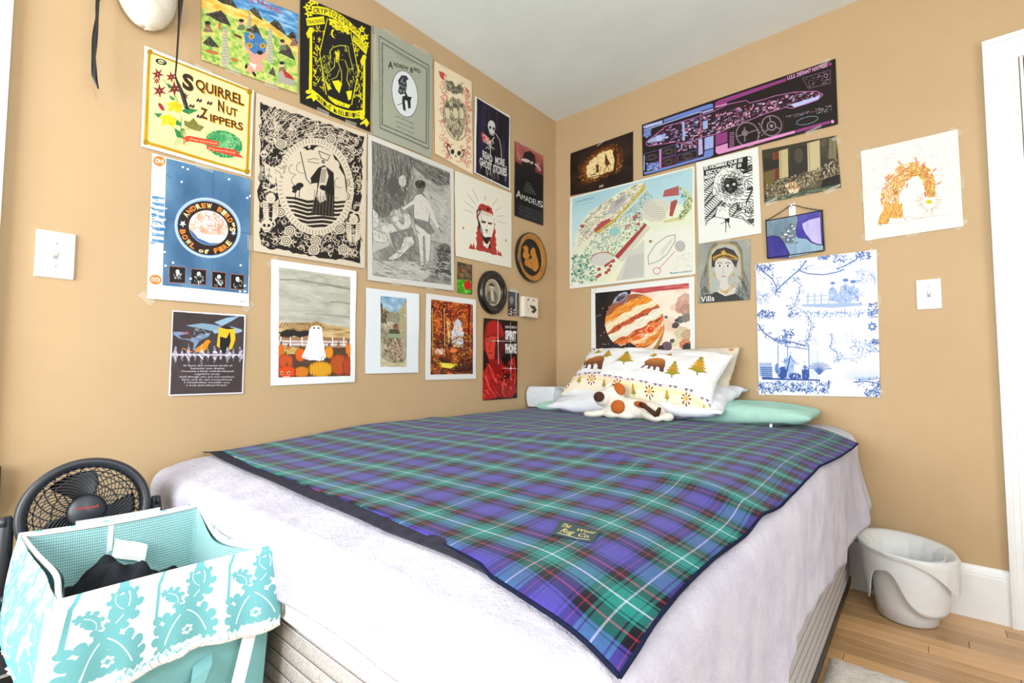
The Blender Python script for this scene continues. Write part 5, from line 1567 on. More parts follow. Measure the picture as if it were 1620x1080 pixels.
# 6 dark poster with a reading skeleton ---------------------------------------------------
a = A('ghoststories', '#dfe0dc', (740, 140, 3.6), seed=8)
a.field([(48, 55), (233, 168), (230, 570), (42, 478)], [(0, '#0d0c12'), (0.5, '#17141f'), (1, '#2c2148')], 9, 1.5, 4)
Wt = '#c9cac6'
a.ell(128, 215, 21, 34, Wt, -8); a.poly([(112, 235), (148, 245), (140, 268), (120, 262)], Wt); a.ell(120, 222, 6, 8, '#17141f'); a.ell(140, 228, 6, 8, '#17141f'); a.line([(120, 255), (142, 262)], 3, '#17141f')
a.poly([(74, 245), (95, 262), (128, 300), (125, 330), (98, 312), (78, 295)], '#d04a50'); a.dabs(30, [(74, 245), (128, 300), (125, 330), (78, 295)], ['#eac8c8', '#8a2030', '#e8e6e2'], 6, 18, 3)
a.line([(88, 300), (145, 345)], 8, '#8e9090'); a.line([(150, 255), (175, 290), (185, 340), (188, 400)], 3, Wt); a.line([(125, 300), (122, 380)], 4, Wt); a.line([(145, 275), (130, 300)], 5, Wt); a.dabs(20, (95, 290, 140, 345), [Wt], 8, 20, 3)
a.text('READ', (78, 388), (134, 422), 40, Wt, 0.04); a.text('MORE', (150, 425), (206, 442), 40, Wt, 0.04); a.text('GHOST', (62, 432), (130, 470), 44, Wt, 0.04); a.text('STORIES', (138, 474), (218, 500), 44, Wt, 0.04)
a.dabs(26, (70, 440, 218, 520), [Wt], 14, 34, 2, 90, 3)
post('ghoststories', a, 'lettered_poster', 'dark poster of a reading skeleton lettered READ MORE GHOST STORIES', tapes=[(0.5, 0, 5, 0.04)])

# 7 dark film poster -------------------------------------------------------------------------
a = A('amadeus', '#15161a', (740, 140, 3.6), seed=9)
a.field([(268, 300), (432, 385), (430, 500), (268, 420)], [(0, '#5d2c30'), (0.6, '#a85a58'), (1, '#c07e78')], 3, 3, 2, grad=(0, -1, 0.5))
a.poly([(268, 450), (300, 455), (320, 470), (430, 520), (430, 780), (262, 720)], '#131418')
a.poly([(305, 400), (318, 365), (350, 355), (378, 380), (385, 430), (380, 480), (330, 465), (300, 430)], '#1d1a1e'); a.ell(325, 412, 26, 10, '#c8b8ae', 15); a.ell(360, 425, 10, 8, '#b8a498')
a.line([(378, 430), (400, 450), (410, 470)], 8, '#cfc0b8'); a.line([(388, 440), (408, 425)], 3, '#cfc0b8'); a.line([(275, 365), (292, 395), (288, 410)], 6, '#a08880')
a.poly([(265, 430), (330, 450), (420, 500), (430, 540), (270, 480)], '#17181c')
for i in range(5): a.text(['THE MAN', 'THE MUSIC', 'THE MADNESS', 'THE MURDER', 'THE MOTION PICTURE'][i], (328-i*3, 538+i*12), (352+i*9, 548+i*15), 6, '#9a9a98')
a.text('A', (272, 618), (304, 632), 44, '#d8d8d2', 0.0); a.text('MADEU', (306, 634), (398, 670), 32, '#d8d8d2', 0.0); a.text('S', (398, 672), (424, 682), 36, '#d8d8d2', 0.0)
for i in range(6): a.text('a film of everything you have heard is true', (284+(i % 2)*6, 664+i*11), (420, 712+i*11), 5, '#7a7c80')
post('amadeus', a, 'film_poster', 'dark film poster lettered AMADEUS high beside the corner', tapes=TT[:1])

# 8 blue poster with ring of lettering -------------------------------------------------------
a = A('bowl', '#e6ecef', (220, 230, 4.154), seed=10)
a.field([(175, 85), (735, 222), (715, 975), (150, 918)], [(0, '#3c6288'), (0.5, '#4f789e'), (1, '#6790b0')], 3, 3, 3)
a.line([(487, 170), (474, 945)], 3, '#33526e'); a.line([(165, 475), (250, 488)], 3, '#33526e'); a.line([(640, 565), (728, 580)], 3, '#33526e'); a.line([(178, 195), (215, 215)], 3, '#33526e')
a.ell(446, 540, 222, 196, '#8fb0e0', 22); a.ring(446, 540, 212, 187, 6, '#c8d8f0', 22)
a.ell(446, 542, 200, 174, '#2a1d1c', 22); a.ell(452, 540, 132, 112, '#c9d6e4', 22)
a.clipto(a.ellp(452, 540, 130, 110, 22)); a.field([(300, 400), (600, 400), (600, 680), (300, 680)], [(0, '#d08a68'), (0.4, '#e6d2c8'), (0.7, '#cddbe6'), (1, '#f2f2f2')], 5, 4, 8)
a.squig(26, (350, 430, 570, 560), '#c98a70', 40, 4, 9); a.poly([(320, 540), (380, 600), (460, 640), (560, 640), (500, 700), (340, 660)], '#3f6aa0'); a.poly([(345, 545), (420, 580), (580, 590), (540, 630), (450, 635), (380, 605)], '#ecece8'); a.clipto(None)
cx, cy = 446, 542
def ringtext(txt, a0, a1, cols, inward=False, rb=0, h=36):
    n = len(txt); 
    for i, ch in enumerate(txt):
        t0 = a0+(a1-a0)*i/n; t1 = a0+(a1-a0)*(i+0.86)/n
        if ch == ' ': continue
        a.arctext(ch, cx, cy, (150 if not inward else 188), (130 if not inward else 164), t0, t1, h, cols[i % len(cols)], 0.045, inward, 22)
O_, P_ = '#e8862c', '#f2d79a'
ringtext('ANDREW', 186, 262, [P_, O_, O_, P_, O_, P_]); ringtext("BIRD'S", 275, 345, [O_, P_, O_, O_, P_, P_])
ringtext('BOWL', 152, 98, [O_, O_, P_, O_], True); ringtext('FIRE', 56, 8, [O_, O_, O_, P_], True); ringtext('of', 90, 66, [P_, P_], True, h=30)
star(a, 283, 513, 24, '#cfe0f0', 5, 0.3, 0.45); star(a, 616, 574, 18, '#cfe0f0', 5, 0.3, 0.45)
for (x0, y0, w_, h_) in ((197, 790, 105, 115), (338, 808, 100, 108), (476, 826, 90, 110), (600, 842, 88, 104)):
    q = [(x0, y0), (x0+w_, y0+w_*.09), (x0+w_-3, y0+h_), (x0-3, y0+h_-w_*.06)]
    a.poly(q, '#17171a'); a.border(q, 4, '#b06a50'); cxx, cyy = x0+w_*.5, y0+h_*.5
    a.ell(cxx, cyy-18, 13, 16, '#d8dcd8'); a.dabs(24, (cxx-28, cyy-5, cxx+28, cyy+38), ['#e2e6e2', '#8a8f8a', '#17171a'], 8, 26, 6, 60, 60)
for cx_, cy_ in ((285, 143), (317, 157), (277, 239), (588, 223), (707, 345), (727, 333), (165, 698), (171, 788), (220, 768), (664, 786), (660, 958), (692, 920), (335, 874), (692, 958)): a.ell(cx_, cy_, 8, 7, '#eef4f8')
for (cx_, cy_, t) in ((130, 105, 'OH!'), (106, 880, 'iYO')): a.ell(cx_, cy_, 40, 33, '#e07c34', 12); a.text(t, (cx_-26, cy_+10), (cx_+28, cy_+18), 28, '#f6efe8', 0.03)
for i in range(8): y0 = 330+i*40; a.poly([(82, y0), (162, y0+12), (160, y0+12+20), (80, y0+20)], '#5f93bd'); 
a.dabs(50, (78, 330, 162, 640), ['#e6ecef', '#3c76a8'], 14, 40, 7, 5, 10); a.dabs(8, (60, 655, 74, 900), ['#3c76a8'], 3, 6, 2)
for i in range(3): a.text('doors 8pm', (82, 950+i*16), (118, 954+i*16), 4, '#d8884a')
a.text('aesthetic', (660, 1028), (700, 1030), 10, '#5a6a78')
post('bowl', a, 'blue_music_poster', "blue music poster with a ring lettered ANDREW BIRD'S BOWL OF FIRE", tapes=[(0.5, 0, 5, 0.05), (0.0, 1.0, 45, 0.04), (1.0, 1.0, -45, 0.04), (1.0, 0.5, 88, 0.05)])

# 9 black and cream engraving style fabric poster ----------------------------------------------
K_, C_ = '#211d1b', '#cfc4b0'
a = A('plague', C_, (395, 140, 3.724), seed=11)
a.poly(jag(a, [(62, 90), (180, 130), (400, 190), (665, 285), (655, 520), (640, 760), (650, 1030), (450, 1000), (240, 965), (60, 930), (48, 600), (60, 300)], 9, 8), K_)
reg = [(70, 100), (655, 290), (640, 1010), (60, 920)]
for n, c, sz in ((360, C_, 30), (260, K_, 24), (380, C_, 19), (220, K_, 12), (300, C_, 11)): a.squig(n, reg, c, sz, 5.0 if sz > 20 else 3.2)
a.dabs(260, reg, [C_], 14, 50, 4, 70, 60); a.dabs(160, reg, [K_], 10, 44, 2.6, 70, 60)
for r in range(7): a.dabs(40, (70+r*70, 100+r*22, 170+r*70, 300+r*22), [C_], 30, 70, 3, -60+r*14, 12)
a.ring(380, 580, 205, 268, 40, C_, -6); 
for i in range(70):
    t = i/70*6.283; r = math.radians(-6); f = lambda k: (380+(k*205)*math.cos(t)*math.cos(r)-(k*268)*math.sin(t)*math.sin(r), 580+(k*205)*math.cos(t)*math.sin(r)+(k*268)*math.sin(t)*math.cos(r))
    a.line([f(0.96), f(1.06)], 2.5, K_)
for cx, cy in ((175, 330), (470, 300), (205, 480), (560, 560), (175, 730), (560, 640), (230, 840), (520, 830), (380, 900), (370, 1010-60), (210, 900), (545, 950)): a.ell(cx, cy, 32, 30, C_); a.ring(cx, cy, 22, 20, 4, K_); a.ring(cx, cy, 10, 9, 3.5, K_)
def skull(cx, cy, r): a.ell(cx, cy, r, r*.95, C_); a.ell(cx, cy+r*.8, r*.6, r*.45, C_); a.ell(cx-r*.38, cy+r*.1, r*.25, r*.28, K_); a.ell(cx+r*.38, cy+r*.12, r*.25, r*.28, K_); a.poly([(cx-3, cy+r*.45), (cx+3, cy+r*.45), (cx, cy+r*.25)], K_); a.line([(cx-r*.4, cy+r*.9), (cx+r*.4, cy+r*.9)], 2.5, K_)
skull(95, 805, 34); skull(80, 390, 22)
for cx, cy in ((118, 650), (605, 775)):
    a.ring(cx, cy, 34, 36, 4, K_); a.ell(cx, cy, 27, 30, C_); a.line([(cx-12, cy-2), (cx-4, cy)], 2.5, K_); a.line([(cx+4, cy), (cx+12, cy-2)], 2.5, K_); a.line([(cx-5, cy+13), (cx+5, cy+13)], 2.5, K_)
    for s in (-1, 1):
        a.poly([(cx+s*14, cy+25), (cx+s*46, cy+10), (cx+s*40, cy+110), (cx+s*8, cy+140)], C_)
        for i in range(7): a.line([(cx+s*(14+i*3), cy+34+i*13), (cx+s*(42-i*2), cy+28+i*14)], 2.5, K_)
for cx, cy in ((118, 600), (620, 735)): a.line([(cx-40, cy-15), (cx+40, cy+15)], 9, C_); a.line([(cx-40, cy+15), (cx+40, cy-15)], 9, C_)
a.poly([(80, 440), (130, 470), (170, 450), (190, 490), (160, 560), (120, 570), (85, 520)], C_); a.dabs(24, (85, 450, 185, 560), [K_], 10, 30, 3, 60, 30)
a.ell(380, 580, 186, 248, C_, -6)
a.clipto(a.ellp(380, 580, 184, 246, -6))
a.poly([(180, 430), (230, 400), (265, 365), (310, 355), (350, 380), (395, 345), (430, 350), (480, 380), (500, 440), (550, 520), (560, 620), (620, 600), (620, 300), (180, 300)], K_)
for cx, cy, r in ((250, 410, 36), (300, 385, 34), (350, 395, 34), (400, 375, 34), (450, 400, 34), (485, 455, 36), (260, 480, 36), (300, 540, 40), (500, 540, 36)): a.ell(cx, cy, r, r*.95, C_)
for cx, cy, r in ((250, 480, 28), (270, 545, 32), (300, 470, 34), (520, 560, 30), (500, 620, 30)): a.line(a.ellp(cx, cy, r, r, 0, 14, 1.2, 4.6), 2.5, K_)
a.poly([(333, 350), (345, 333), (352, 345), (345, 356)], C_); a.ell(520, 480, 5, 5, C_)
a.poly([(180, 600), (260, 610), (340, 640), (560, 680), (570, 860), (200, 860)], C_)
for i in range(8):
    y = 640+i*24; a.poly([(190, y), (260, y+4), (330, y+24), (420, y+18), (500, y+30), (580, y+22), (580, y+34), (500, y+44), (420, y+34), (330, y+40), (250, y+16), (190, y+12)], K_)
for cx, cy in ((262, 600), (285, 585)): a.line([(cx, cy-10), (cx-4, cy+60)], 4, K_); a.ell(cx, cy-10, 22, 16, K_); a.ell(cx-8, cy+10, 14, 9, K_)
a.clipto(None)
# robed figure with hat and cane
a.poly([(398, 370), (470, 400), (455, 432), (410, 410)], C_); a.line([(398, 370), (470, 400)], 4, K_); a.poly([(398, 372), (412, 410), (448, 425), (462, 402)], C_); a.line([(398, 372), (412, 412), (450, 428), (462, 404)], 4, K_)
a.line([(330, 425), (370, 415), (410, 425), (430, 445)], 3, K_); a.poly([(332, 434), (370, 418), (415, 424), (430, 446), (400, 446), (365, 436)], C_); a.line([(332, 434), (368, 440), (400, 446)], 3, K_); a.ell(425, 434, 10, 10, K_); a.ell(426, 434, 4, 4, C_)
a.poly([(395, 470), (430, 455), (485, 500), (488, 600), (486, 760), (350, 745), (385, 600), (388, 560), (350, 565), (345, 535), (380, 490)], K_)
a.poly([(415, 470), (440, 465), (455, 520), (430, 600), (440, 660), (400, 680), (380, 640), (398, 560)], C_)
for i in range(7): a.line([(372+i*18, 600+i*6), (360+i*19, 740+i*3)], 3, '#6e655a')
for i in range(6): a.line([(418+i*5, 478), (405+i*5, 560)], 2, K_)
a.ell(425, 590, 26, 16, K_, 20); a.line([(290, 375), (325, 545)], 5, K_); a.ell(335, 550, 16, 22, C_); a.line([(322, 535), (350, 570)], 4, K_)
for i in range(5): a.line([(388+i*12, 680-i*4), (378+i*12, 640)], 2.5, K_)
post('plague', a, 'woodcut_poster', 'black and cream woodcut poster of a robed figure in a beaked mask within scrollwork', tapes=[(0.04, 0.5, 90, 0.05), (1.0, 0.4, 90, 0.06)], wave=0.005)

# 10 large grey engraving ------------------------------------------------------------------
a = A('engrave', '#cfcfca', (570, 200, 4.0), seed=12)
a.clipto([(68, 92), (565, 292), (568, 1005), (72, 945)])
T0 = [(68, 92), (565, 292), (568, 1005), (72, 945)]
a.field(T0, [(0, '#6a6a66'), (0.5, '#8f8f8a'), (1, '#b4b4ae')], 5, 6, 4)
a.field([(300, 300), (360, 290), (560, 380), (566, 760), (440, 720), (430, 480)], [(0, '#9c9c98'), (1, '#c0c0ba')], 4, 5, 9)
a.poly([(68, 92), (330, 200), (320, 300), (270, 500), (190, 570), (75, 600)], '#70706c'); a.poly([(300, 195), (565, 300), (560, 370), (490, 380), (400, 320), (320, 250)], '#62625f')
for i in range(70):
    x = 75+i*3.4; b = a.rs.uniform(-20, 20); a.line([(x, 100+i*1.4), (x+20+b, 250+i), (x-10+b*.5, 400+i)], 2, ['#3c3c3a', '#b0b0aa', '#565653'][i % 3])
a.dabs(1100, T0, ['#40403d', '#5d5d5a', '#b4b4ae'], 10, 40, 1.8, 55, 12); a.dabs(240, [(75, 300), (320, 260), (300, 500), (75, 560)], ['#3a3a38', '#4a4a47'], 20, 60, 2.4, 80, 16)
a.dabs(200, [(320, 210), (560, 320), (540, 380), (400, 330)], ['#3a3a38', '#8a8a86'], 20, 60, 2.4, 35, 12)
F = '#c9c9c2'; S2 = '#8f8f8a'; DK = '#343432'
def fig(P, sh=True):
    a.poly(P, F); a.line(P+[P[0]], 2.4, DK)
    if sh: a.dabs(70, P, ['#7c7c77', '#a0a09a', '#dcdcd6'], 8, 22, 1.8, 70, 30)
a.poly([(75, 520), (130, 610), (190, 700), (180, 760), (75, 800)], '#b8b8b2'); fig([(75, 520), (110, 560), (115, 620), (95, 650), (75, 640)]); fig([(75, 650), (190, 700), (150, 740), (75, 730)])
fig([(150, 610), (200, 620), (240, 670), (215, 700), (240, 790), (270, 850), (255, 860), (215, 800), (185, 730), (150, 670)]); a.ell(140, 635, 34, 38, '#a8a8a2'); a.dabs(30, (110, 590, 175, 640), ['#3c3c3a', '#d0d0ca'], 8, 24, 2.4); a.ell(150, 650, 18, 20, F)
fig([(265, 550), (310, 560), (325, 610), (300, 660), (250, 665), (215, 620), (235, 600), (270, 625), (280, 600)]); a.ell(225, 565, 40, 34, '#b0b0aa'); a.dabs(50, (185, 530, 265, 600), ['#2c2c2a', '#d6d6d0', '#5a5a57'], 8, 22, 2.4); a.ell(222, 590, 20, 18, F)
a.poly([(180, 680), (330, 640), (355, 740), (340, 860), (230, 850)], '#7c7c78'); fig([(280, 700), (330, 700), (345, 740), (250, 830), (200, 850), (170, 840), (250, 780)]); a.dabs(80, (180, 660, 350, 860), ['#3a3a38', '#c4c4be'], 10, 36, 2.4, 60, 50)
fig([(345, 440), (380, 430), (430, 470), (440, 530), (430, 610), (445, 700), (440, 800), (430, 870), (410, 850), (405, 700), (395, 700), (400, 880), (380, 885), (365, 720), (345, 640), (335, 540), (335, 500), (265, 540), (262, 520), (330, 470)])
a.poly([(330, 580), (430, 610), (470, 670), (440, 690), (390, 650), (345, 620)], '#7a7a76'); a.dabs(30, (340, 590, 460, 680), ['#3a3a38', '#b8b8b2'], 12, 36, 2.4, 40, 20)
a.poly([(430, 470), (455, 540), (495, 640), (485, 650), (440, 580)], F); a.ell(378, 400, 24, 30, '#6e6e6a'); a.ell(375, 370, 34, 26, DK, 10); a.dabs(20, (345, 340, 410, 395), ['#8a8a86', '#1f1f1e'], 8, 24, 2.4)
a.ell(262, 350, 24, 36, '#b8b8b2'); a.dabs(30, (235, 320, 290, 400), ['#e0e0da', '#5a5a57'], 10, 26, 2.4); a.ell(312, 410, 16, 30, '#7c7c78'); a.ell(205, 380, 36, 60, '#565653')
a.poly(jag(a, [(480, 760), (540, 735), (572, 770), (570, 940), (470, 940), (490, 850)], 8), '#4a4a47'); a.dabs(120, (470, 740, 570, 945), ['#242422', '#8a8a86', '#b0b0aa'], 10, 34, 3, 60, 60)
a.poly([(75, 850), (330, 860), (450, 930), (380, 990), (75, 930)], '#b4b4ae'); a.dabs(160, (75, 850, 565, 990), ['#3a3a38', '#8a8a86', '#d0d0ca'], 20, 70, 2.6, 15, 18)
a.clipto(None)
post('engrave', a, 'figure_engraving', 'large grey engraving of draped figures beneath heavy curtains', tapes=TB, wave=0.004)

# 11 white print with red and black head -------------------------------------------------------
a = A('redman', '#dedcce', (710, 260, 6.353), seed=13)
Rd = '#a8352e'
a.poly(jag(a, [(300, 410), (330, 400), (420, 440), (440, 540), (455, 680), (465, 800), (475, 915), (270, 860), (270, 700), (285, 590), (265, 500)], 8), Rd)
a.poly([(195, 848), (218, 795), (232, 835), (243, 790), (262, 862)], Rd); a.poly([(478, 912), (488, 862), (500, 895), (510, 878), (532, 930)], Rd); a.poly([(300, 410), (330, 400), (425, 445), (430, 500), (360, 480), (290, 470)], Rd)
a.poly([(282, 480), (310, 465), (425, 505), (440, 540), (445, 640), (420, 740), (385, 755), (330, 735), (300, 640), (290, 560)], '#dedcce')
a.poly([(280, 560), (300, 600), (310, 690), (350, 740), (410, 735), (380, 800), (360, 800), (320, 720), (290, 640)], '#1d1918'); a.poly([(335, 770), (360, 800), (385, 808), (400, 770), (405, 810), (380, 850), (340, 820)], '#dedcce'); a.poly([(340, 745), (415, 735), (378, 808)], '#1d1918')
a.line([(265, 480), (310, 455), (300, 500), (278, 540), (300, 600), (330, 710)], 9, '#1d1918'); a.line([(310, 500), (320, 560), (312, 600)], 4, '#8a8078'); a.dabs(14, (285, 470, 330, 520), ['#6e665e'], 10, 26, 3)
a.poly([(318, 575), (362, 585), (358, 602), (322, 595)], '#5a2220'); a.poly([(382, 592), (425, 600), (420, 614), (385, 608)], '#5a2220'); a.line([(315, 572), (366, 582)], 4, '#1d1918'); a.line([(380, 590), (428, 600)], 4, '#1d1918')
a.poly([(352, 655), (372, 668), (385, 662), (380, 680), (362, 678)], '#1d1918'); a.line([(358, 690), (384, 694)], 4, '#5a2220'); a.line([(374, 610), (368, 655)], 2, '#a89e92'); a.line([(370, 510), (374, 560)], 2, '#a89e92')
a.ell(386, 458, 12, 18, '#1d1918'); a.ell(403, 830, 10, 26, '#1d1918'); a.dabs(60, [(275, 760), (330, 780), (470, 860), (470, 910), (275, 860)], ['#6e1f1c', '#c85a4c'], 8, 22, 3)
for i in range(8): x = 335+i*12; a.line([(x, 478+i*4), (x-3, 510+i*4)], 3, Rd)
for p, q in (((292, 380), (232, 250)), ((268, 415), (180, 300)), ((250, 452), (152, 380)), ((238, 494), (142, 460)), ((360, 352), (358, 320)), ((430, 425), (480, 348)), ((455, 478), (525, 434)), ((470, 528), (553, 522)), ((474, 573), (560, 605))): a.line([p, q], 3.2, '#6a6a60')
a.ell(140, 645, 6, 14, Rd); a.ell(565, 770, 5, 14, Rd); a.line([(362, 330), (360, 366)], 5, '#8a8a80')
post('redman', a, 'red_head_print', 'cream print of a red and black head with thin rays around it', tapes=[(0.5, 1.0, 5, 0.04)], wave=0.004)

# 12 dark poem poster ------------------------------------------------------------------------------
a = A('spot', '#e2e0ee', (255, 480, 6.75), seed=14)
a.field([(125, 86), (882, 140), (856, 945), (92, 970)], [(0, '#3a3234'), (0.6, '#453b3c'), (1, '#55494a')], 4, 4, 2, grad=(0, 1, 0.3))
# a generic saucer-shaped craft, a plain orange animal shape and a plain yellow garment
a.poly([(260, 232), (430, 210), (540, 222), (620, 240), (700, 270), (640, 300), (520, 290), (400, 262), (300, 245)], '#7f9fb8'); a.poly([(560, 200), (700, 150), (830, 136), (740, 190), (640, 240)], '#8fb0c8'); a.poly([(740, 245), (850, 275), (862, 298), (800, 318), (690, 300), (560, 320), (540, 290)], '#8fb0c8')
a.poly([(125, 300), (280, 305), (290, 320), (180, 340), (210, 372), (300, 378), (420, 330), (520, 310), (500, 350), (400, 400), (330, 510), (340, 420), (290, 390), (190, 375), (125, 330)], '#7890b0'); a.ell(255, 312, 30, 10, '#a85a6a'); a.dabs(70, [(300, 380), (360, 260), (520, 300), (480, 350), (400, 410)], ['#4a6078', '#a8c4d8', '#2f3c4c'], 12, 40, 4, 30, 60)
a.poly([(470, 390), (500, 385), (524, 405), (500, 430), (480, 480), (440, 520), (370, 520), (360, 480), (420, 440), (450, 415)], '#ee8a1c'); a.line([(230, 475), (270, 500), (330, 515)], 9, '#d8761c')
a.poly([(610, 258), (660, 240), (780, 270), (785, 380), (750, 480), (700, 500), (735, 400), (728, 300), (690, 370), (620, 350), (615, 480), (585, 450)], '#e0b82c'); a.poly([(622, 352), (690, 372), (728, 300), (735, 400), (700, 520), (630, 525)], '#1f1c1e'); a.poly([(620, 255), (680, 235), (780, 268), (700, 275)], '#2a2024')
wv = [(115, 545)]
for i in range(150):
    x = 115+i*5; A_ = 8+70*abs(math.sin(i*0.23))**6*abs(math.sin(i*1.7))+40*abs(math.sin(i*0.11+1))**8
    a.line([(x, 545-A_), (x, 548+A_*0.9)], 3.2, '#d6d2f0')
a.line([(108, 543), (868, 550)], 6, '#f2f0fa')
for i, t in enumerate(("'O Spot, the complex levels of", 'behavior you display', 'Connote a fairly well-developed', 'cognitive array.', 'And though you are not sentient,', 'Spot, and do not comprehend,', 'I nonetheless consider you', "a true and valued friend.'")):
    hw = [265, 180, 278, 138, 295, 270, 240, 220][i]; c = 490-i*1.2
    a.text(t, (c-hw, 668+i*30), (c+hw, 668+i*30), 17, '#d8d6e2', 0.012)
post('spot', a, 'poem_poster', 'small dark poster with a white waveform line and a poem below it', tapes=[], wave=0.002)

# 13 white-bordered print: ghost among pumpkins --------------------------------------------------------
a = A('ghost', '#e9edf0', (415, 400, 4.909), seed=15)
a.clipto([(122, 112), (678, 190), (678, 955), (120, 968)])
a.field([(122, 112), (678, 190), (678, 600), (122, 570)], [(0, '#a6a698'), (0.5, '#b8b8aa'), (1, '#c6c6ba')], 5, 12, 3)
for x0, y0, x1, y1, w_ in ((130, 212, 330, 225, 14), (330, 225, 676, 285, 18), (520, 385, 676, 400, 10), (330, 480, 676, 505, 6), (420, 258, 600, 272, 8)): a.line([(x0, y0), ((x0+x1)/2, (y0+y1)/2-6), (x1, y1)], w_, '#77776e', 0.6)
a.dabs(160, [(122, 112), (678, 190), (678, 560), (122, 540)], ['#9a9a8e', '#cfcfc4'], 30, 90, 2.5, 10, 12, 0.6)
a.field([(122, 548), (400, 545), (678, 590), (676, 700), (122, 690)], [(0, '#8a6a48'), (0.5, '#c0a270'), (1, '#dcc090')], 5, 8, 5)
for i in range(11): a.line([(130+i*24, 578), (150+i*24, 552)], 6, '#6a5038')
a.poly(jag(a, [(122, 620), (200, 600), (350, 610), (360, 660), (122, 655)], 12), '#2c2824')
a.poly([(122, 655), (676, 670), (676, 800), (122, 800)], '#8a5a4a', 0.6)
for y in (690, 714): a.line([(120, y), (676, y+6)], 8, '#e2e4e4')
for x in (138, 212, 302, 540, 628): a.line([(x, 658), (x, 730)], 9, '#e2e4e4')
a.poly([(122, 730), (676, 740), (676, 960), (120, 968)], '#574034'); a.field([(160, 730), (280, 740), (270, 790), (165, 790)], [(0, '#b09048'), (1, '#d8c088')], 8, 8, 2)
def pumpkin(cx, cy, rx, ry, c1, c2, n=7):
    a.ell(cx, cy, rx, ry, c2)
    for i in range(n): t = (i+0.5)/n*2-1; a.ell(cx+t*rx*.82, cy, rx/n*0.95*(1.2-abs(t)*.4), ry*(1-abs(t)**2.2*.35), c1)
    a.poly([(cx-7, cy-ry), (cx-2, cy-ry-22), (cx+8, cy-ry-20), (cx+6, cy-ry+4)], '#4a4a2c')
pumpkin(140, 765, 24, 54, '#d86a20', '#a04818', 4); pumpkin(290, 795, 42, 52, '#dc6422', '#a84416'); pumpkin(512, 775, 34, 48, '#e09028', '#a86414'); pumpkin(662, 760, 22, 60, '#e07a24', '#a85014', 3); pumpkin(195, 745, 18, 14, '#c87040', '#8a4a28', 4); pumpkin(585, 730, 16, 14, '#b87850', '#805038', 4)
pumpkin(175, 845, 62, 56, '#c4542a', '#8a3818'); pumpkin(590, 870, 78, 80, '#b85426', '#7a3a18'); pumpkin(650, 880, 34, 76, '#b0482a', '#6a2c1c', 4); pumpkin(300, 925, 58, 42, '#d87c28', '#9c5018'); pumpkin(445, 905, 98, 60, '#dca028', '#a06c14', 8); pumpkin(185, 925, 72, 48, '#dc4e20', '#a03414')
for x in (146, 198): a.ell(x, 935, 11, 13, '#e8d8c0'); a.ell(x, 936, 7, 8, '#1d1918')
a.line([(155, 962), (205, 962)], 5, '#f0e0c0')
a.poly([(405, 570), (440, 572), (458, 590), (468, 700), (488, 810), (470, 838), (430, 842), (395, 835), (360, 838), (305, 820), (300, 808), (340, 720), (360, 600), (375, 578)], '#eef1f3')
for x in (370, 405, 440): a.line([(x+10, 690), (x-6, 830)], 3, '#d0d6da')
a.ell(396, 589, 7, 7, '#1d1918'); a.ell(431, 590, 7, 7, '#1d1918')
for i in range(16): t = i/15; star(a, 362+t*108, 580-34*math.sin(math.pi*t)+t*6, 13, ['#c8702c', '#4a6a4a', '#d89a3c', '#5a7a5c'][i % 4], 5, i, 0.5)
a.ring(330, 835, 18, 22, 3, '#7a5a3a'); a.ring(463, 825, 12, 16, 3, '#7a5a3a')
a.clipto(None)
post('ghost', a, 'ghost_print', 'white bordered print of a sheet ghost sitting among pumpkins', tapes=TC[:1], wave=0.003)

# 14 two white-bordered paintings -----------------------------------------------------------------------
a = A('town', '#dfe6ec', (570, 440, 6.353), seed=16)
a.clipto([(197, 178), (460, 203), (458, 890), (195, 890)])
a.field([(197, 178), (460, 203), (458, 890), (195, 890)], [(0, '#6e6650'), (0.5, '#a09a80'), (1, '#c8c4aa')], 5, 10, 3)
a.field([(199, 178), (460, 204), (400, 320), (350, 350), (270, 330), (199, 260)], [(0, '#6a90b8'), (0.6, '#9cbcd2'), (1, '#cddbe0')], 3, 3, 2)
a.poly([(375, 330), (460, 230), (458, 620), (385, 600)], '#a8a07c'); a.poly([(265, 370), (385, 350), (385, 460), (265, 430)], '#8c8a74'); a.poly([(199, 300), (260, 340), (262, 460), (199, 450)], '#5d5040'); a.ell(348, 490, 34, 40, '#b0a890'); a.ell(350, 492, 26, 34, '#7a3a2c'); a.poly([(280, 515), (388, 520), (388, 560), (285, 560)], '#4a4a34')
a.dabs(150, [(199, 300), (385, 350), (458, 260), (455, 600), (199, 600)], ['#d8d2b4', '#5d5644', '#8a8468'], 8, 30, 4, 80, 40); a.poly([(270, 560), (388, 560), (385, 600), (265, 600)], '#8aa080')
a.dabs(420, [(240, 600), (400, 600), (440, 760), (400, 850), (280, 850), (230, 700)], ['#3c2c24', '#7a4a38', '#c8a890', '#a8685c', '#2a2a28', '#d8ccb0', '#8a7a5c'], 8, 20, 6, 80, 60)
a.field([(199, 790), (280, 850), (420, 850), (458, 780), (458, 890), (197, 890)], [(0, '#a8a080'), (1, '#cfc8a8')], 5, 5, 6)
a.dabs(20, (199, 250, 380, 350), ['#2c2a28', '#4a3c30'], 6, 24, 4, 90, 20); a.ell(205, 275, 8, 24, '#2c2a28')
a.clipto(None)
post('town', a, 'town_print', 'white bordered print of a crowded old street painting, second print from the ghost', tapes=[])
a = A('forest', '#dcdfe0', (570, 440, 6.353), seed=17)
a.clipto([(705, 212), (1125, 265), (1125, 960), (700, 968)])
R0 = [(705, 212), (1125, 265), (1125, 960), (700, 968)]
a.field(R0, [(0, '#2c140c'), (0.35, '#6a2814'), (0.7, '#a04818'), (1, '#d07828')], 6, 9, 3)
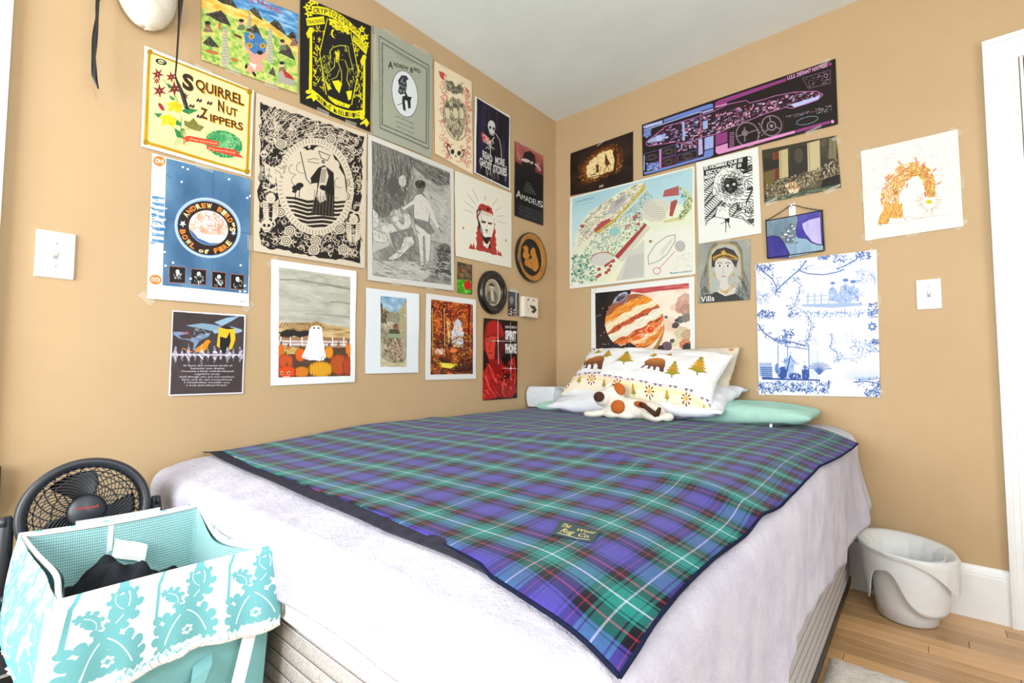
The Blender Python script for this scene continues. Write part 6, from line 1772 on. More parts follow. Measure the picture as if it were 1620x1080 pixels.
a.dabs(420, [(705, 212), (1125, 265), (1125, 560), (705, 600)], ['#8a1c12', '#b83018', '#d05a1c', '#5a140c', '#e08830'], 14, 44, 9, 60, 90)
a.poly(jag(a, [(960, 400), (1000, 430), (1020, 520), (1030, 620), (1020, 690), (930, 690), (890, 600), (920, 500)], 10), '#c9d0dc')
a.dabs(120, [(930, 440), (1010, 440), (1025, 600), (1020, 690), (900, 660)], ['#e8dcc8', '#8fa0cc', '#f2eadc', '#d8a060'], 10, 28, 7, 60, 60)
a.dabs(60, [(860, 440), (900, 440), (890, 640), (870, 640)], ['#f0d8a0', '#e8a850'], 12, 34, 7, 85, 20)
for x0, x1, w_, c in ((820, 850, 18, '#4a1c10'), (905, 895, 7, '#3a2010'), (835, 840, 8, '#e8a070'), (1090, 1070, 16, '#4a1a10'), (720, 715, 14, '#4a2410'), (1110, 1095, 7, '#d86a3a'), (718, 722, 6, '#e0b040')): a.line([(x0, 300), ((x0+x1)/2, 520), (x1, 780)], w_, c)
a.dabs(300, [(705, 600), (1125, 560), (1125, 950), (700, 960)], ['#3a1c10', '#6a3414', '#b8782c', '#241008', '#8a5a20', '#d0a040'], 14, 40, 8, 10, 60)
a.dabs(90, [(800, 850), (960, 870), (900, 900), (820, 890)], ['#e0c41c', '#c8a818', '#f0e050'], 20, 60, 9, 8, 20); a.dabs(40, [(740, 720), (820, 700), (830, 760), (745, 770)], ['#f2e4dc', '#d8b0a0'], 10, 26, 8); a.dabs(24, (890, 700, 960, 745), ['#e0602c', '#f08040'], 14, 30, 10, 10, 20); a.ell(1040, 870, 16, 8, '#c8c0c0')
a.dabs(80, [(1000, 820), (1125, 800), (1125, 950), (900, 960)], ['#1c0c08', '#3a1810'], 20, 50, 10, 10, 30)
a.clipto(None)
post('forest', a, 'forest_print', 'white bordered print of a glowing red autumn forest', tapes=[], rough=0.35)

# 15 small pieces near the corner
a = A('bugred', '#3a3a2c', (710, 360, 3.857), seed=18)
a.field([(50, 215), (135, 228), (135, 325), (50, 318)], [(0, '#33241c'), (0.5, '#5d4a34'), (1, '#8a6c48')], 5, 5, 3); a.field([(50, 315), (135, 322), (135, 405), (50, 400)], [(0, '#2c7a14'), (0.6, '#4aa020'), (1, '#7cc83c')], 4, 4, 5)
a.poly([(88, 345), (100, 325), (120, 322), (134, 345), (130, 375), (105, 380), (92, 365)], '#c81c24'); a.ell(88, 262, 14, 10, '#a8582c', 10); a.line([(60, 235), (105, 270), (132, 310)], 8, '#6a5a44'); a.line([(70, 230), (120, 250)], 4, '#7a7a58')
post('bugred', a, 'small_photo', 'small green photo card with a red flower under the cream print', 'photo', tapes=[], wave=0.002)
a = A('spirit', '#120808', (710, 360, 3.857), seed=19)
a.clipto([(204, 552), (412, 570), (412, 1035), (204, 1052)])
a.field([(204, 552), (412, 570), (412, 1030), (204, 1052)], [(0, '#0d0606'), (1, '#2a0c0c')], 4, 6, 2)
rr = ['#b81c1c', '#d03028', '#7a1010', '#e85040']
a.poly([(215, 625), (225, 580), (265, 562), (310, 580), (335, 640), (330, 740), (310, 800), (330, 840), (330, 900), (290, 1040), (205, 1052), (205, 880), (240, 820), (225, 760), (208, 740), (210, 680)], '#8a1414')
a.poly([(218, 680), (260, 660), (300, 670), (300, 760), (280, 800), (240, 800), (222, 750)], '#d03a30'); a.poly([(228, 640), (230, 585), (270, 565), (315, 590), (332, 650), (300, 640), (260, 650), (225, 670)], '#a81c18'); a.poly([(280, 680), (330, 660), (325, 780), (300, 800), (270, 800)], '#4a0c0c')
a.line([(228, 690), (262, 686)], 6, '#1d0606'); a.ell(250, 692, 8, 5, '#1d0606'); a.line([(236, 765), (262, 762)], 5, '#5a0c0c'); a.line([(250, 700), (240, 740), (252, 742)], 4, '#8a1414')
a.poly([(205, 880), (245, 830), (290, 900), (270, 1040), (205, 1050)], '#b02020'); a.dabs(50, [(205, 880), (245, 830), (310, 900), (290, 1040), (205, 1050)], rr, 20, 60, 7, 70, 25)
a.poly([(315, 850), (345, 835), (395, 780), (400, 830), (405, 900), (410, 1000), (380, 1035), (300, 1035), (285, 960), (310, 900)], '#9c1a18'); a.dabs(70, [(315, 850), (395, 800), (410, 1000), (300, 1035)], rr+['#2a0808'], 14, 44, 7, 80, 35); a.ell(342, 905, 20, 18, '#3a0a0a'); a.ell(335, 905, 6, 5, '#e86050')
W2 = '#e9e4ec'
a.line([(295, 560), (295, 830)], 2.4, W2); a.line([(240, 690), (405, 692)], 2.4, W2); star(a, 296, 690, 15, W2, 4, 0, 0.3); a.line([(372, 575), (372, 930)], 2.2, '#c8b0d0'); a.line([(320, 856), (410, 858)], 2.2, W2); star(a, 370, 857, 15, W2, 4, 0, 0.3); star(a, 374, 692, 7, W2, 4, 0, 0.3)
a.text('LEMON DEMON', (340, 612), (408, 616), 16, '#c8c8c8', 0.02); a.text('SPIRIT', (340, 678), (408, 684), 52, '#dedede', 0.06); a.text('PHONE', (338, 762), (408, 762), 54, '#dedede', 0.06)
a.clipto(None)
post('spirit', a, 'red_album_poster', 'black and red album poster lettered SPIRIT PHONE beneath the black oval frame', tapes=[], rough=0.3, wave=0.005)
a = A('smallphoto', '#2a2c30', (710, 360, 3.857), seed=20)
a.poly([(362, 372), (428, 385), (428, 400), (362, 388)], '#b8bcc0'); a.poly([(404, 395), (414, 397), (414, 510), (404, 510)], '#9aa4b0'); a.poly([(362, 395), (402, 400), (402, 470), (362, 480)], '#4a4e52'); a.ell(380, 440, 12, 22, '#8a8680'); a.dabs(70, [(360, 490), (425, 500), (425, 545), (360, 535)], ['#d8d4d0', '#1c1c20', '#8a6a5a'], 6, 14, 5)
post('smallphoto', a, 'small_photo', 'small dark street photo tucked right of the black oval frame', 'photo', tapes=[(0.5, 0, 5, 0.06)], wave=0.001)
# 16 dark card with a glowing clearing
a = A('treewitch', '#241610', (890, 190, 3.857), seed=21)
a.field([(50, 203), (435, 70), (436, 358), (50, 470)], [(0, '#1a100c'), (1, '#38241a')], 4, 4, 2)
C0 = [(140, 330), (145, 280), (180, 240), (230, 200), (290, 185), (318, 205), (325, 260), (315, 300), (270, 320), (200, 350), (150, 358)]
cen = np.array([235, 275.]); ring0 = [tuple(cen+(np.array(p)-cen)*1.45) for p in C0]
a.poly(jag(a, ring0, 14), '#4a2810'); a.poly(jag(a, [tuple(cen+(np.array(p)-cen)*1.2) for p in C0], 10), '#7a4416')
a.dabs(160, ring0, ['#8a5018', '#5a3010', '#b07828'], 8, 22, 4)
a.poly(jag(a, C0, 6), '#e6cf96'); a.dabs(40, C0, ['#f0dfae', '#d8b46a'], 10, 30, 6)
a.dabs(40, jag(a, C0, 14), ['#6a3c14'], 8, 18, 3)
a.poly([(318, 180), (330, 200), (320, 330), (300, 330), (312, 250), (300, 200)], '#3a2010'); a.line([(310, 215), (340, 190)], 5, '#3a2010'); a.line([(150, 355), (310, 320)], 5, '#3a2010')
a.poly([(255, 200), (266, 235), (285, 270), (262, 285), (250, 270)], '#5a3418'); a.line([(262, 280), (248, 320)], 4, '#5a3418'); a.line([(266, 280), (278, 312)], 4, '#5a3418'); a.ell(206, 285, 9, 13, '#5a3418'); a.poly([(200, 295), (212, 295), (216, 325), (195, 322)], '#5a3418'); a.line([(196, 330), (162, 340)], 6, '#5a3418')
for t in (0.2, 0.5, 0.8): a.ell(215+t*30, 410-t*8, 3, 9, '#b8a890')
post('treewitch', a, 'dark_card', 'small dark brown card with a glowing pale clearing at its centre', tapes=[(0.5, 0, -20, 0.05)], wave=0.002)

# 17 long dark ship cutaway poster
a = A('defiant', '#1f1716', (1000, 80, 4.765), ppm=1400, seed=22)
Mg, Pk, Bl, Lb = '#8a3a7c', '#d08cc0', '#6a80c8', '#9aa8dc'
a.poly([(85, 575), (100, 565), (230, 530), (230, 552), (90, 592)], Lb); a.text('DEFIANT CLASS', (108, 588), (228, 548), 22, '#c0c8f0', 0.03)
a.poly([(238, 522), (580, 408), (608, 405), (612, 432), (240, 545)], Bl); a.poly([(612, 440), (540, 462), (540, 478), (612, 455)], Lb); a.line([(88, 605), (500, 470), (535, 468), (538, 480)], 9, Lb)
a.poly([(622, 440), (625, 400), (650, 380), (1160, 210), (1162, 232), (715, 392), (715, 412), (622, 440)], Mg); a.poly([(630, 425), (715, 402), (715, 412), (630, 437)], Pk)
a.text('U.S.S. DEFIANT NX-74205', (1170, 226), (1474, 122), 30, '#dca0d0', 0.03); a.ell(1492, 104, 14, 14, Mg)
H0 = [(110, 690), (150, 660), (255, 575), (350, 548), (520, 495), (620, 460), (720, 410), (860, 380), (885, 400), (1000, 370), (1080, 345), (1220, 318), (1390, 310), (1440, 335), (1400, 375), (1300, 410), (1200, 440), (1160, 430), (1000, 480), (840, 545), (720, 590), (640, 630), (540, 650), (470, 680), (370, 700), (330, 690), (130, 722), (108, 710)]
a.poly(H0, '#2a1a24')
a.clipto(H0)
for i in range(620):
    t = a.rs.rand(); x = 130+t*1270; yc = 690-(x-130)*0.262; y = yc+a.rs.uniform(-85, 70); w_, h_ = a.rs.choice([8, 12, 18, 26]), a.rs.choice([6, 9, 14])
    c = a.rs.choice(['#b06a9c', '#7a90c8', '#d8a0c8', '#5d3a5c', '#4a5a8c', '#a85a68', '#c8c8e8', '#3a3040'] if x < 620 else ['#c07aa0', '#d89ab8', '#8a4a6a', '#e0b0cc', '#5d3a4a', '#a85a68', '#8a9ac8'])
    sl = -0.27*w_; a.poly([(x, y), (x+w_, y+sl), (x+w_, y+sl+h_), (x, y+h_)], c)
for k in range(7):
    o_ = -70+k*22; a.line([(130, 690+o_), (1400, 690+o_-1270*0.262)], 1.6, '#140c12')
for i in range(46): x = 140+i*28; yc = 690-(x-130)*0.262; a.line([(x, yc-95), (x, yc+85)], 1.4, '#140c12')
a.clipto(None)
a.poly([(120, 700), (118, 680), (150, 665), (200, 640), (255, 630), (250, 665), (180, 690)], Lb); a.ell(205, 665, 26, 22, '#b0bce8'); a.poly([(378, 545), (398, 540), (398, 680), (380, 684)], Lb); a.poly([(532, 540), (570, 528), (570, 590), (534, 598)], Lb)
a.poly([(1195, 410), (1380, 355), (1425, 330), (1395, 378), (1220, 432)], '#b0bce8'); a.poly([(512, 470), (522, 468), (522, 640), (512, 645)], '#9c4a68')
a.line(H0+[H0[0]], 6, Mg); a.line(H0+[H0[0]], 2, '#dca0d0')
for (cx, cy, rx, ry) in ((868, 635, 84, 90), (1050, 570, 76, 76)):
    a.ring(cx, cy, rx, ry, 10, '#7a6a74', -20)
a.ell(848, 625, 24, 24, '#7a6a74'); a.line([(790, 650), (945, 600)], 9, '#7a6a74'); a.line([(845, 580), (850, 690)], 9, '#7a6a74'); a.ring(1050, 572, 32, 32, 9, '#8a7a84'); a.ell(1050, 572, 14, 14, '#8a7a84')
for t in (0.3, 2.4, 4.5): a.line([(1050+32*math.cos(t), 572+32*math.sin(t)), (1050+74*math.cos(t), 572+74*math.sin(t))], 10, '#7a6a74')
a.poly([(628, 640), (716, 612), (716, 692), (628, 720)], Mg); a.poly([(628, 728), (720, 700), (720, 742), (1228, 606), (1230, 626), (690, 775), (650, 785), (630, 770)], Pk); a.poly([(1235, 604), (1490, 532), (1495, 552), (1237, 625)], Mg); a.ell(1512, 540, 13, 13, Pk)
a.poly([(545, 660), (612, 642), (612, 735), (545, 752)], Lb); a.poly([(498, 672), (528, 664), (532, 780), (500, 795)], '#b0a8dc'); a.poly([(545, 760), (612, 742), (612, 790), (590, 805), (230, 905), (110, 935), (95, 935), (92, 920), (225, 888), (540, 800)], Bl)
for k in range(60):
    x = a.rs.uniform(330, 490); y = 705-(x-330)*0.2+a.rs.uniform(0, 60); a.poly([(x, y), (x+12, y-3), (x+12, y+5), (x, y+8)], a.rs.choice([Pk, Lb, '#6a5a8c', '#a85a68']))
for k in range(26):
    x = 735+(k % 3)*12; y = 620+(k//3)*14; a.poly([(x, y), (x+8, y-2), (x+8, y+5), (x, y+7)], '#b87aa8')
for q in ([(95, 780), (205, 750), (205, 835), (95, 862)], [(225, 742), (328, 712), (328, 785), (225, 812)], [(225, 822), (330, 794), (330, 860), (225, 886)], [(345, 790), (490, 752), (490, 808), (345, 845)]): a.border(q, 4, a.rs.choice([Mg, '#5d5a8c'])); c = np.mean(q, 0); a.ring(c[0], c[1], 42, 20, 3, '#6a5a5c', -14); a.ring(c[0], c[1], 26, 12, 2.5, '#8a7074', -14)
a.poly([(90, 792), (98, 790), (98, 905), (90, 908)], Lb); a.poly([(208, 745), (220, 742), (220, 885), (208, 890)], Pk); a.poly([(115, 862), (205, 840), (205, 885), (115, 905)], '#5a70b8'); a.dabs(30, (115, 850, 200, 905), ['#c0d0f0'], 4, 14, 5, -14, 10)
a.poly([(95, 600), (150, 590), (140, 640), (110, 665), (88, 640)], Bl); a.dabs(14, (90, 600, 150, 655), ['#c0d0f0', '#3a3a5c'], 6, 18, 4)
a.border([(1285, 212), (1495, 150), (1495, 250), (1330, 290), (1300, 268)], 3, '#8a7090'); a.dabs(50, [(1295, 215), (1490, 158), (1488, 245), (1335, 282)], ['#d8a0c8', '#6a5a6c', '#b0b0b8'], 5, 18, 3, -15, 30); a.ring(1460, 195, 14, 12, 3, Pk)
a.ring(1320, 532, 84, 26, 3, '#8fb0c8', -14); a.text('defiant systems overview', (1155, 508), (1340, 462), 10, '#8a8088'); a.dabs(60, [(1380, 440), (1505, 415), (1505, 460), (1385, 485)], ['#7a8a98', '#a86a8a', '#9a98a0'], 4, 14, 4, -14, 10); a.dabs(26, [(1155, 500), (1380, 455), (1380, 470), (1160, 515)], [Pk, '#8a9ac8'], 4, 12, 4); a.dabs(20, (945, 540, 990, 670), ['#d8a0c8'], 4, 10, 4)
a.line([(1140, 490), (1140, 620)], 3, '#4a3a40')
post('defiant', a, 'spaceship_poster', 'long black poster of a spaceship cutaway lettered DEFIANT CLASS in pink and blue', tapes=[(0.95, 0, -15, 0.05), (0.9, 1.0, -12, 0.06)], wave=0.003)

# 18 pale map-like view of ruins
a = A('acropolis', '#dde6dd', (890, 190, 3.857), ppm=1400, seed=23)
a.poly([(62, 478), (795, 290), (800, 940), (60, 1010)], '#d8dfc8')
a.field([(62, 478), (795, 290), (798, 500), (500, 560), (300, 620), (62, 780)], [(0, '#9cc4d0'), (0.5, '#b4d4da'), (1, '#c8dfe0')], 3, 3, 2, grad=(0, 1, 0.6))
a.text('ACROPOLIS', (78, 508), (192, 480), 13, '#5a7a8a', 0.0); a.text('PERGAMON', (75, 525), (185, 505), 5, '#8aa0a8'); a.text('reconstruction view', (530, 372), (740, 335), 6, '#8aa8b0')
a.poly([(90, 790), (75, 740), (120, 620), (170, 560), (260, 500), (370, 430), (440, 395), (505, 380), (505, 430), (330, 620), (200, 700), (150, 790)], '#dddcc4')
a.dabs(600, [(90, 780), (120, 620), (260, 500), (440, 400), (500, 390), (330, 610), (200, 690)], ['#b8b8a4', '#e8e6d0', '#9aa08c', '#c8a8a0', '#8a9a84'], 8, 24, 5, -30, 40)
a.poly([(505, 380), (510, 420), (400, 540), (300, 640), (215, 700), (200, 680), (320, 600), (440, 480)], '#b8a84c'); a.dabs(50, [(505, 385), (508, 420), (400, 540), (215, 695), (320, 600)], ['#98883c', '#cfc06a'], 10, 24, 4, 80, 20)
a.poly([(310, 500), (390, 455), (400, 480), (330, 560), (270, 580)], '#b0aeb0'); a.poly([(330, 490), (380, 465), (380, 490), (320, 530)], '#989698')
a.poly([(240, 620), (290, 600), (300, 615), (205, 685), (195, 670)], '#a84c50'); a.ell(125, 648, 14, 10, '#a84c50'); a.poly([(430, 590), (470, 560), (480, 575), (440, 620)], '#a84c50'); a.poly([(380, 660), (415, 630), (420, 645), (385, 675)], '#a85a58'); a.ell(465, 635, 14, 10, '#a84c50')
a.dabs(800, [(200, 700), (400, 560), (520, 430), (560, 470), (500, 600), (330, 760), (250, 800), (130, 800)], ['#7a9a88', '#8a9a8c', '#c8ccb8', '#5a7a68', '#b8a8a8', '#a8b8a8'], 4, 14, 5, -35, 70); a.ell(320, 680, 34, 24, '#8cc0b8', -20)
a.poly([(485, 560), (500, 510), (560, 480), (640, 490), (665, 530), (640, 570), (610, 620), (540, 620), (495, 600)], '#cccabc')
for k in range(6): a.line(a.ellp(600, 500, 110-k*14, 100-k*13, 0, 16, 1.2, 3.3), 3, '#a0a098')
a.poly([(625, 430), (712, 402), (715, 460), (615, 470)], '#a85a58'); a.poly([(665, 500), (700, 485), (705, 500), (675, 590), (655, 585)], '#a04c48'); a.poly([(720, 405), (770, 440), (795, 480), (790, 540), (740, 610), (620, 630), (620, 615), (720, 590), (760, 530), (765, 470)], '#c8c48c')
a.dabs(80, [(720, 410), (795, 490), (780, 560), (700, 620), (740, 520)], ['#5a8a5a', '#3f6a58', '#8aa878'], 6, 18, 6)
a.poly([(320, 830), (505, 630), (520, 640), (345, 850)], '#a03c40'); a.poly([(250, 880), (300, 840), (320, 850), (265, 900)], '#a03c40'); a.poly([(340, 850), (520, 645), (545, 655), (370, 870)], '#c8c8b8'); a.poly([(265, 990), (540, 660), (560, 670), (320, 985)], '#e4e2c4')
a.dabs(180, [(250, 800), (500, 620), (500, 640), (320, 830), (180, 860), (130, 800)], ['#6a9a78', '#8ab090', '#c8ccb0', '#4a7a60'], 6, 16, 5)
a.poly(a.ellp(245, 850, 72, 46, -8, 30, 3.0, 6.4).tolist()+[(310, 850), (250, 890), (185, 885)], '#c8c8c0'); a.line(a.ellp(245, 850, 72, 42, -8, 24, 3.1, 6.1), 5, '#a8604c')
for cx, cy in ((225, 910), (270, 930), (295, 890), (285, 915), (230, 945), (215, 955), (312, 860)): a.poly([(cx-10, cy-6), (cx+10, cy-12), (cx+12, cy+6), (cx-8, cy+12)], '#a84440')
a.dabs(260, [(60, 830), (160, 820), (200, 900), (210, 980), (60, 1005)], ['#3a7a70', '#5a9a84', '#2c5a5c', '#8ab8a0', '#c8d0b8'], 6, 22, 7)
a.poly([(505, 690), (795, 640), (798, 935), (505, 960)], '#dedfd4'); a.poly([(400, 820), (500, 730), (505, 960), (330, 980)], '#c8c9c0')
for i in range(28): a.line([(400-i*1.2, 830+i*5.2), (498, 815+i*5.0)], 1.4, '#9a9a94')
a.line([(570, 760), (640, 710), (690, 700), (690, 740), (640, 820), (590, 860), (530, 880), (525, 830), (570, 760)], 4, '#6a8a78'); a.poly([(600, 800), (670, 720), (680, 730), (610, 830)], '#c8d0c8'); a.line([(590, 910), (690, 800)], 4, '#c87878'); a.ring(580, 920, 22, 20, 5, '#c87878'); a.ell(720, 770, 32, 34, '#b8b8b4')
for k in range(3): a.ring(720, 770, 28-k*9, 30-k*9, 2, '#8a8a88')
a.ell(540, 740, 10, 8, '#8a7a58'); a.text('Restoration', (660, 940), (795, 925), 12, '#3a7a98', 0.02); a.dabs(60, [(700, 830), (795, 800), (795, 910), (640, 920)], ['#b0b4b0', '#c8d0c8'], 6, 30, 2, -8, 8); a.poly([(60, 995), (102, 990), (102, 1010), (60, 1015)], '#e6e6de')
a.border([(50, 475), (812, 282), (818, 945), (48, 1025)], 14, '#e2e4da')
post('acropolis', a, 'ruins_map_poster', 'large pale bird view drawing of ancient ruins with red roofs', tapes=TC, wave=0.004)

# 19 planet print
a = A('jupiter', '#dfe3e2', (930, 430, 7.714), seed=24)
a.field([(100, 258), (560, 215), (500, 700), (330, 1120), (110, 1120)], [(0, '#1a1516'), (0.6, '#2a2122'), (1, '#40302c')], 3, 3, 2)
a.field([(560, 215), (1240, 135), (1258, 950), (1270, 1120), (330, 1120), (500, 600)], [(0, '#e6d6c4'), (0.5, '#ece0d2'), (1, '#d8b8a0')], 3, 3, 4)
a.field([(540, 210), (1240, 135), (1245, 200), (900, 230), (700, 260), (560, 240)], [(0, '#a83c40'), (0.6, '#c0585a'), (1, '#e0a090')], 5, 3, 5)
a.clipto([(100, 258), (1240, 135), (1270, 1130), (106, 1130)])
a.clipto([(100, 258), (1240, 135), (1272, 1130), (106, 1130)])
for i in range(14): p = a.rnd(1, (110, 280, 280, 950))[0]; a.ell(p[0], p[1], 6, 6, '#c8c0b0')
PL = a.ellp(590, 610, 365, 345, -15); base = a.clip.copy()
a.poly(PL, '#e4e0ce')
m = np.zeros_like(base); mk = a.mask([a.M(PL)]); m[mk[1]:mk[3], mk[0]:mk[2]] = mk[4]; a.clip = base & m
for (y0, y1, c) in ((-330, -250, '#9c5a3c'), (-250, -150, '#e08a2c'), (-150, -70, '#ece0bc'), (-70, -10, '#c05a30'), (-10, 100, '#e8e2d0'), (100, 150, '#b84c28'), (150, 210, '#e0703c'), (210, 260, '#ecd0a8'), (260, 400, '#d8842c')):
    P = []
    ca, sa = math.cos(-0.50), math.sin(-0.50)
    def rt(x, y): return (590+x*ca-y*sa, 610+x*sa+y*ca)
    xs_ = np.linspace(-400, 400, 30)
    up_ = [rt(x, y0-0.00035*x*x*(y0/180)+10*math.sin(x*0.03+y0)) for x in xs_]; dn = [rt(x, y1-0.00035*x*x*(y1/180)+10*math.sin(x*0.03+y1)) for x in xs_[::-1]]
    a.poly(up_+dn, c)
def bandreg(y0, y1, x0=-360, x1=360): return [rt(x0, y0), rt(x1, y0), rt(x1, y1), rt(x0, y1)]
a.dabs(60, bandreg(-250, -150), ['#f0b050', '#b8682c', '#e8a040'], 40, 130, 8, -29, 8); a.dabs(70, bandreg(-65, -15, -330, 150), ['#8a2c1c', '#d87840', '#a83c24'], 16, 50, 12, -29, 50); a.dabs(60, bandreg(0, 95), ['#f2eee0', '#c8d0bc', '#e0d8b8'], 40, 140, 8, -29, 8); a.dabs(150, bandreg(100, 330), ['#a83c20', '#e8a058', '#f0dcc0', '#d8602c', '#c8882c'], 24, 100, 9, -29, 20); a.dabs(60, bandreg(-150, -70), ['#f2e8cc', '#d8cc9c'], 40, 120, 8, -29, 8)
a.ell(790, 700, 60, 50, '#e8a060', -30); a.ell(792, 700, 44, 34, '#c84020', -30); a.ell(800, 690, 22, 16, '#e87040', -30); a.ell(870, 595, 26, 18, '#8a4a20', -20)
a.clip = base
a.ell(430, 310, 100, 46, '#8a92b0', -35); a.ell(430, 315, 70, 28, '#4a3c44', -35); a.line([(335, 360), (420, 270), (510, 250)], 8, '#d0d4e0'); a.dabs(20, (360, 260, 520, 380), ['#a8b0cc', '#5d4a50'], 20, 60, 6, -35, 12)
for cx, cy, r in ((755, 515, 13), (858, 442, 11), (978, 550, 20)): a.ell(cx, cy, r, r, '#5a6a68')
a.poly(jag(a, [(340, 860), (420, 900), (540, 860), (620, 920), (660, 960), (700, 1130), (100, 1130), (110, 930)], 14), '#2c2228'); a.dabs(30, [(340, 880), (540, 880), (640, 1000), (360, 1000)], ['#8a7a84', '#4a3a40', '#c8c0c0'], 20, 70, 6, 40, 40)
for cx, cy, r, c in ((1190, 330, 80, '#c8a090'), (1160, 420, 90, '#c09484'), (1210, 460, 80, '#b08478'), (1060, 430, 40, '#e0c4b0'), (1150, 580, 50, '#5a605c'), (1215, 560, 60, '#7a7870'), (1090, 650, 44, '#4a4044'), (1100, 590, 24, '#40383c'), (1160, 740, 90, '#c8bca0'), (1080, 860, 60, '#cdd0a8'), (1220, 760, 70, '#b89c80'), (1200, 880, 70, '#c8785a'), (1225, 920, 60, '#3a3438'), (980, 910, 70, '#6a5460'), (900, 940, 60, '#40343c'), (1050, 840, 30, '#5a4450')):
    a.poly(jag(a, a.ellp(cx, cy, r, r*.85, -30, 12).tolist(), r*.12, 2), c)
    a.dabs(8, a.ellp(cx, cy, r*.7, r*.6, -30, 12), ['#f0e0d0' if c > '#a' else '#8a8080', c], r*.3, r*.8, 6, -50, 30, 0.5)
a.poly([(800, 960), (860, 880), (940, 720), (950, 600), (960, 700), (930, 830), (860, 960)], '#a8803c')
a.clipto(None)
post('jupiter', a, 'planet_print', 'white bordered print of a striped orange planet behind the bear pillow', tapes=[(0.03, 0.03, -45, 0.04)], wave=0.004)

# 20 black and white lettered head
a = A('hombre', '#dfe2df', (1095, 200, 3.724), seed=25)
K2 = '#1b1b1b'; R1 = [(70, 240), (355, 170), (368, 600), (78, 578)]
a.clipto(R1)
for k in range(64):
    y0 = 150+k*8.5; P = []
    for i in range(34):
        x = 60+i*9.8; d = math.hypot(x-232, y0-350); P.append((x, y0-0.22*(x-70)+14*math.sin(x*0.045+k*0.35)+8*math.sin(x*0.1+k)+ (20 if x > 270 else 0)*math.sin(k*0.5)))
    a.line(P, 4.6, K2)
a.poly([(60, 160), (330, 150), (330, 255), (240, 250), (150, 290), (60, 330)], K2)
for t, p, q, h in (('ES HOMBRE QUE SE', (75, 258), (300, 208), 20), ('ESCONDE DE SI', (85, 285), (292, 238), 20), ('MISMO', (75, 314), (152, 292), 22), ('ERES', (285, 478), (362, 470), 24), ('TU', (318, 508), (350, 505), 20)): a.poly([(p[0]-4, p[1]+4), (q[0]+4, q[1]+4), (q[0]+4, q[1]-h-3), (p[0]-4, p[1]-h-3)], K2); a.text(t, p, q, h, '#e2e4e2', 0.04)
a.clipto(None)
a.poly([(150, 470), (225, 480), (225, 530), (300, 540), (350, 575), (368, 600), (375, 640), (60, 640), (78, 575), (110, 550), (140, 530)], '#dfe2df')
a.line([(155, 470), (138, 530), (95, 555), (80, 585)], 4, K2); a.line([(222, 490), (225, 530), (300, 545), (345, 580)], 4, K2); a.line([(120, 530), (200, 545), (205, 560), (170, 575)], 3, K2)
a.ell(230, 350, 98, 106, '#dfe2df', -12); a.ell(135, 385, 14, 26, '#dfe2df'); a.ring(135, 385, 12, 24, 3, K2); a.ell(322, 345, 12, 26, '#dfe2df'); a.ring(322, 345, 10, 24, 3, K2)
n = 900; t = a.rs.uniform(0, 6.283, n); r = a.rs.beta(2.2, 1.5, n); cx, cy = 235+0*r, 350
x = 235+r*95*np.cos(t); y = 352+r*103*np.sin(t); A_ = np.stack([x, y], -1); tt = t+1.5; B_ = A_+np.stack([np.cos(tt), np.sin(tt)], -1)*a.rs.uniform(5, 13, n)[:, None]; keep = a.rs.rand(n) > r**2.5*0.75
a.strokes(A_[keep], B_[keep], 2.4, K2)
a.ell(232, 350, 40, 46, '#201f1f'); a.dabs(120, a.ellp(232, 350, 60, 66), [K2], 6, 16, 4); a.dabs(60, a.ellp(232, 350, 52, 58), ['#8a8c8a'], 4, 10, 1.6)
for ex in (214, 251): a.ell(ex, 350-(ex-214)*.2, 8, 8, '#e8e8e8'); a.ell(ex, 350-(ex-214)*.2, 3, 3, K2)
a.poly([(195, 545), (225, 540), (222, 570), (205, 560), (205, 600), (200, 570)], K2); a.line([(212, 560), (228, 600)], 4, K2); a.line([(205, 560), (200, 625)], 4, K2); a.dabs(24, (150, 440, 225, 500), [K2], 8, 20, 2, 60, 20)
post('hombre', a, 'ink_head_print', 'black and white ink print of a man whose face is a dark hole', tapes=[], wave=0.004)

# 21 crowd scene painting (generic)
a = A('coronation', '#3a3428', (1095, 200, 3.724), seed=26)
a.field([(418, 170), (858, 55), (872, 365), (430, 465)], [(0, '#2c2a20'), (0.6, '#4a4434'), (1, '#6a6248')], 5, 4, 3)
for x0, x1, c in ((520, 575, '#b8aa80'), (690, 760, '#b8ae88'), (480, 515, '#6a3028'), (830, 858, '#3c3a30')):
    s0 = 170-(x0-418)*0.26; a.poly([(x0, s0), (x1, s0-(x1-x0)*.26), (x1+4, s0+150), (x0+4, s0+165)], c); a.line([(x0+10, s0), (x0+14, s0+160)], 3, '#7a6e50')
a.poly([(590, 130), (685, 105), (690, 260), (600, 290)], '#302e28'); a.ell(640, 170, 26, 44, '#4a4438'); a.poly([(425, 210), (520, 190), (520, 240), (428, 262)], '#2a2620'); a.poly([(430, 270), (490, 255), (490, 350), (435, 360)], '#6a5a30')
for i in range(7): a.line([(815+i*6, 70), (812+i*6, 190)], 1.8, '#b8ae80')
a.dabs(900, [(435, 350), (560, 300), (700, 270), (860, 190), (868, 290), (760, 320), (600, 390), (440, 430)], ['#b8ac90', '#8a7858', '#3a2c20', '#a08860', '#6a4a3c', '#c8c0ac', '#2a2a20', '#8a8468', '#4a4434'], 5, 17, 5, 85, 50)
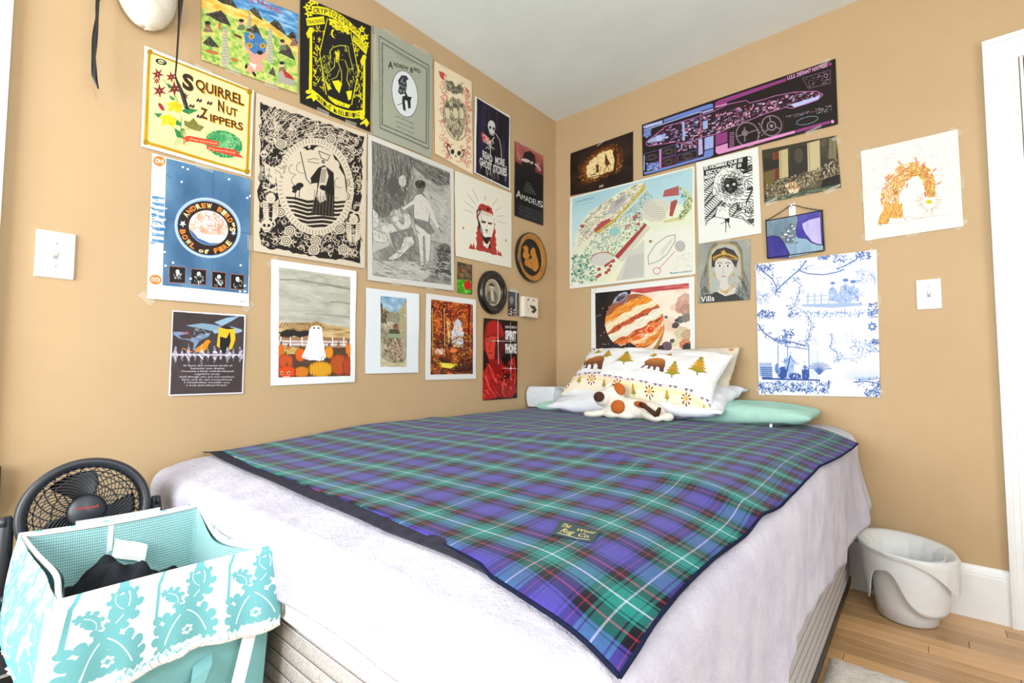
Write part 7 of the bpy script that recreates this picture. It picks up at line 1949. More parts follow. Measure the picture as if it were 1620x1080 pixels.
a.poly([(560, 340), (620, 320), (650, 360), (630, 400), (580, 390)], '#c0a878'); a.dabs(40, [(560, 340), (650, 340), (640, 400), (580, 395)], ['#e8e0cc', '#8a5a3c'], 10, 30, 6, 60, 40); a.poly([(780, 310), (870, 280), (872, 360), (760, 380)], '#1f1e1a'); a.poly([(440, 430), (700, 375), (872, 340), (872, 365), (430, 465)], '#4a5a4c'); a.dabs(60, [(440, 430), (872, 340), (872, 365), (430, 462)], ['#6a7a64', '#2c3a34', '#a89870'], 12, 40, 5, -13, 10)
post('coronation', a, 'crowd_painting_print', 'dark painting print of a robed crowd in a tall pillared hall', tapes=[(1.0, 0.1, 60, 0.04), (0.9, 1.0, -15, 0.06), (0.1, 1.0, -14, 0.05)], rough=0.35, wave=0.003)

# 22 portrait print lettered Villa
a = A('villa', '#989c94', (1095, 200, 3.724), seed=27)
a.field([(35, 690), (345, 665), (345, 1035), (38, 1045)], [(0, '#8a8f88'), (1, '#a4a8a0')], 3, 3, 2)
a.poly([(45, 1040), (55, 900), (90, 800), (100, 740), (130, 690), (200, 672), (270, 680), (300, 730), (305, 840), (345, 940), (342, 1030)], '#6e726c')
a.poly([(100, 960), (95, 800), (115, 730), (150, 700), (200, 690), (255, 700), (285, 750), (290, 860), (300, 960), (250, 1000), (130, 1000)], '#a8aca6')
a.line([(105, 960), (98, 800), (122, 725), (165, 695), (220, 690), (265, 705), (288, 760), (295, 900)], 7, '#b09038'); a.dabs(40, [(48, 1030), (60, 900), (95, 820), (98, 960)], ['#4c504a', '#8a8e88'], 20, 60, 5, 80, 20); a.dabs(50, [(300, 860), (345, 940), (340, 1030), (250, 1030)], ['#3f433e', '#80847e'], 20, 60, 5, 70, 20)
a.poly([(120, 830), (120, 760), (150, 725), (200, 712), (250, 730), (278, 775), (262, 835), (235, 790), (190, 775), (145, 790), (140, 830)], '#3a3030')
a.poly([(140, 800), (160, 780), (200, 776), (235, 790), (248, 830), (240, 880), (215, 910), (215, 935), (265, 955), (240, 1000), (150, 1000), (165, 950), (172, 920), (150, 890), (138, 850)], '#c6c4bc')
for i in range(12): t = i/11; star(a, 132+t*134, 775-24*math.sin(math.pi*t)+t*3, 10, '#c09a2c', 4, i, 0.5)
star(a, 190, 745, 20, '#c8a030', 5, 0, 0.5); a.line([(128, 790), (190, 768), (268, 788)], 5, '#b08c28')
for cx in (168, 215): a.ell(cx, 822, 12, 6, '#e8e6e0'); a.ell(cx, 822, 6, 6, '#2a2422'); a.line([(cx-15, 808), (cx, 802), (cx+15, 808)], 4, '#4a403c')
a.line([(190, 825), (186, 862), (196, 866)], 3, '#9a948c'); a.line([(176, 886), (190, 882), (206, 886)], 5, '#9a7068'); a.poly([(215, 890), (245, 850), (238, 900), (215, 920)], '#a8a69e')
a.line([(165, 955), (200, 975), (262, 920)], 5, '#b8942c'); a.line([(170, 970), (205, 985), (255, 940)], 4, '#a88428'); a.poly([(195, 968), (215, 965), (208, 990)], '#b8942c'); a.ell(136, 875, 6, 12, '#b8942c'); a.ell(250, 875, 5, 12, '#b8942c')
a.poly([(60, 1042), (80, 990), (150, 975), (200, 1000), (260, 985), (320, 1030), (320, 1040)], '#2f312e')
a.text('The Getty', (78, 992), (128, 985), 8, '#d8d8d4', 0.01); a.text('Villa', (54, 1036), (136, 1026), 34, '#e8e8e4', 0.01)
post('villa', a, 'portrait_print', 'grey print of a crowned woman lettered Villa beneath the ink head print', tapes=[(0.5, 0, -6, 0.06), (0.97, 0.05, 60, 0.03)], rough=0.35, wave=0.002)

# 23 white sheet with orange creature drawing
a = A('dragon', '#e4e6de', (1340, 180, 4.909), seed=28)
arc = [(340, 720), (345, 600), (400, 500), (480, 440), (560, 430), (620, 480), (645, 560), (645, 640)]
for n_, cols, w0 in ((90, ['#c8782c', '#d89a40', '#e8b860'], 9), (120, ['#b8502c', '#e0b458', '#8a7a28', '#d8c878', '#c86a3c'], 5)):
    for k in range(len(arc)-1):
        p, q = np.array(arc[k], float), np.array(arc[k+1], float); d = (q-p)/np.linalg.norm(q-p); nn = np.array([-d[1], d[0]])
        wd = [75, 78, 66, 58, 50, 46, 42][k]
        P = [p-nn*wd, q-nn*wd, q+nn*wd*.9, p+nn*wd*.9]
        a.dabs(n_, P, cols, 16, 40, w0, math.degrees(math.atan2(d[1], d[0]))+180, 35, taper=0.2)
a.poly([(300, 700), (430, 700), (440, 800), (390, 815), (330, 810), (320, 850), (240, 862), (262, 790), (285, 740)], '#dca850'); a.dabs(70, [(290, 700), (430, 700), (430, 800), (340, 800), (320, 850), (245, 860)], ['#b87830', '#e8c888', '#a85a28'], 14, 36, 4, 80, 30)
a.line([(262, 780), (245, 850), (320, 855), (330, 800)], 3, '#8a5a30'); a.line([(410, 720), (440, 800), (455, 830)], 5, '#c89048')
a.ell(640, 685, 26, 16, '#d8c030'); a.dabs(16, (620, 672, 662, 700), ['#8a8020', '#f0e060'], 6, 18, 3)
A2 = []; B2 = []
for k in range(130):
    t = a.rs.uniform(-3.3, 0.3); r = a.rs.uniform(0.72, 1.15); c = np.array([490, 560.]); p = c+np.array([300*r*math.cos(t), 290*r*math.sin(t)]); A2.append(p); B2.append(p+np.array([22*math.cos(t), 22*math.sin(t)]))
A2, B2 = np.array(A2), np.array(B2); a.strokes(A2, B2, 2.2, '#a89a98', 1.5)
for k in range(60):
    t = k/60*6.283; r = a.rs.uniform(42, 66); a.line([(640+r*math.cos(t), 685+r*math.sin(t)), (640+(r+a.rs.uniform(18, 70))*math.cos(t)*1.0, 685+(r+a.rs.uniform(10, 50))*math.sin(t)*0.9)], 2.0, ['#c87858', '#8a8078'][k % 2])
for (x, y, t) in ((415, 385, -2.3), (320, 500, -2.8), (280, 660, 2.6), (540, 360, -1.9), (600, 400, -1.2), (680, 440, -0.7), (710, 545, -0.5), (300, 580, 2.9), (470, 555, 1.8)):
    for d in (-0.35, 0, 0.35): a.line([(x-20*math.cos(t), y-20*math.sin(t)), (x+26*math.cos(t+d), y+26*math.sin(t+d))], 4, '#c87060')
a.line([(225, 866), (460, 838), (600, 805), (790, 785)], 2.2, '#9a8f80'); a.line([(455, 830), (470, 798), (520, 812), (600, 805), (605, 770), (635, 738)], 3, '#b09478'); a.line([(660, 800), (655, 770), (665, 730), (675, 798)], 3, '#b09478')
post('dragon', a, 'creature_drawing', 'white sheet with an arched orange furry creature drawing nearest the door casing', tapes=TC+[(1.0, 0.55, 90, 0.05), (0.0, 0.5, 90, 0.05), (0.5, 1.0, -8, 0.04)], wave=0.002)

# 24 blue toile paper
a = A('toile', '#e6e9ee', (1185, 385, 4.235), seed=29)
B1, B2_, B3 = '#2a4c9c', '#5a7ec0', '#a0b6dc'
def leaves(reg, n, cols, L=18, w_=7): a.dabs(n, reg, cols, L*.6, L*1.4, w_, 0, 180, taper=0.3)
def branch(pts, w_, c, n=30, cols=None, R=30):
    a.line(pts, w_, c)
    for p, q in zip(pts, pts[1:]):
        mx, my = (p[0]+q[0])/2, (p[1]+q[1])/2; leaves((mx-R, my-R, mx+R, my+R), n, cols or [B1, B2_, B3], 15, 5)
branch([(180, 330), (215, 290), (280, 230), (340, 180), (390, 115)], 9, B2_, 16, None, 34); branch([(340, 185), (440, 145)], 4, B2_, 5)
branch([(60, 150), (110, 200), (160, 240), (190, 300), (180, 350)], 6, B1, 16, [B1, B2_], 34); leaves((55, 135, 170, 190), 46, [B1, B2_], 20, 8); branch([(300, 235), (350, 280), (335, 350), (300, 430)], 5, B2_, 18)
leaves((55, 340, 150, 400), 30, [B3, B2_], 34, 4); leaves((60, 450, 170, 505), 50, [B1, B2_], 24, 8); leaves((260, 420, 340, 500), 40, [B2_, B3, B1], 26, 6); leaves((55, 320, 100, 420), 20, [B3], 30, 3)
branch([(760, 60), (720, 110), (650, 150), (590, 175)], 9, B2_, 12, None, 26); leaves((455, 70, 545, 105), 30, [B1, B2_], 22, 9); leaves((570, 80, 650, 130), 36, [B1, B2_, B3], 22, 8); leaves((720, 60, 810, 110), 34, [B1, B2_], 22, 9)
a.line([(345, 185), (400, 205), (500, 212), (590, 195), (640, 175)], 8, B2_); a.line([(380, 180), (470, 165), (555, 150)], 3, B3)
leaves((720, 180, 855, 260), 50, [B2_, B3], 30, 5)
for cx, cy, s in ((565, 300, 1.0), (650, 280, 1.2), (700, 290, 1.2)):
    a.poly([(cx-26*s, cy+90), (cx-30*s, cy+20), (cx, cy-10), (cx+32*s, cy+20), (cx+34*s, cy+90)], B3); a.ell(cx, cy-22, 13*s, 15*s, '#c8d4ea'); a.ell(cx, cy-32, 16*s, 9*s, B2_); a.dabs(16, (cx-26*s, cy, cx+28*s, cy+80), [B2_, '#d8e0f0'], 14, 34, 4, 70, 30)
a.ell(640, 370, 60, 40, B3); a.dabs(40, (590, 330, 760, 415), [B2_, '#d0daee'], 14, 40, 4)
for x0 in (400, 445, 490): a.line([(x0, 335), (x0-2, 415)], 9, B3); 
a.line([(380, 360), (540, 350)], 6, B3); a.line([(385, 385), (540, 378)], 5, B3); a.poly([(360, 410), (760, 400), (760, 420), (560, 435), (360, 425)], B3); a.ring(560, 395, 24, 26, 6, B3)
leaves([(330, 440), (500, 465), (800, 440), (850, 480), (700, 490), (500, 500), (400, 490)], 130, [B3, B2_, '#c0cee6'], 26, 7); leaves((800, 400, 860, 500), 40, [B1, B2_], 22, 8); a.ell(828, 560, 24, 22, B2_); a.ell(826, 560, 12, 11, '#e6e9ee'); star(a, 828, 560, 36, B2_, 7, 0, 0.6); a.ell(826, 560, 12, 11, '#e6e9ee')
branch([(400, 490), (420, 540), (415, 600), (400, 650), (380, 690)], 4, B2_, 16, [B1, B2_], 24)
branch([(60, 540), (100, 600), (160, 640), (220, 655), (300, 665), (380, 690)], 7, B1, 16, [B1, B2_], 22); leaves((225, 580, 300, 640), 36, [B1, B2_], 22, 8); leaves((180, 640, 260, 680), 36, [B1, B2_], 20, 7)
for x0 in (197, 262, 405): a.line([(x0, 680), (x0+2, 900)], 6, B2_)
a.line([(240, 690), (405, 712)], 6, B2_); a.poly([(410, 715), (465, 715), (465, 910), (412, 910)], '#d4dcec'); a.line([(465, 720), (465, 905)], 4, B3)
for k in range(6): a.poly([(78+k*2, 830+k*13), (160, 830+k*13), (160, 838+k*13), (76+k*2, 838+k*13)], B1)
a.poly([(70, 800), (155, 800), (158, 900), (72, 890)], B2_, 0.5)
a.poly([(240, 770), (290, 755), (310, 800), (300, 900), (240, 900), (250, 830)], B3); a.ell(282, 740, 12, 14, '#c8d4ea'); a.line([(282, 752), (270, 800), (260, 860)], 8, B1); a.line([(230, 800), (280, 770), (320, 805)], 6, B2_)
a.ell(228, 868, 30, 42, B1); a.ell(310, 890, 40, 22, B1); a.ell(190, 840, 14, 34, B2_); a.poly([(358, 845), (405, 845), (405, 910), (360, 910)], B1); a.ell(380, 832, 14, 14, B2_); a.dabs(50, (190, 780, 400, 910), [B1, '#d8e0f0', B2_], 12, 34, 4, 80, 40)
a.poly([(90, 900), (480, 912), (480, 922), (90, 912)], B1)
for t in np.linspace(-2.6, -0.5, 12): a.line([(475, 880), (475+50*math.cos(t), 870+60*math.sin(t)), (475+95*math.cos(t), 880+85*math.sin(t))], 5, [B1, B2_][int(t*5) % 2])
leaves([(70, 930), (300, 925), (550, 930), (530, 1000), (300, 995), (75, 995)], 220, [B1, B2_, B1, B3], 28, 9)
branch([(555, 610), (560, 650), (545, 700), (590, 730), (600, 770), (570, 800)], 6, B2_, 10, [B3, B2_], 26); branch([(600, 775), (680, 775), (750, 770), (770, 700), (850, 660)], 6, B3, 14, [B3, B2_], 30); leaves((690, 650, 870, 730), 60, [B3, B2_], 30, 6); leaves((820, 640, 870, 680), 16, [B1], 18, 8)
for t in np.linspace(-3.0, -0.3, 22): a.line([(790, 920), (790+150*math.cos(t), 915+80*math.sin(t))], 3, B3)
branch([(700, 930), (790, 925), (875, 940), (840, 1000)], 6, B1, 22, [B1, B2_], 30); leaves((780, 980, 880, 1025), 40, [B1, B2_], 22, 9); leaves((850, 900, 880, 960), 16, [B1], 20, 8)
leaves((640, 590, 700, 640), 12, [B3], 20, 4); leaves((420, 640, 480, 680), 14, [B3], 20, 4)
post('toile', a, 'toile_paper', 'large white paper with blue toile scenes of figures and foliage', tapes=TC+[(0.5, 1.0, 0, 0.05), (1.0, 0.35, 90, 0.05)], wave=0.003)

# ------------------------------------------------------------------ woven label, hamper print, bear print
q = [(0, 0), (100, 0), (100, 60), (0, 60)]
a = Art(q, 0.12, 0.072, '#3c4a4c', 4000, 31)
for t, p0, p1, h in (('The', (8, 26), (30, 22), 16), ('Wool', (46, 26), (88, 22), 12), ('Rug', (16, 44), (46, 44), 17), ('Co.', (58, 46), (86, 44), 15)): a.text(t, p0, p1, h, '#c8b878', 0.01, lean=0.35)
a.line([(12, 50), (40, 52), (62, 55), (90, 51)], 1.8, '#d8d0b0'); a.dabs(20, (8, 10, 92, 54), ['#8a8460'], 2, 5, 0.8)
LABEL_OBJ.data.materials.append(print_material('print_label', a.image('print_label'), 0.85))

def damask(w_, h_, seed, ppm=2600):
    a = Art([(0, 0), (w_*1000, 0), (w_*1000, h_*1000), (0, h_*1000)], w_, h_, '#e9f0f2', ppm, seed)
    T = '#6eb2ba'; Wc = '#e9f0f2'; W_, H_ = w_*1000, h_*1000
    def frond(x, y, ang, L, s=1, cv=0.9):
        """acanthus-like curl with lobes"""
        P = []; n = 16
        for i in range(n+1):
            t = i/n; an = ang+s*cv*2.0*t*t; P.append((x, y)); x += L/n*math.cos(an); y += L/n*math.sin(an)
        for i, (px, py) in enumerate(P):
            t = i/n; r = L*0.115*(0.25+1.25*math.sin(math.pi*min(1, t*0.9+0.08)))
            a.ell(px, py, r, r*0.9, T)
            if i % 3 == 1 and 0 < i < n-1:
                k = P[min(i+1, n)]; dx, dy = k[0]-px, k[1]-py; l = math.hypot(dx, dy)+1e-6
                for sd in (-1, 1): a.ell(px-sd*dy/l*r*1.25, py+sd*dx/l*r*1.25, r*0.62, r*0.5, T, math.degrees(math.atan2(dy, dx))+sd*35)
        a.ell(P[-1][0], P[-1][1], L*0.10, L*0.10, T); a.line(P[3:-2], L*0.022, Wc)
    def flower(x, y, r):
        for i in range(6): t = i*1.047; a.ell(x+r*.62*math.cos(t), y+r*.62*math.sin(t), r*.42, r*.42, T)
        a.ell(x, y, r*.62, r*.62, T)
        for i in range(6): t = i*1.047+0.5; a.ell(x+r*.3*math.cos(t), y+r*.3*math.sin(t), r*.15, r*.12, Wc)
        a.ell(x, y, r*.12, r*.12, T)
    step = 92
    k = 0; x = 8; step = 104
    while x < W_+60:
        frond(x+12, H_*0.95, -1.35, H_*0.62, 1, 0.55); frond(x+44, H_*0.42, -0.6, H_*0.5, -1, 1.0)
        frond(x+80, H_*0.93, -1.9, H_*0.60, -1, 0.5); flower(x+46, H_*0.74, H_*0.15); frond(x+10, H_*0.22, 0.2, H_*0.30, 1, 1.3)
        frond(x+70, H_*0.28, -2.6, H_*0.30, 1, 1.2)
        a.line([(x+2, H_*0.5), (x+6, H_*0.1), (x+16, -5)], H_*0.035, T); a.ell(x+4, H_*0.52, H_*.05, H_*.05, T)
        x += step; k += 1
    # stitched zigzag along the lower hem
    Z = [(i*5.0, H_*(0.965 if i % 2 else 0.90)) for i in range(int(W_/5)+2)]
    a.poly([(0, H_*0.93), (W_, H_*0.93), (W_, H_), (0, H_)], '#9ad2da'); a.line(Z, 1.8, Wc)
    return a
for s_, (w_, h_) in enumerate(((0.30, 0.13), (0.40, 0.12), (0.30, 0.11), (0.42, 0.18))):
    a = damask(w_, h_, 40+s_); cuff_objs[s_].data.materials.append(print_material('print_cuff_%d' % s_, a.image('print_cuff_%d' % s_), 0.85))
    md = cuff_objs[s_].modifiers.new('s', 'SOLIDIFY'); md.thickness = 0.0012

# bear print: coordinates follow the pillow face
a = Art([(330, 60), (1350, 75), (1290, 500), (150, 420)], 0.74, 0.42, '#e6e7ea', 1500, 50)
a.crop(0, 0, 1.0)
a.rect(100, 40, 1420, 80, '#d8b890'); a.dabs(60, (250, 55, 1380, 85), ['#8a5a3c', '#c8874a', '#3c4a6a', '#e8d8b8'], 10, 30, 9)
def bear(x, y, s):
    P = [(-118, 30), (-88, 12), (-80, 0), (-86, -20), (-90, -30), (-70, -45), (-40, -57), (20, -60), (70, -57), (98, -45), (104, -15), (104, 63), (80, 60), (60, 45), (66, 37), (48, 10), (26, 10), (26, 45), (0, 44), (6, 30), (-4, 10), (-24, 10), (-28, 38), (-60, 34), (-44, 20), (-50, 3), (-74, 14), (-90, 32)]
    Q = [(x+px*s, y+py*s) for px, py in P]
    hh = [a.M([(x, y-60*s)])[0][1]/a.Hh, a.M([(x, y+60*s)])[0][1]/a.Hh]
    def col(u, v):
        t = np.clip((v-hh[0])/(hh[1]-hh[0]), 0, 1)[..., None]; return hexc('#b87a3a')*(1-t)**1.5+hexc('#5d3a38')*(1-(1-t)**1.5)
    a.poly(Q, col)
def fir(x, y, s, w_=1.0):
    P = [(0, -62)]
    L_ = []; R_2 = []
    for k in range(5):
        yy = -40+k*22; ww = (22+k*16)*w_; L_ += [(-ww, yy), (-ww*.55, yy+4)]; R_2 += [(ww, yy), (ww*.55, yy+4)]
    P = [(0, -62)]+R_2+[(6, 62), (6, 80), (-6, 80), (-6, 62)]+L_[::-1]
    Q = [(x+px*s, y+py*s) for px, py in P]
    y0 = a.M([(x, y-60*s)])[0][1]/a.Hh; y1 = a.M([(x, y+70*s)])[0][1]/a.Hh
    def col(u, v):
        t = np.clip((v-y0)/(y1-y0), 0, 1)[..., None]; k = np.abs(t-0.5)*2; return hexc('#cc9230')*(1-k)+hexc('#7c8a34')*k
    a.poly(Q, col)
bear(380, 225, 1.0); fir(500, 155, 0.5, 1.1); fir(645, 190, 0.80, 1.1); bear(860, 250, 0.78); fir(850, 175, 0.36); fir(955, 160, 0.28, 1.1); fir(1008, 268, 0.86, 0.85); fir(1180, 220, 0.92, 0.95); fir(410, 122, 0.30, 1.6); fir(285, 160, 0.45, 0.8)
lo = [(150, 318), (280, 290), (400, 305), (520, 335), (640, 355), (780, 375), (920, 385), (1080, 390), (1240, 440), (1300, 470)]
dn = [(x, y+110) for x, y in lo[::-1]]
a.poly(lo+dn, '#e9e0ca'); 
for k in range(7): a.poly([(p[0], p[1]+k*7-6) for p in lo]+[(p[0], p[1]+k*7+1) for p in lo[::-1]], ['#e0ccd6', '#e6cfcf', '#e8d6c6', '#eadfc4', '#eadcb4', '#ead8a8', '#ead8a8'][k], 0.9)
for i in range(13):
    t = i/12*8.6; k = int(t); f = t-k; x = lo[k][0]+(lo[k+1][0]-lo[k][0])*f; y = lo[k][1]+(lo[k+1][1]-lo[k][1])*f
    a.poly([(x, y-6), (x+30, y-4), (x+14, y+12)], '#6a6a8a'); a.poly([(x+34, y-4), (x+66, y-1), (x+50, y+14)], '#6a6a8a')
for i in range(10):
    t = (i+0.45)/10*8.6; k = int(t); f = t-k; x = lo[k][0]+(lo[k+1][0]-lo[k][0])*f; y = lo[k][1]+(lo[k+1][1]-lo[k][1])*f+48
    if i % 2 == 0:
        for j in range(8):
            an = j*0.785; a.poly([(x+12*math.cos(an), y+12*math.sin(an)), (x+32*math.cos(an-0.18), y+32*math.sin(an-0.18)), (x+38*math.cos(an), y+38*math.sin(an)), (x+32*math.cos(an+0.18), y+32*math.sin(an+0.18))], '#8a3c40' if j % 2 else '#5d4a4a')
        a.ell(x, y, 13, 13, '#e0b04a')
    else: fir(x, y, 0.42, 0.6)
k = NT('bear_print', 0.85, None, 0.1)
uv = k.n('ShaderNodeTexCoord'); t = k.n('ShaderNodeTexImage'); t.image = a.image('print_bear'); t.extension = 'EXTEND'
k.l(uv.outputs['UV'], t.inputs['Vector']); k.base(t.outputs['Color']); k.bump(k.noise(uv.outputs['Object'], 14, 4), 0.35, 0.01)
BEAR.data.materials.append(k.m)
# ------------------------------------------------------------------ oval plaques on the left wall
ROTL = Matrix(((0, 0, 1), (1, 0, 0), (0, 1, 0)))     # local x->y, y->z, z->+x (out of the left wall)
def oval(name, y, z, prof, mat, parent, ry, n=56):
    """prof: (r, h) with r in units of half width; ry = height/width ratio"""
    return lathe(name, prof, mat, parent, n, (0, 0, 0), sy=ry, ax=ROTL)
M_FRB = plain('black_lacquer', '#14130f', 0.22, 0.6, 0.1, 10)
M_RIM = plain('amber_wood_rim', '#a8702c', 0.4, 0.4, 0.12, 18)
o1 = tag(empty('oval_portrait', (0.001, -0.590, 1.283)), 'black oval frame around a small sepia portrait on the left wall', 'picture frame')
hw = 0.104; ry = 1.11
oval('frame_ring', 0, 0, [(hw*0.62, 0.002), (hw*0.62, 0.014), (hw*0.66, 0.020), (hw*0.72, 0.018), (hw*0.78, 0.028), (hw*0.90, 0.030), (hw*0.98, 0.020), (hw, 0.010), (hw, 0.0), (hw*0.62, 0.0)], M_FRB, o1, ry)
def disc(name, r, ry_, h, parent, mat):
    n = 56; V = [(h, 0, 0)]; UV = [(0.5, 0.5)]
    for i in range(n): t = 2*math.pi*i/n; V.append((h, r*math.cos(t), r*ry_*math.sin(t))); UV.append((0.5+0.5*math.cos(t), 0.5+0.5*math.sin(t)))
    return mesh_obj(name, V, [(0, i+1, (i+1) % n+1) for i in range(n)], mat, parent, False, UV)
a = Art([(230, 305), (330, 305), (330, 485), (230, 485)], 0.13, 0.15, '#a89e88', 2500, 61)
a.ell(280, 395, 48, 86, '#b8ae98'); a.ell(280, 395, 38, 76, '#9a907a'); a.ell(274, 360, 13, 20, '#c8bca4'); a.poly([(258, 345), (275, 334), (292, 346), (290, 356), (260, 356)], '#4a4236'); a.poly([(245, 430), (252, 395), (274, 380), (300, 390), (312, 430), (300, 470), (255, 470)], '#6a6252'); a.poly([(268, 382), (282, 382), (290, 450), (270, 455)], '#c4baa2'); a.line([(262, 370), (286, 374)], 2, '#5a5244'); a.dabs(40, [(245, 430), (312, 430), (300, 470), (255, 470)], ['#4c4538', '#8a8270'], 6, 20, 2.4, 70, 20)
disc('portrait', hw*0.63, ry, 0.010, o1, print_material('print_oval_portrait', a.image('print_oval_portrait'), 0.3))
o2 = tag(empty('oval_plaque', (0.001, -0.265, 1.525)), 'amber rimmed oval plaque with ochre figures on black beside the corner', 'plaque')
hw = 0.135; ry = 1.06
oval('plaque_rim', 0, 0, [(hw*0.74, 0.002), (hw*0.74, 0.014), (hw*0.80, 0.016), (hw*0.92, 0.022), (hw*0.955, 0.022)], M_RIM, o2, ry)
oval('plaque_edge', 0, 0, [(hw*0.955, 0.022), (hw*0.985, 0.024), (hw, 0.018), (hw*0.99, 0.0), (hw*0.7, 0.0)], M_FRB, o2, ry)
a = Art([(425, 60), (575, 60), (575, 305), (425, 305)], 0.21, 0.22, '#17130f', 2200, 62)
oc = '#c07c2a'
a.poly(jag(a, [(450, 125), (468, 110), (480, 125), (485, 160), (500, 175), (498, 140), (510, 112), (528, 118), (535, 150), (548, 190), (555, 240), (530, 270), (500, 255), (470, 245), (455, 235), (462, 205), (445, 185), (452, 150)], 3, 3), oc)
a.ell(520, 155, 14, 16, oc); a.ell(497, 180, 9, 12, '#17130f'); a.ell(487, 193, 5, 5, '#17130f'); a.dabs(46, [(455, 130), (480, 130), (500, 190), (530, 150), (550, 240), (500, 250), (465, 230)], ['#7a4a18', '#2a1a0c', '#d89a44'], 8, 22, 2, 60, 40)
disc('painted_field', hw*0.76, ry, 0.009, o2, print_material('print_plaque', a.image('print_plaque'), 0.35))

# small white block with a dark drawing
wbx = tag(empty('canvas_block', (0.0, -0.289, 1.2325)), 'small white canvas block with a dark drawing nearest the corner', 'picture')
box('block', 0.001, 0.030, -0.064, 0.064, -0.057, 0.057, plain('block_white', '#e2dccf', 0.6), wbx, 0.002)
a = Art([(456, 418), (545, 425), (545, 550), (456, 545)], 0.124, 0.110, '#e0d8c8', 2500, 63)
a.poly([(490, 470), (525, 475), (538, 500), (520, 525), (500, 515), (515, 500), (498, 488)], '#4a3a30'); a.poly([(475, 430), (490, 432), (480, 445)], '#4a3a30'); a.poly([(512, 432), (524, 436), (515, 448)], '#4a3a30'); a.line([(475, 445), (470, 480), (490, 510)], 2, '#8a7a68'); a.dabs(16, (470, 440, 530, 520), ['#a89882'], 8, 20, 1.6)
cf = mesh_obj('drawing', [(0.0306, -0.062, 0.055), (0.0306, 0.062, 0.055), (0.0306, 0.062, -0.055), (0.0306, -0.062, -0.055)], [(0, 3, 2, 1)], print_material('print_block', a.image('print_block'), 0.6), wbx, False, [(0, 1), (1, 1), (1, 0), (0, 0)])

# ------------------------------------------------------------------ stained glass panel on its hook
GX0, GX1, GZ0, GZ1 = 1.187, 1.407, 1.394, 1.5675
sgp = tag(empty('stained_glass_panel', (1.297, -0.012, 1.48)), 'blue stained glass panel with a metal creature hanging by a chain', 'glass panel')
def sp(o):
    o.parent = sgp; o.matrix_parent_inverse = Matrix.Translation((-1.297, 0.012, -1.48)); return o
def glass(name, pts, col, dark):
    k = NT(name, 0.12, None, 0.6)
    v = k.coord('Object', (1, 1, 0.4)); n = k.noise(v, 30, 5)
    k.base(k.ramp(n, [(0.3, dark), (0.7, col)])); k.bump(n, 0.25, 0.003); k.b.inputs['Coat Weight'].default_value = 0.6
    P = [(GX0+(x-440)/335*(GX1-GX0), GZ1-(y-510-(40-(x-440)*0.12))/225*(GZ1-GZ0)) for x, y in pts]
    bm = bmesh.new(); f = bm.faces.new([bm.verts.new((x, -0.010, z)) for x, z in P])
    r = bmesh.ops.extrude_face_region(bm, geom=[f])
    for v_ in [e for e in r['geom'] if isinstance(e, bmesh.types.BMVert)]: v_.co.y -= 0.003
    bmesh.ops.recalc_face_normals(bm, faces=bm.faces[:])
    return sp(bm_obj('glass_piece', bm, k.m)), P
wave1 = [(440, 650), (480, 642), (520, 650), (545, 680), (565, 720), (580, 750), (570, 775)]
r2 = [(632, 525), (636, 560), (625, 600), (622, 640), (632, 660), (680, 665), (710, 690), (740, 702), (774, 705)]
G1 = glass('glass_smoke', [(440, 555), (632, 525), (636, 560), (625, 600), (622, 640), (600, 690), (545, 680), (520, 650), (480, 642), (440, 650)], '#7c98ac', '#566e84')
G2 = glass('glass_cobalt', wave1+[(445, 778)], '#3a389c', '#262a78')
G3 = glass('glass_cobalt_right', [(632, 525), (765, 505), (774, 705), (740, 702), (710, 690), (680, 665), (632, 660), (622, 640), (625, 600), (636, 560)], '#4a44b4', '#2c2c8c')
G4 = glass('glass_sky', [(545, 680), (600, 690), (622, 640), (632, 660), (680, 665), (710, 690), (740, 702), (774, 705), (775, 735), (570, 775), (580, 750), (565, 720)], '#98bcd2', '#7c9cb8')
G5 = glass('glass_glare', [(660, 580), (700, 560), (762, 548), (766, 700), (740, 696), (712, 682), (680, 640), (665, 610)], '#cfc8f0', '#a8a0e0')  # glare on the right cobalt glass, put in as a paler piece
for v_ in G5[0].data.vertices: v_.co.y -= 0.0018
M_LEAD = plain('dark_lead_came', '#2e2a2c', 0.45, 0.5, 0.2, 40, metal=0.5)
def gp(x, y): return (GX0+(x-440)/335*(GX1-GX0), -0.0118, GZ1-(y-510-(40-(x-440)*0.12))/225*(GZ1-GZ0))
fr_ = [gp(440, 552), gp(768, 504), gp(775, 733), gp(446, 779)]
fr_ = [(GX0, -0.0118, GZ1-0.002), (GX1-0.001, -0.0118, GZ1), (GX1+0.002, -0.0118, GZ0), (GX0+0.003, -0.0118, GZ0-0.002)]
for i in range(4):
    p, q = fr_[i], fr_[(i+1) % 4]; sp(tube('frame_came', [p, q], 0.0028, M_LEAD, None, 8))
for P in (wave1[:-1], r2, [(545, 680), (600, 690), (622, 640)], [(580, 750), (572, 775)]): sp(tube('came', [gp(*p) for p in P], 0.0018, M_LEAD, None, 6))
random.seed(9)
M_PEW = plain('pewter', '#9aa2ac', 0.3, 0.6, 0.5, 160, metal=0.7)
bm = bmesh.new()
pts_ = [(600, 590, 20), (580, 620, 22), (560, 640, 22), (545, 655, 18), (590, 650, 24), (575, 670, 20), (610, 610, 18), (570, 600, 14), (560, 690, 8), (590, 690, 9), (620, 690, 9), (635, 685, 8), (605, 670, 14), (540, 630, 12), (625, 580, 10), (600, 575, 10)]
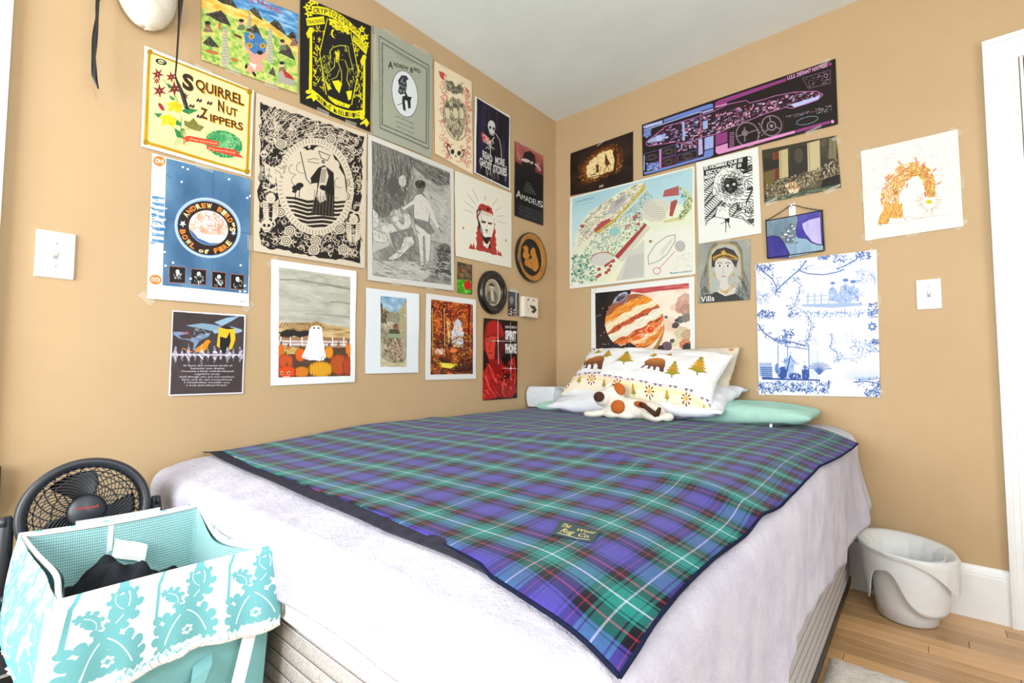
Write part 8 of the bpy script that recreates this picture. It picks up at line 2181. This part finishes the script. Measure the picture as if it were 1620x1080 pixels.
for x, y, r in pts_:
    c = gp(x, y); rr = r/335*0.22*0.62
    M4 = Matrix.Translation((c[0], c[1]-0.004, c[2])) @ Matrix.Rotation(random.random()*3, 4, 'Y') @ Matrix.Diagonal((rr*1.3, 0.006, rr*0.8, 1))
    bmesh.ops.create_icosphere(bm, subdivisions=2, radius=1.0, matrix=M4)
for v_ in bm.verts: v_.co += Vector((random.uniform(-1, 1), random.uniform(-1, 1)*0.6, random.uniform(-1, 1)))*0.0012
sp(bm_obj('metal_creature', bm, M_PEW))
# chain from the corners to the hook
def chain(A_, B_, n):
    for i in range(n):
        t = (i+0.5)/n; p = Vector(A_).lerp(Vector(B_), t); p.z -= 0.004*math.sin(math.pi*t)
        d = (Vector(B_)-Vector(A_)).normalized(); s = d.cross(Vector((0, 1, 0))).normalized() if i % 2 else Vector((0, 1, 0))
        L_ = (Vector(B_)-Vector(A_)).length/n*0.72
        pts = [p+d*L_*math.cos(a_)+s*L_*0.42*math.sin(a_) for a_ in [6.283*k/8 for k in range(8)]]
        sp(tube('chain_link', pts, 0.0009, M_LEAD, None, 5, True))
HKX, HKZ = 1.292, 1.621
chain((GX0, -0.012, GZ1), (HKX, -0.012, HKZ), 15); chain((HKX, -0.012, HKZ), (GX1, -0.012, GZ1+0.001), 15)
for x in (GX0, GX1): sp(tube('corner_ring', [(x+0.004*math.cos(t), -0.012, GZ1+0.002+0.004*math.sin(t)) for t in [6.283*k/12 for k in range(12)]], 0.0009, M_LEAD, None, 5, True))
hk = tag(empty('adhesive_hook', (1.293, -0.001, 1.58)), 'white adhesive wall hook holding the chain of the glass panel', 'hook')
h1 = box('hook_plate', 1.279, 1.307, -0.007, -0.001, 1.545, 1.626, M_PLATE, None, 0.0025); h1.parent = hk; h1.matrix_parent_inverse = Matrix.Translation((-1.293, 0.001, -1.58))
h2 = tube('hook_arm', [(1.293, -0.005, 1.605), (1.293, -0.012, 1.606), (1.293, -0.017, 1.612), (1.293, -0.017, 1.622)], 0.003, M_PLATE, None, 8); h2.parent = hk; h2.matrix_parent_inverse = Matrix.Translation((-1.293, 0.001, -1.58))

# ------------------------------------------------------------------ black pouch hanging at the left border
def pouch():
    nu, nv = 30, 26; V = []
    for j in range(nv):
        for i in range(nu):
            t = 2*math.pi*i/nu; v = j/(nv-1)
            z = 0.515+0.135*v; hw_ = 0.088*(1-(1-min(1, v*1.7+0.03))**2.4)**0.5
            dp_ = 0.024*(1-(1-min(1, v*1.5+0.03))**2)**0.5
            V.append((0.028+dp_*math.sin(t), -2.428+hw_*math.copysign(abs(math.cos(t))**0.6, math.cos(t)), z))
    fs = grid_faces(nu, nv, False, True)+[tuple(range(nu))[::-1], tuple((nv-1)*nu+k for k in range(nu))]
    return mesh_obj('fabric_body', V, fs, M_BLK, None, True)
pc = tag(empty('hanging_pouch', (0.03, -2.428, 0.6)), 'black rounded pouch hanging on the wall at the left border', 'bag')
for o in (pouch(), tube('strap', [(0.028, -2.47, 0.648), (0.022, -2.45, 0.74), (0.010, -2.43, 0.80), (0.022, -2.41, 0.74), (0.028, -2.385, 0.648)], 0.004, M_BLK, None, 8)):
    o.parent = pc; o.matrix_parent_inverse = Matrix.Translation((-0.03, 2.428, -0.6))

# raised red lettering on the fan hub
T_, wd_ = glyph_tris('Honeywell', 0.01)
V = []; fs = []
for k_, tri in enumerate(T_):
    for p in tri: V.append(tuple(fpt((p[0]/wd_-0.5)*0.038, 0.004+p[1]*0.0062, 0.0522-0.00006)))
    fs.append((3*k_, 3*k_+1, 3*k_+2))
lt_ = mesh_obj('hub_lettering', V, fs, plain('red_lettering', '#b03a34', 0.5)); subpart(lt_, hub)
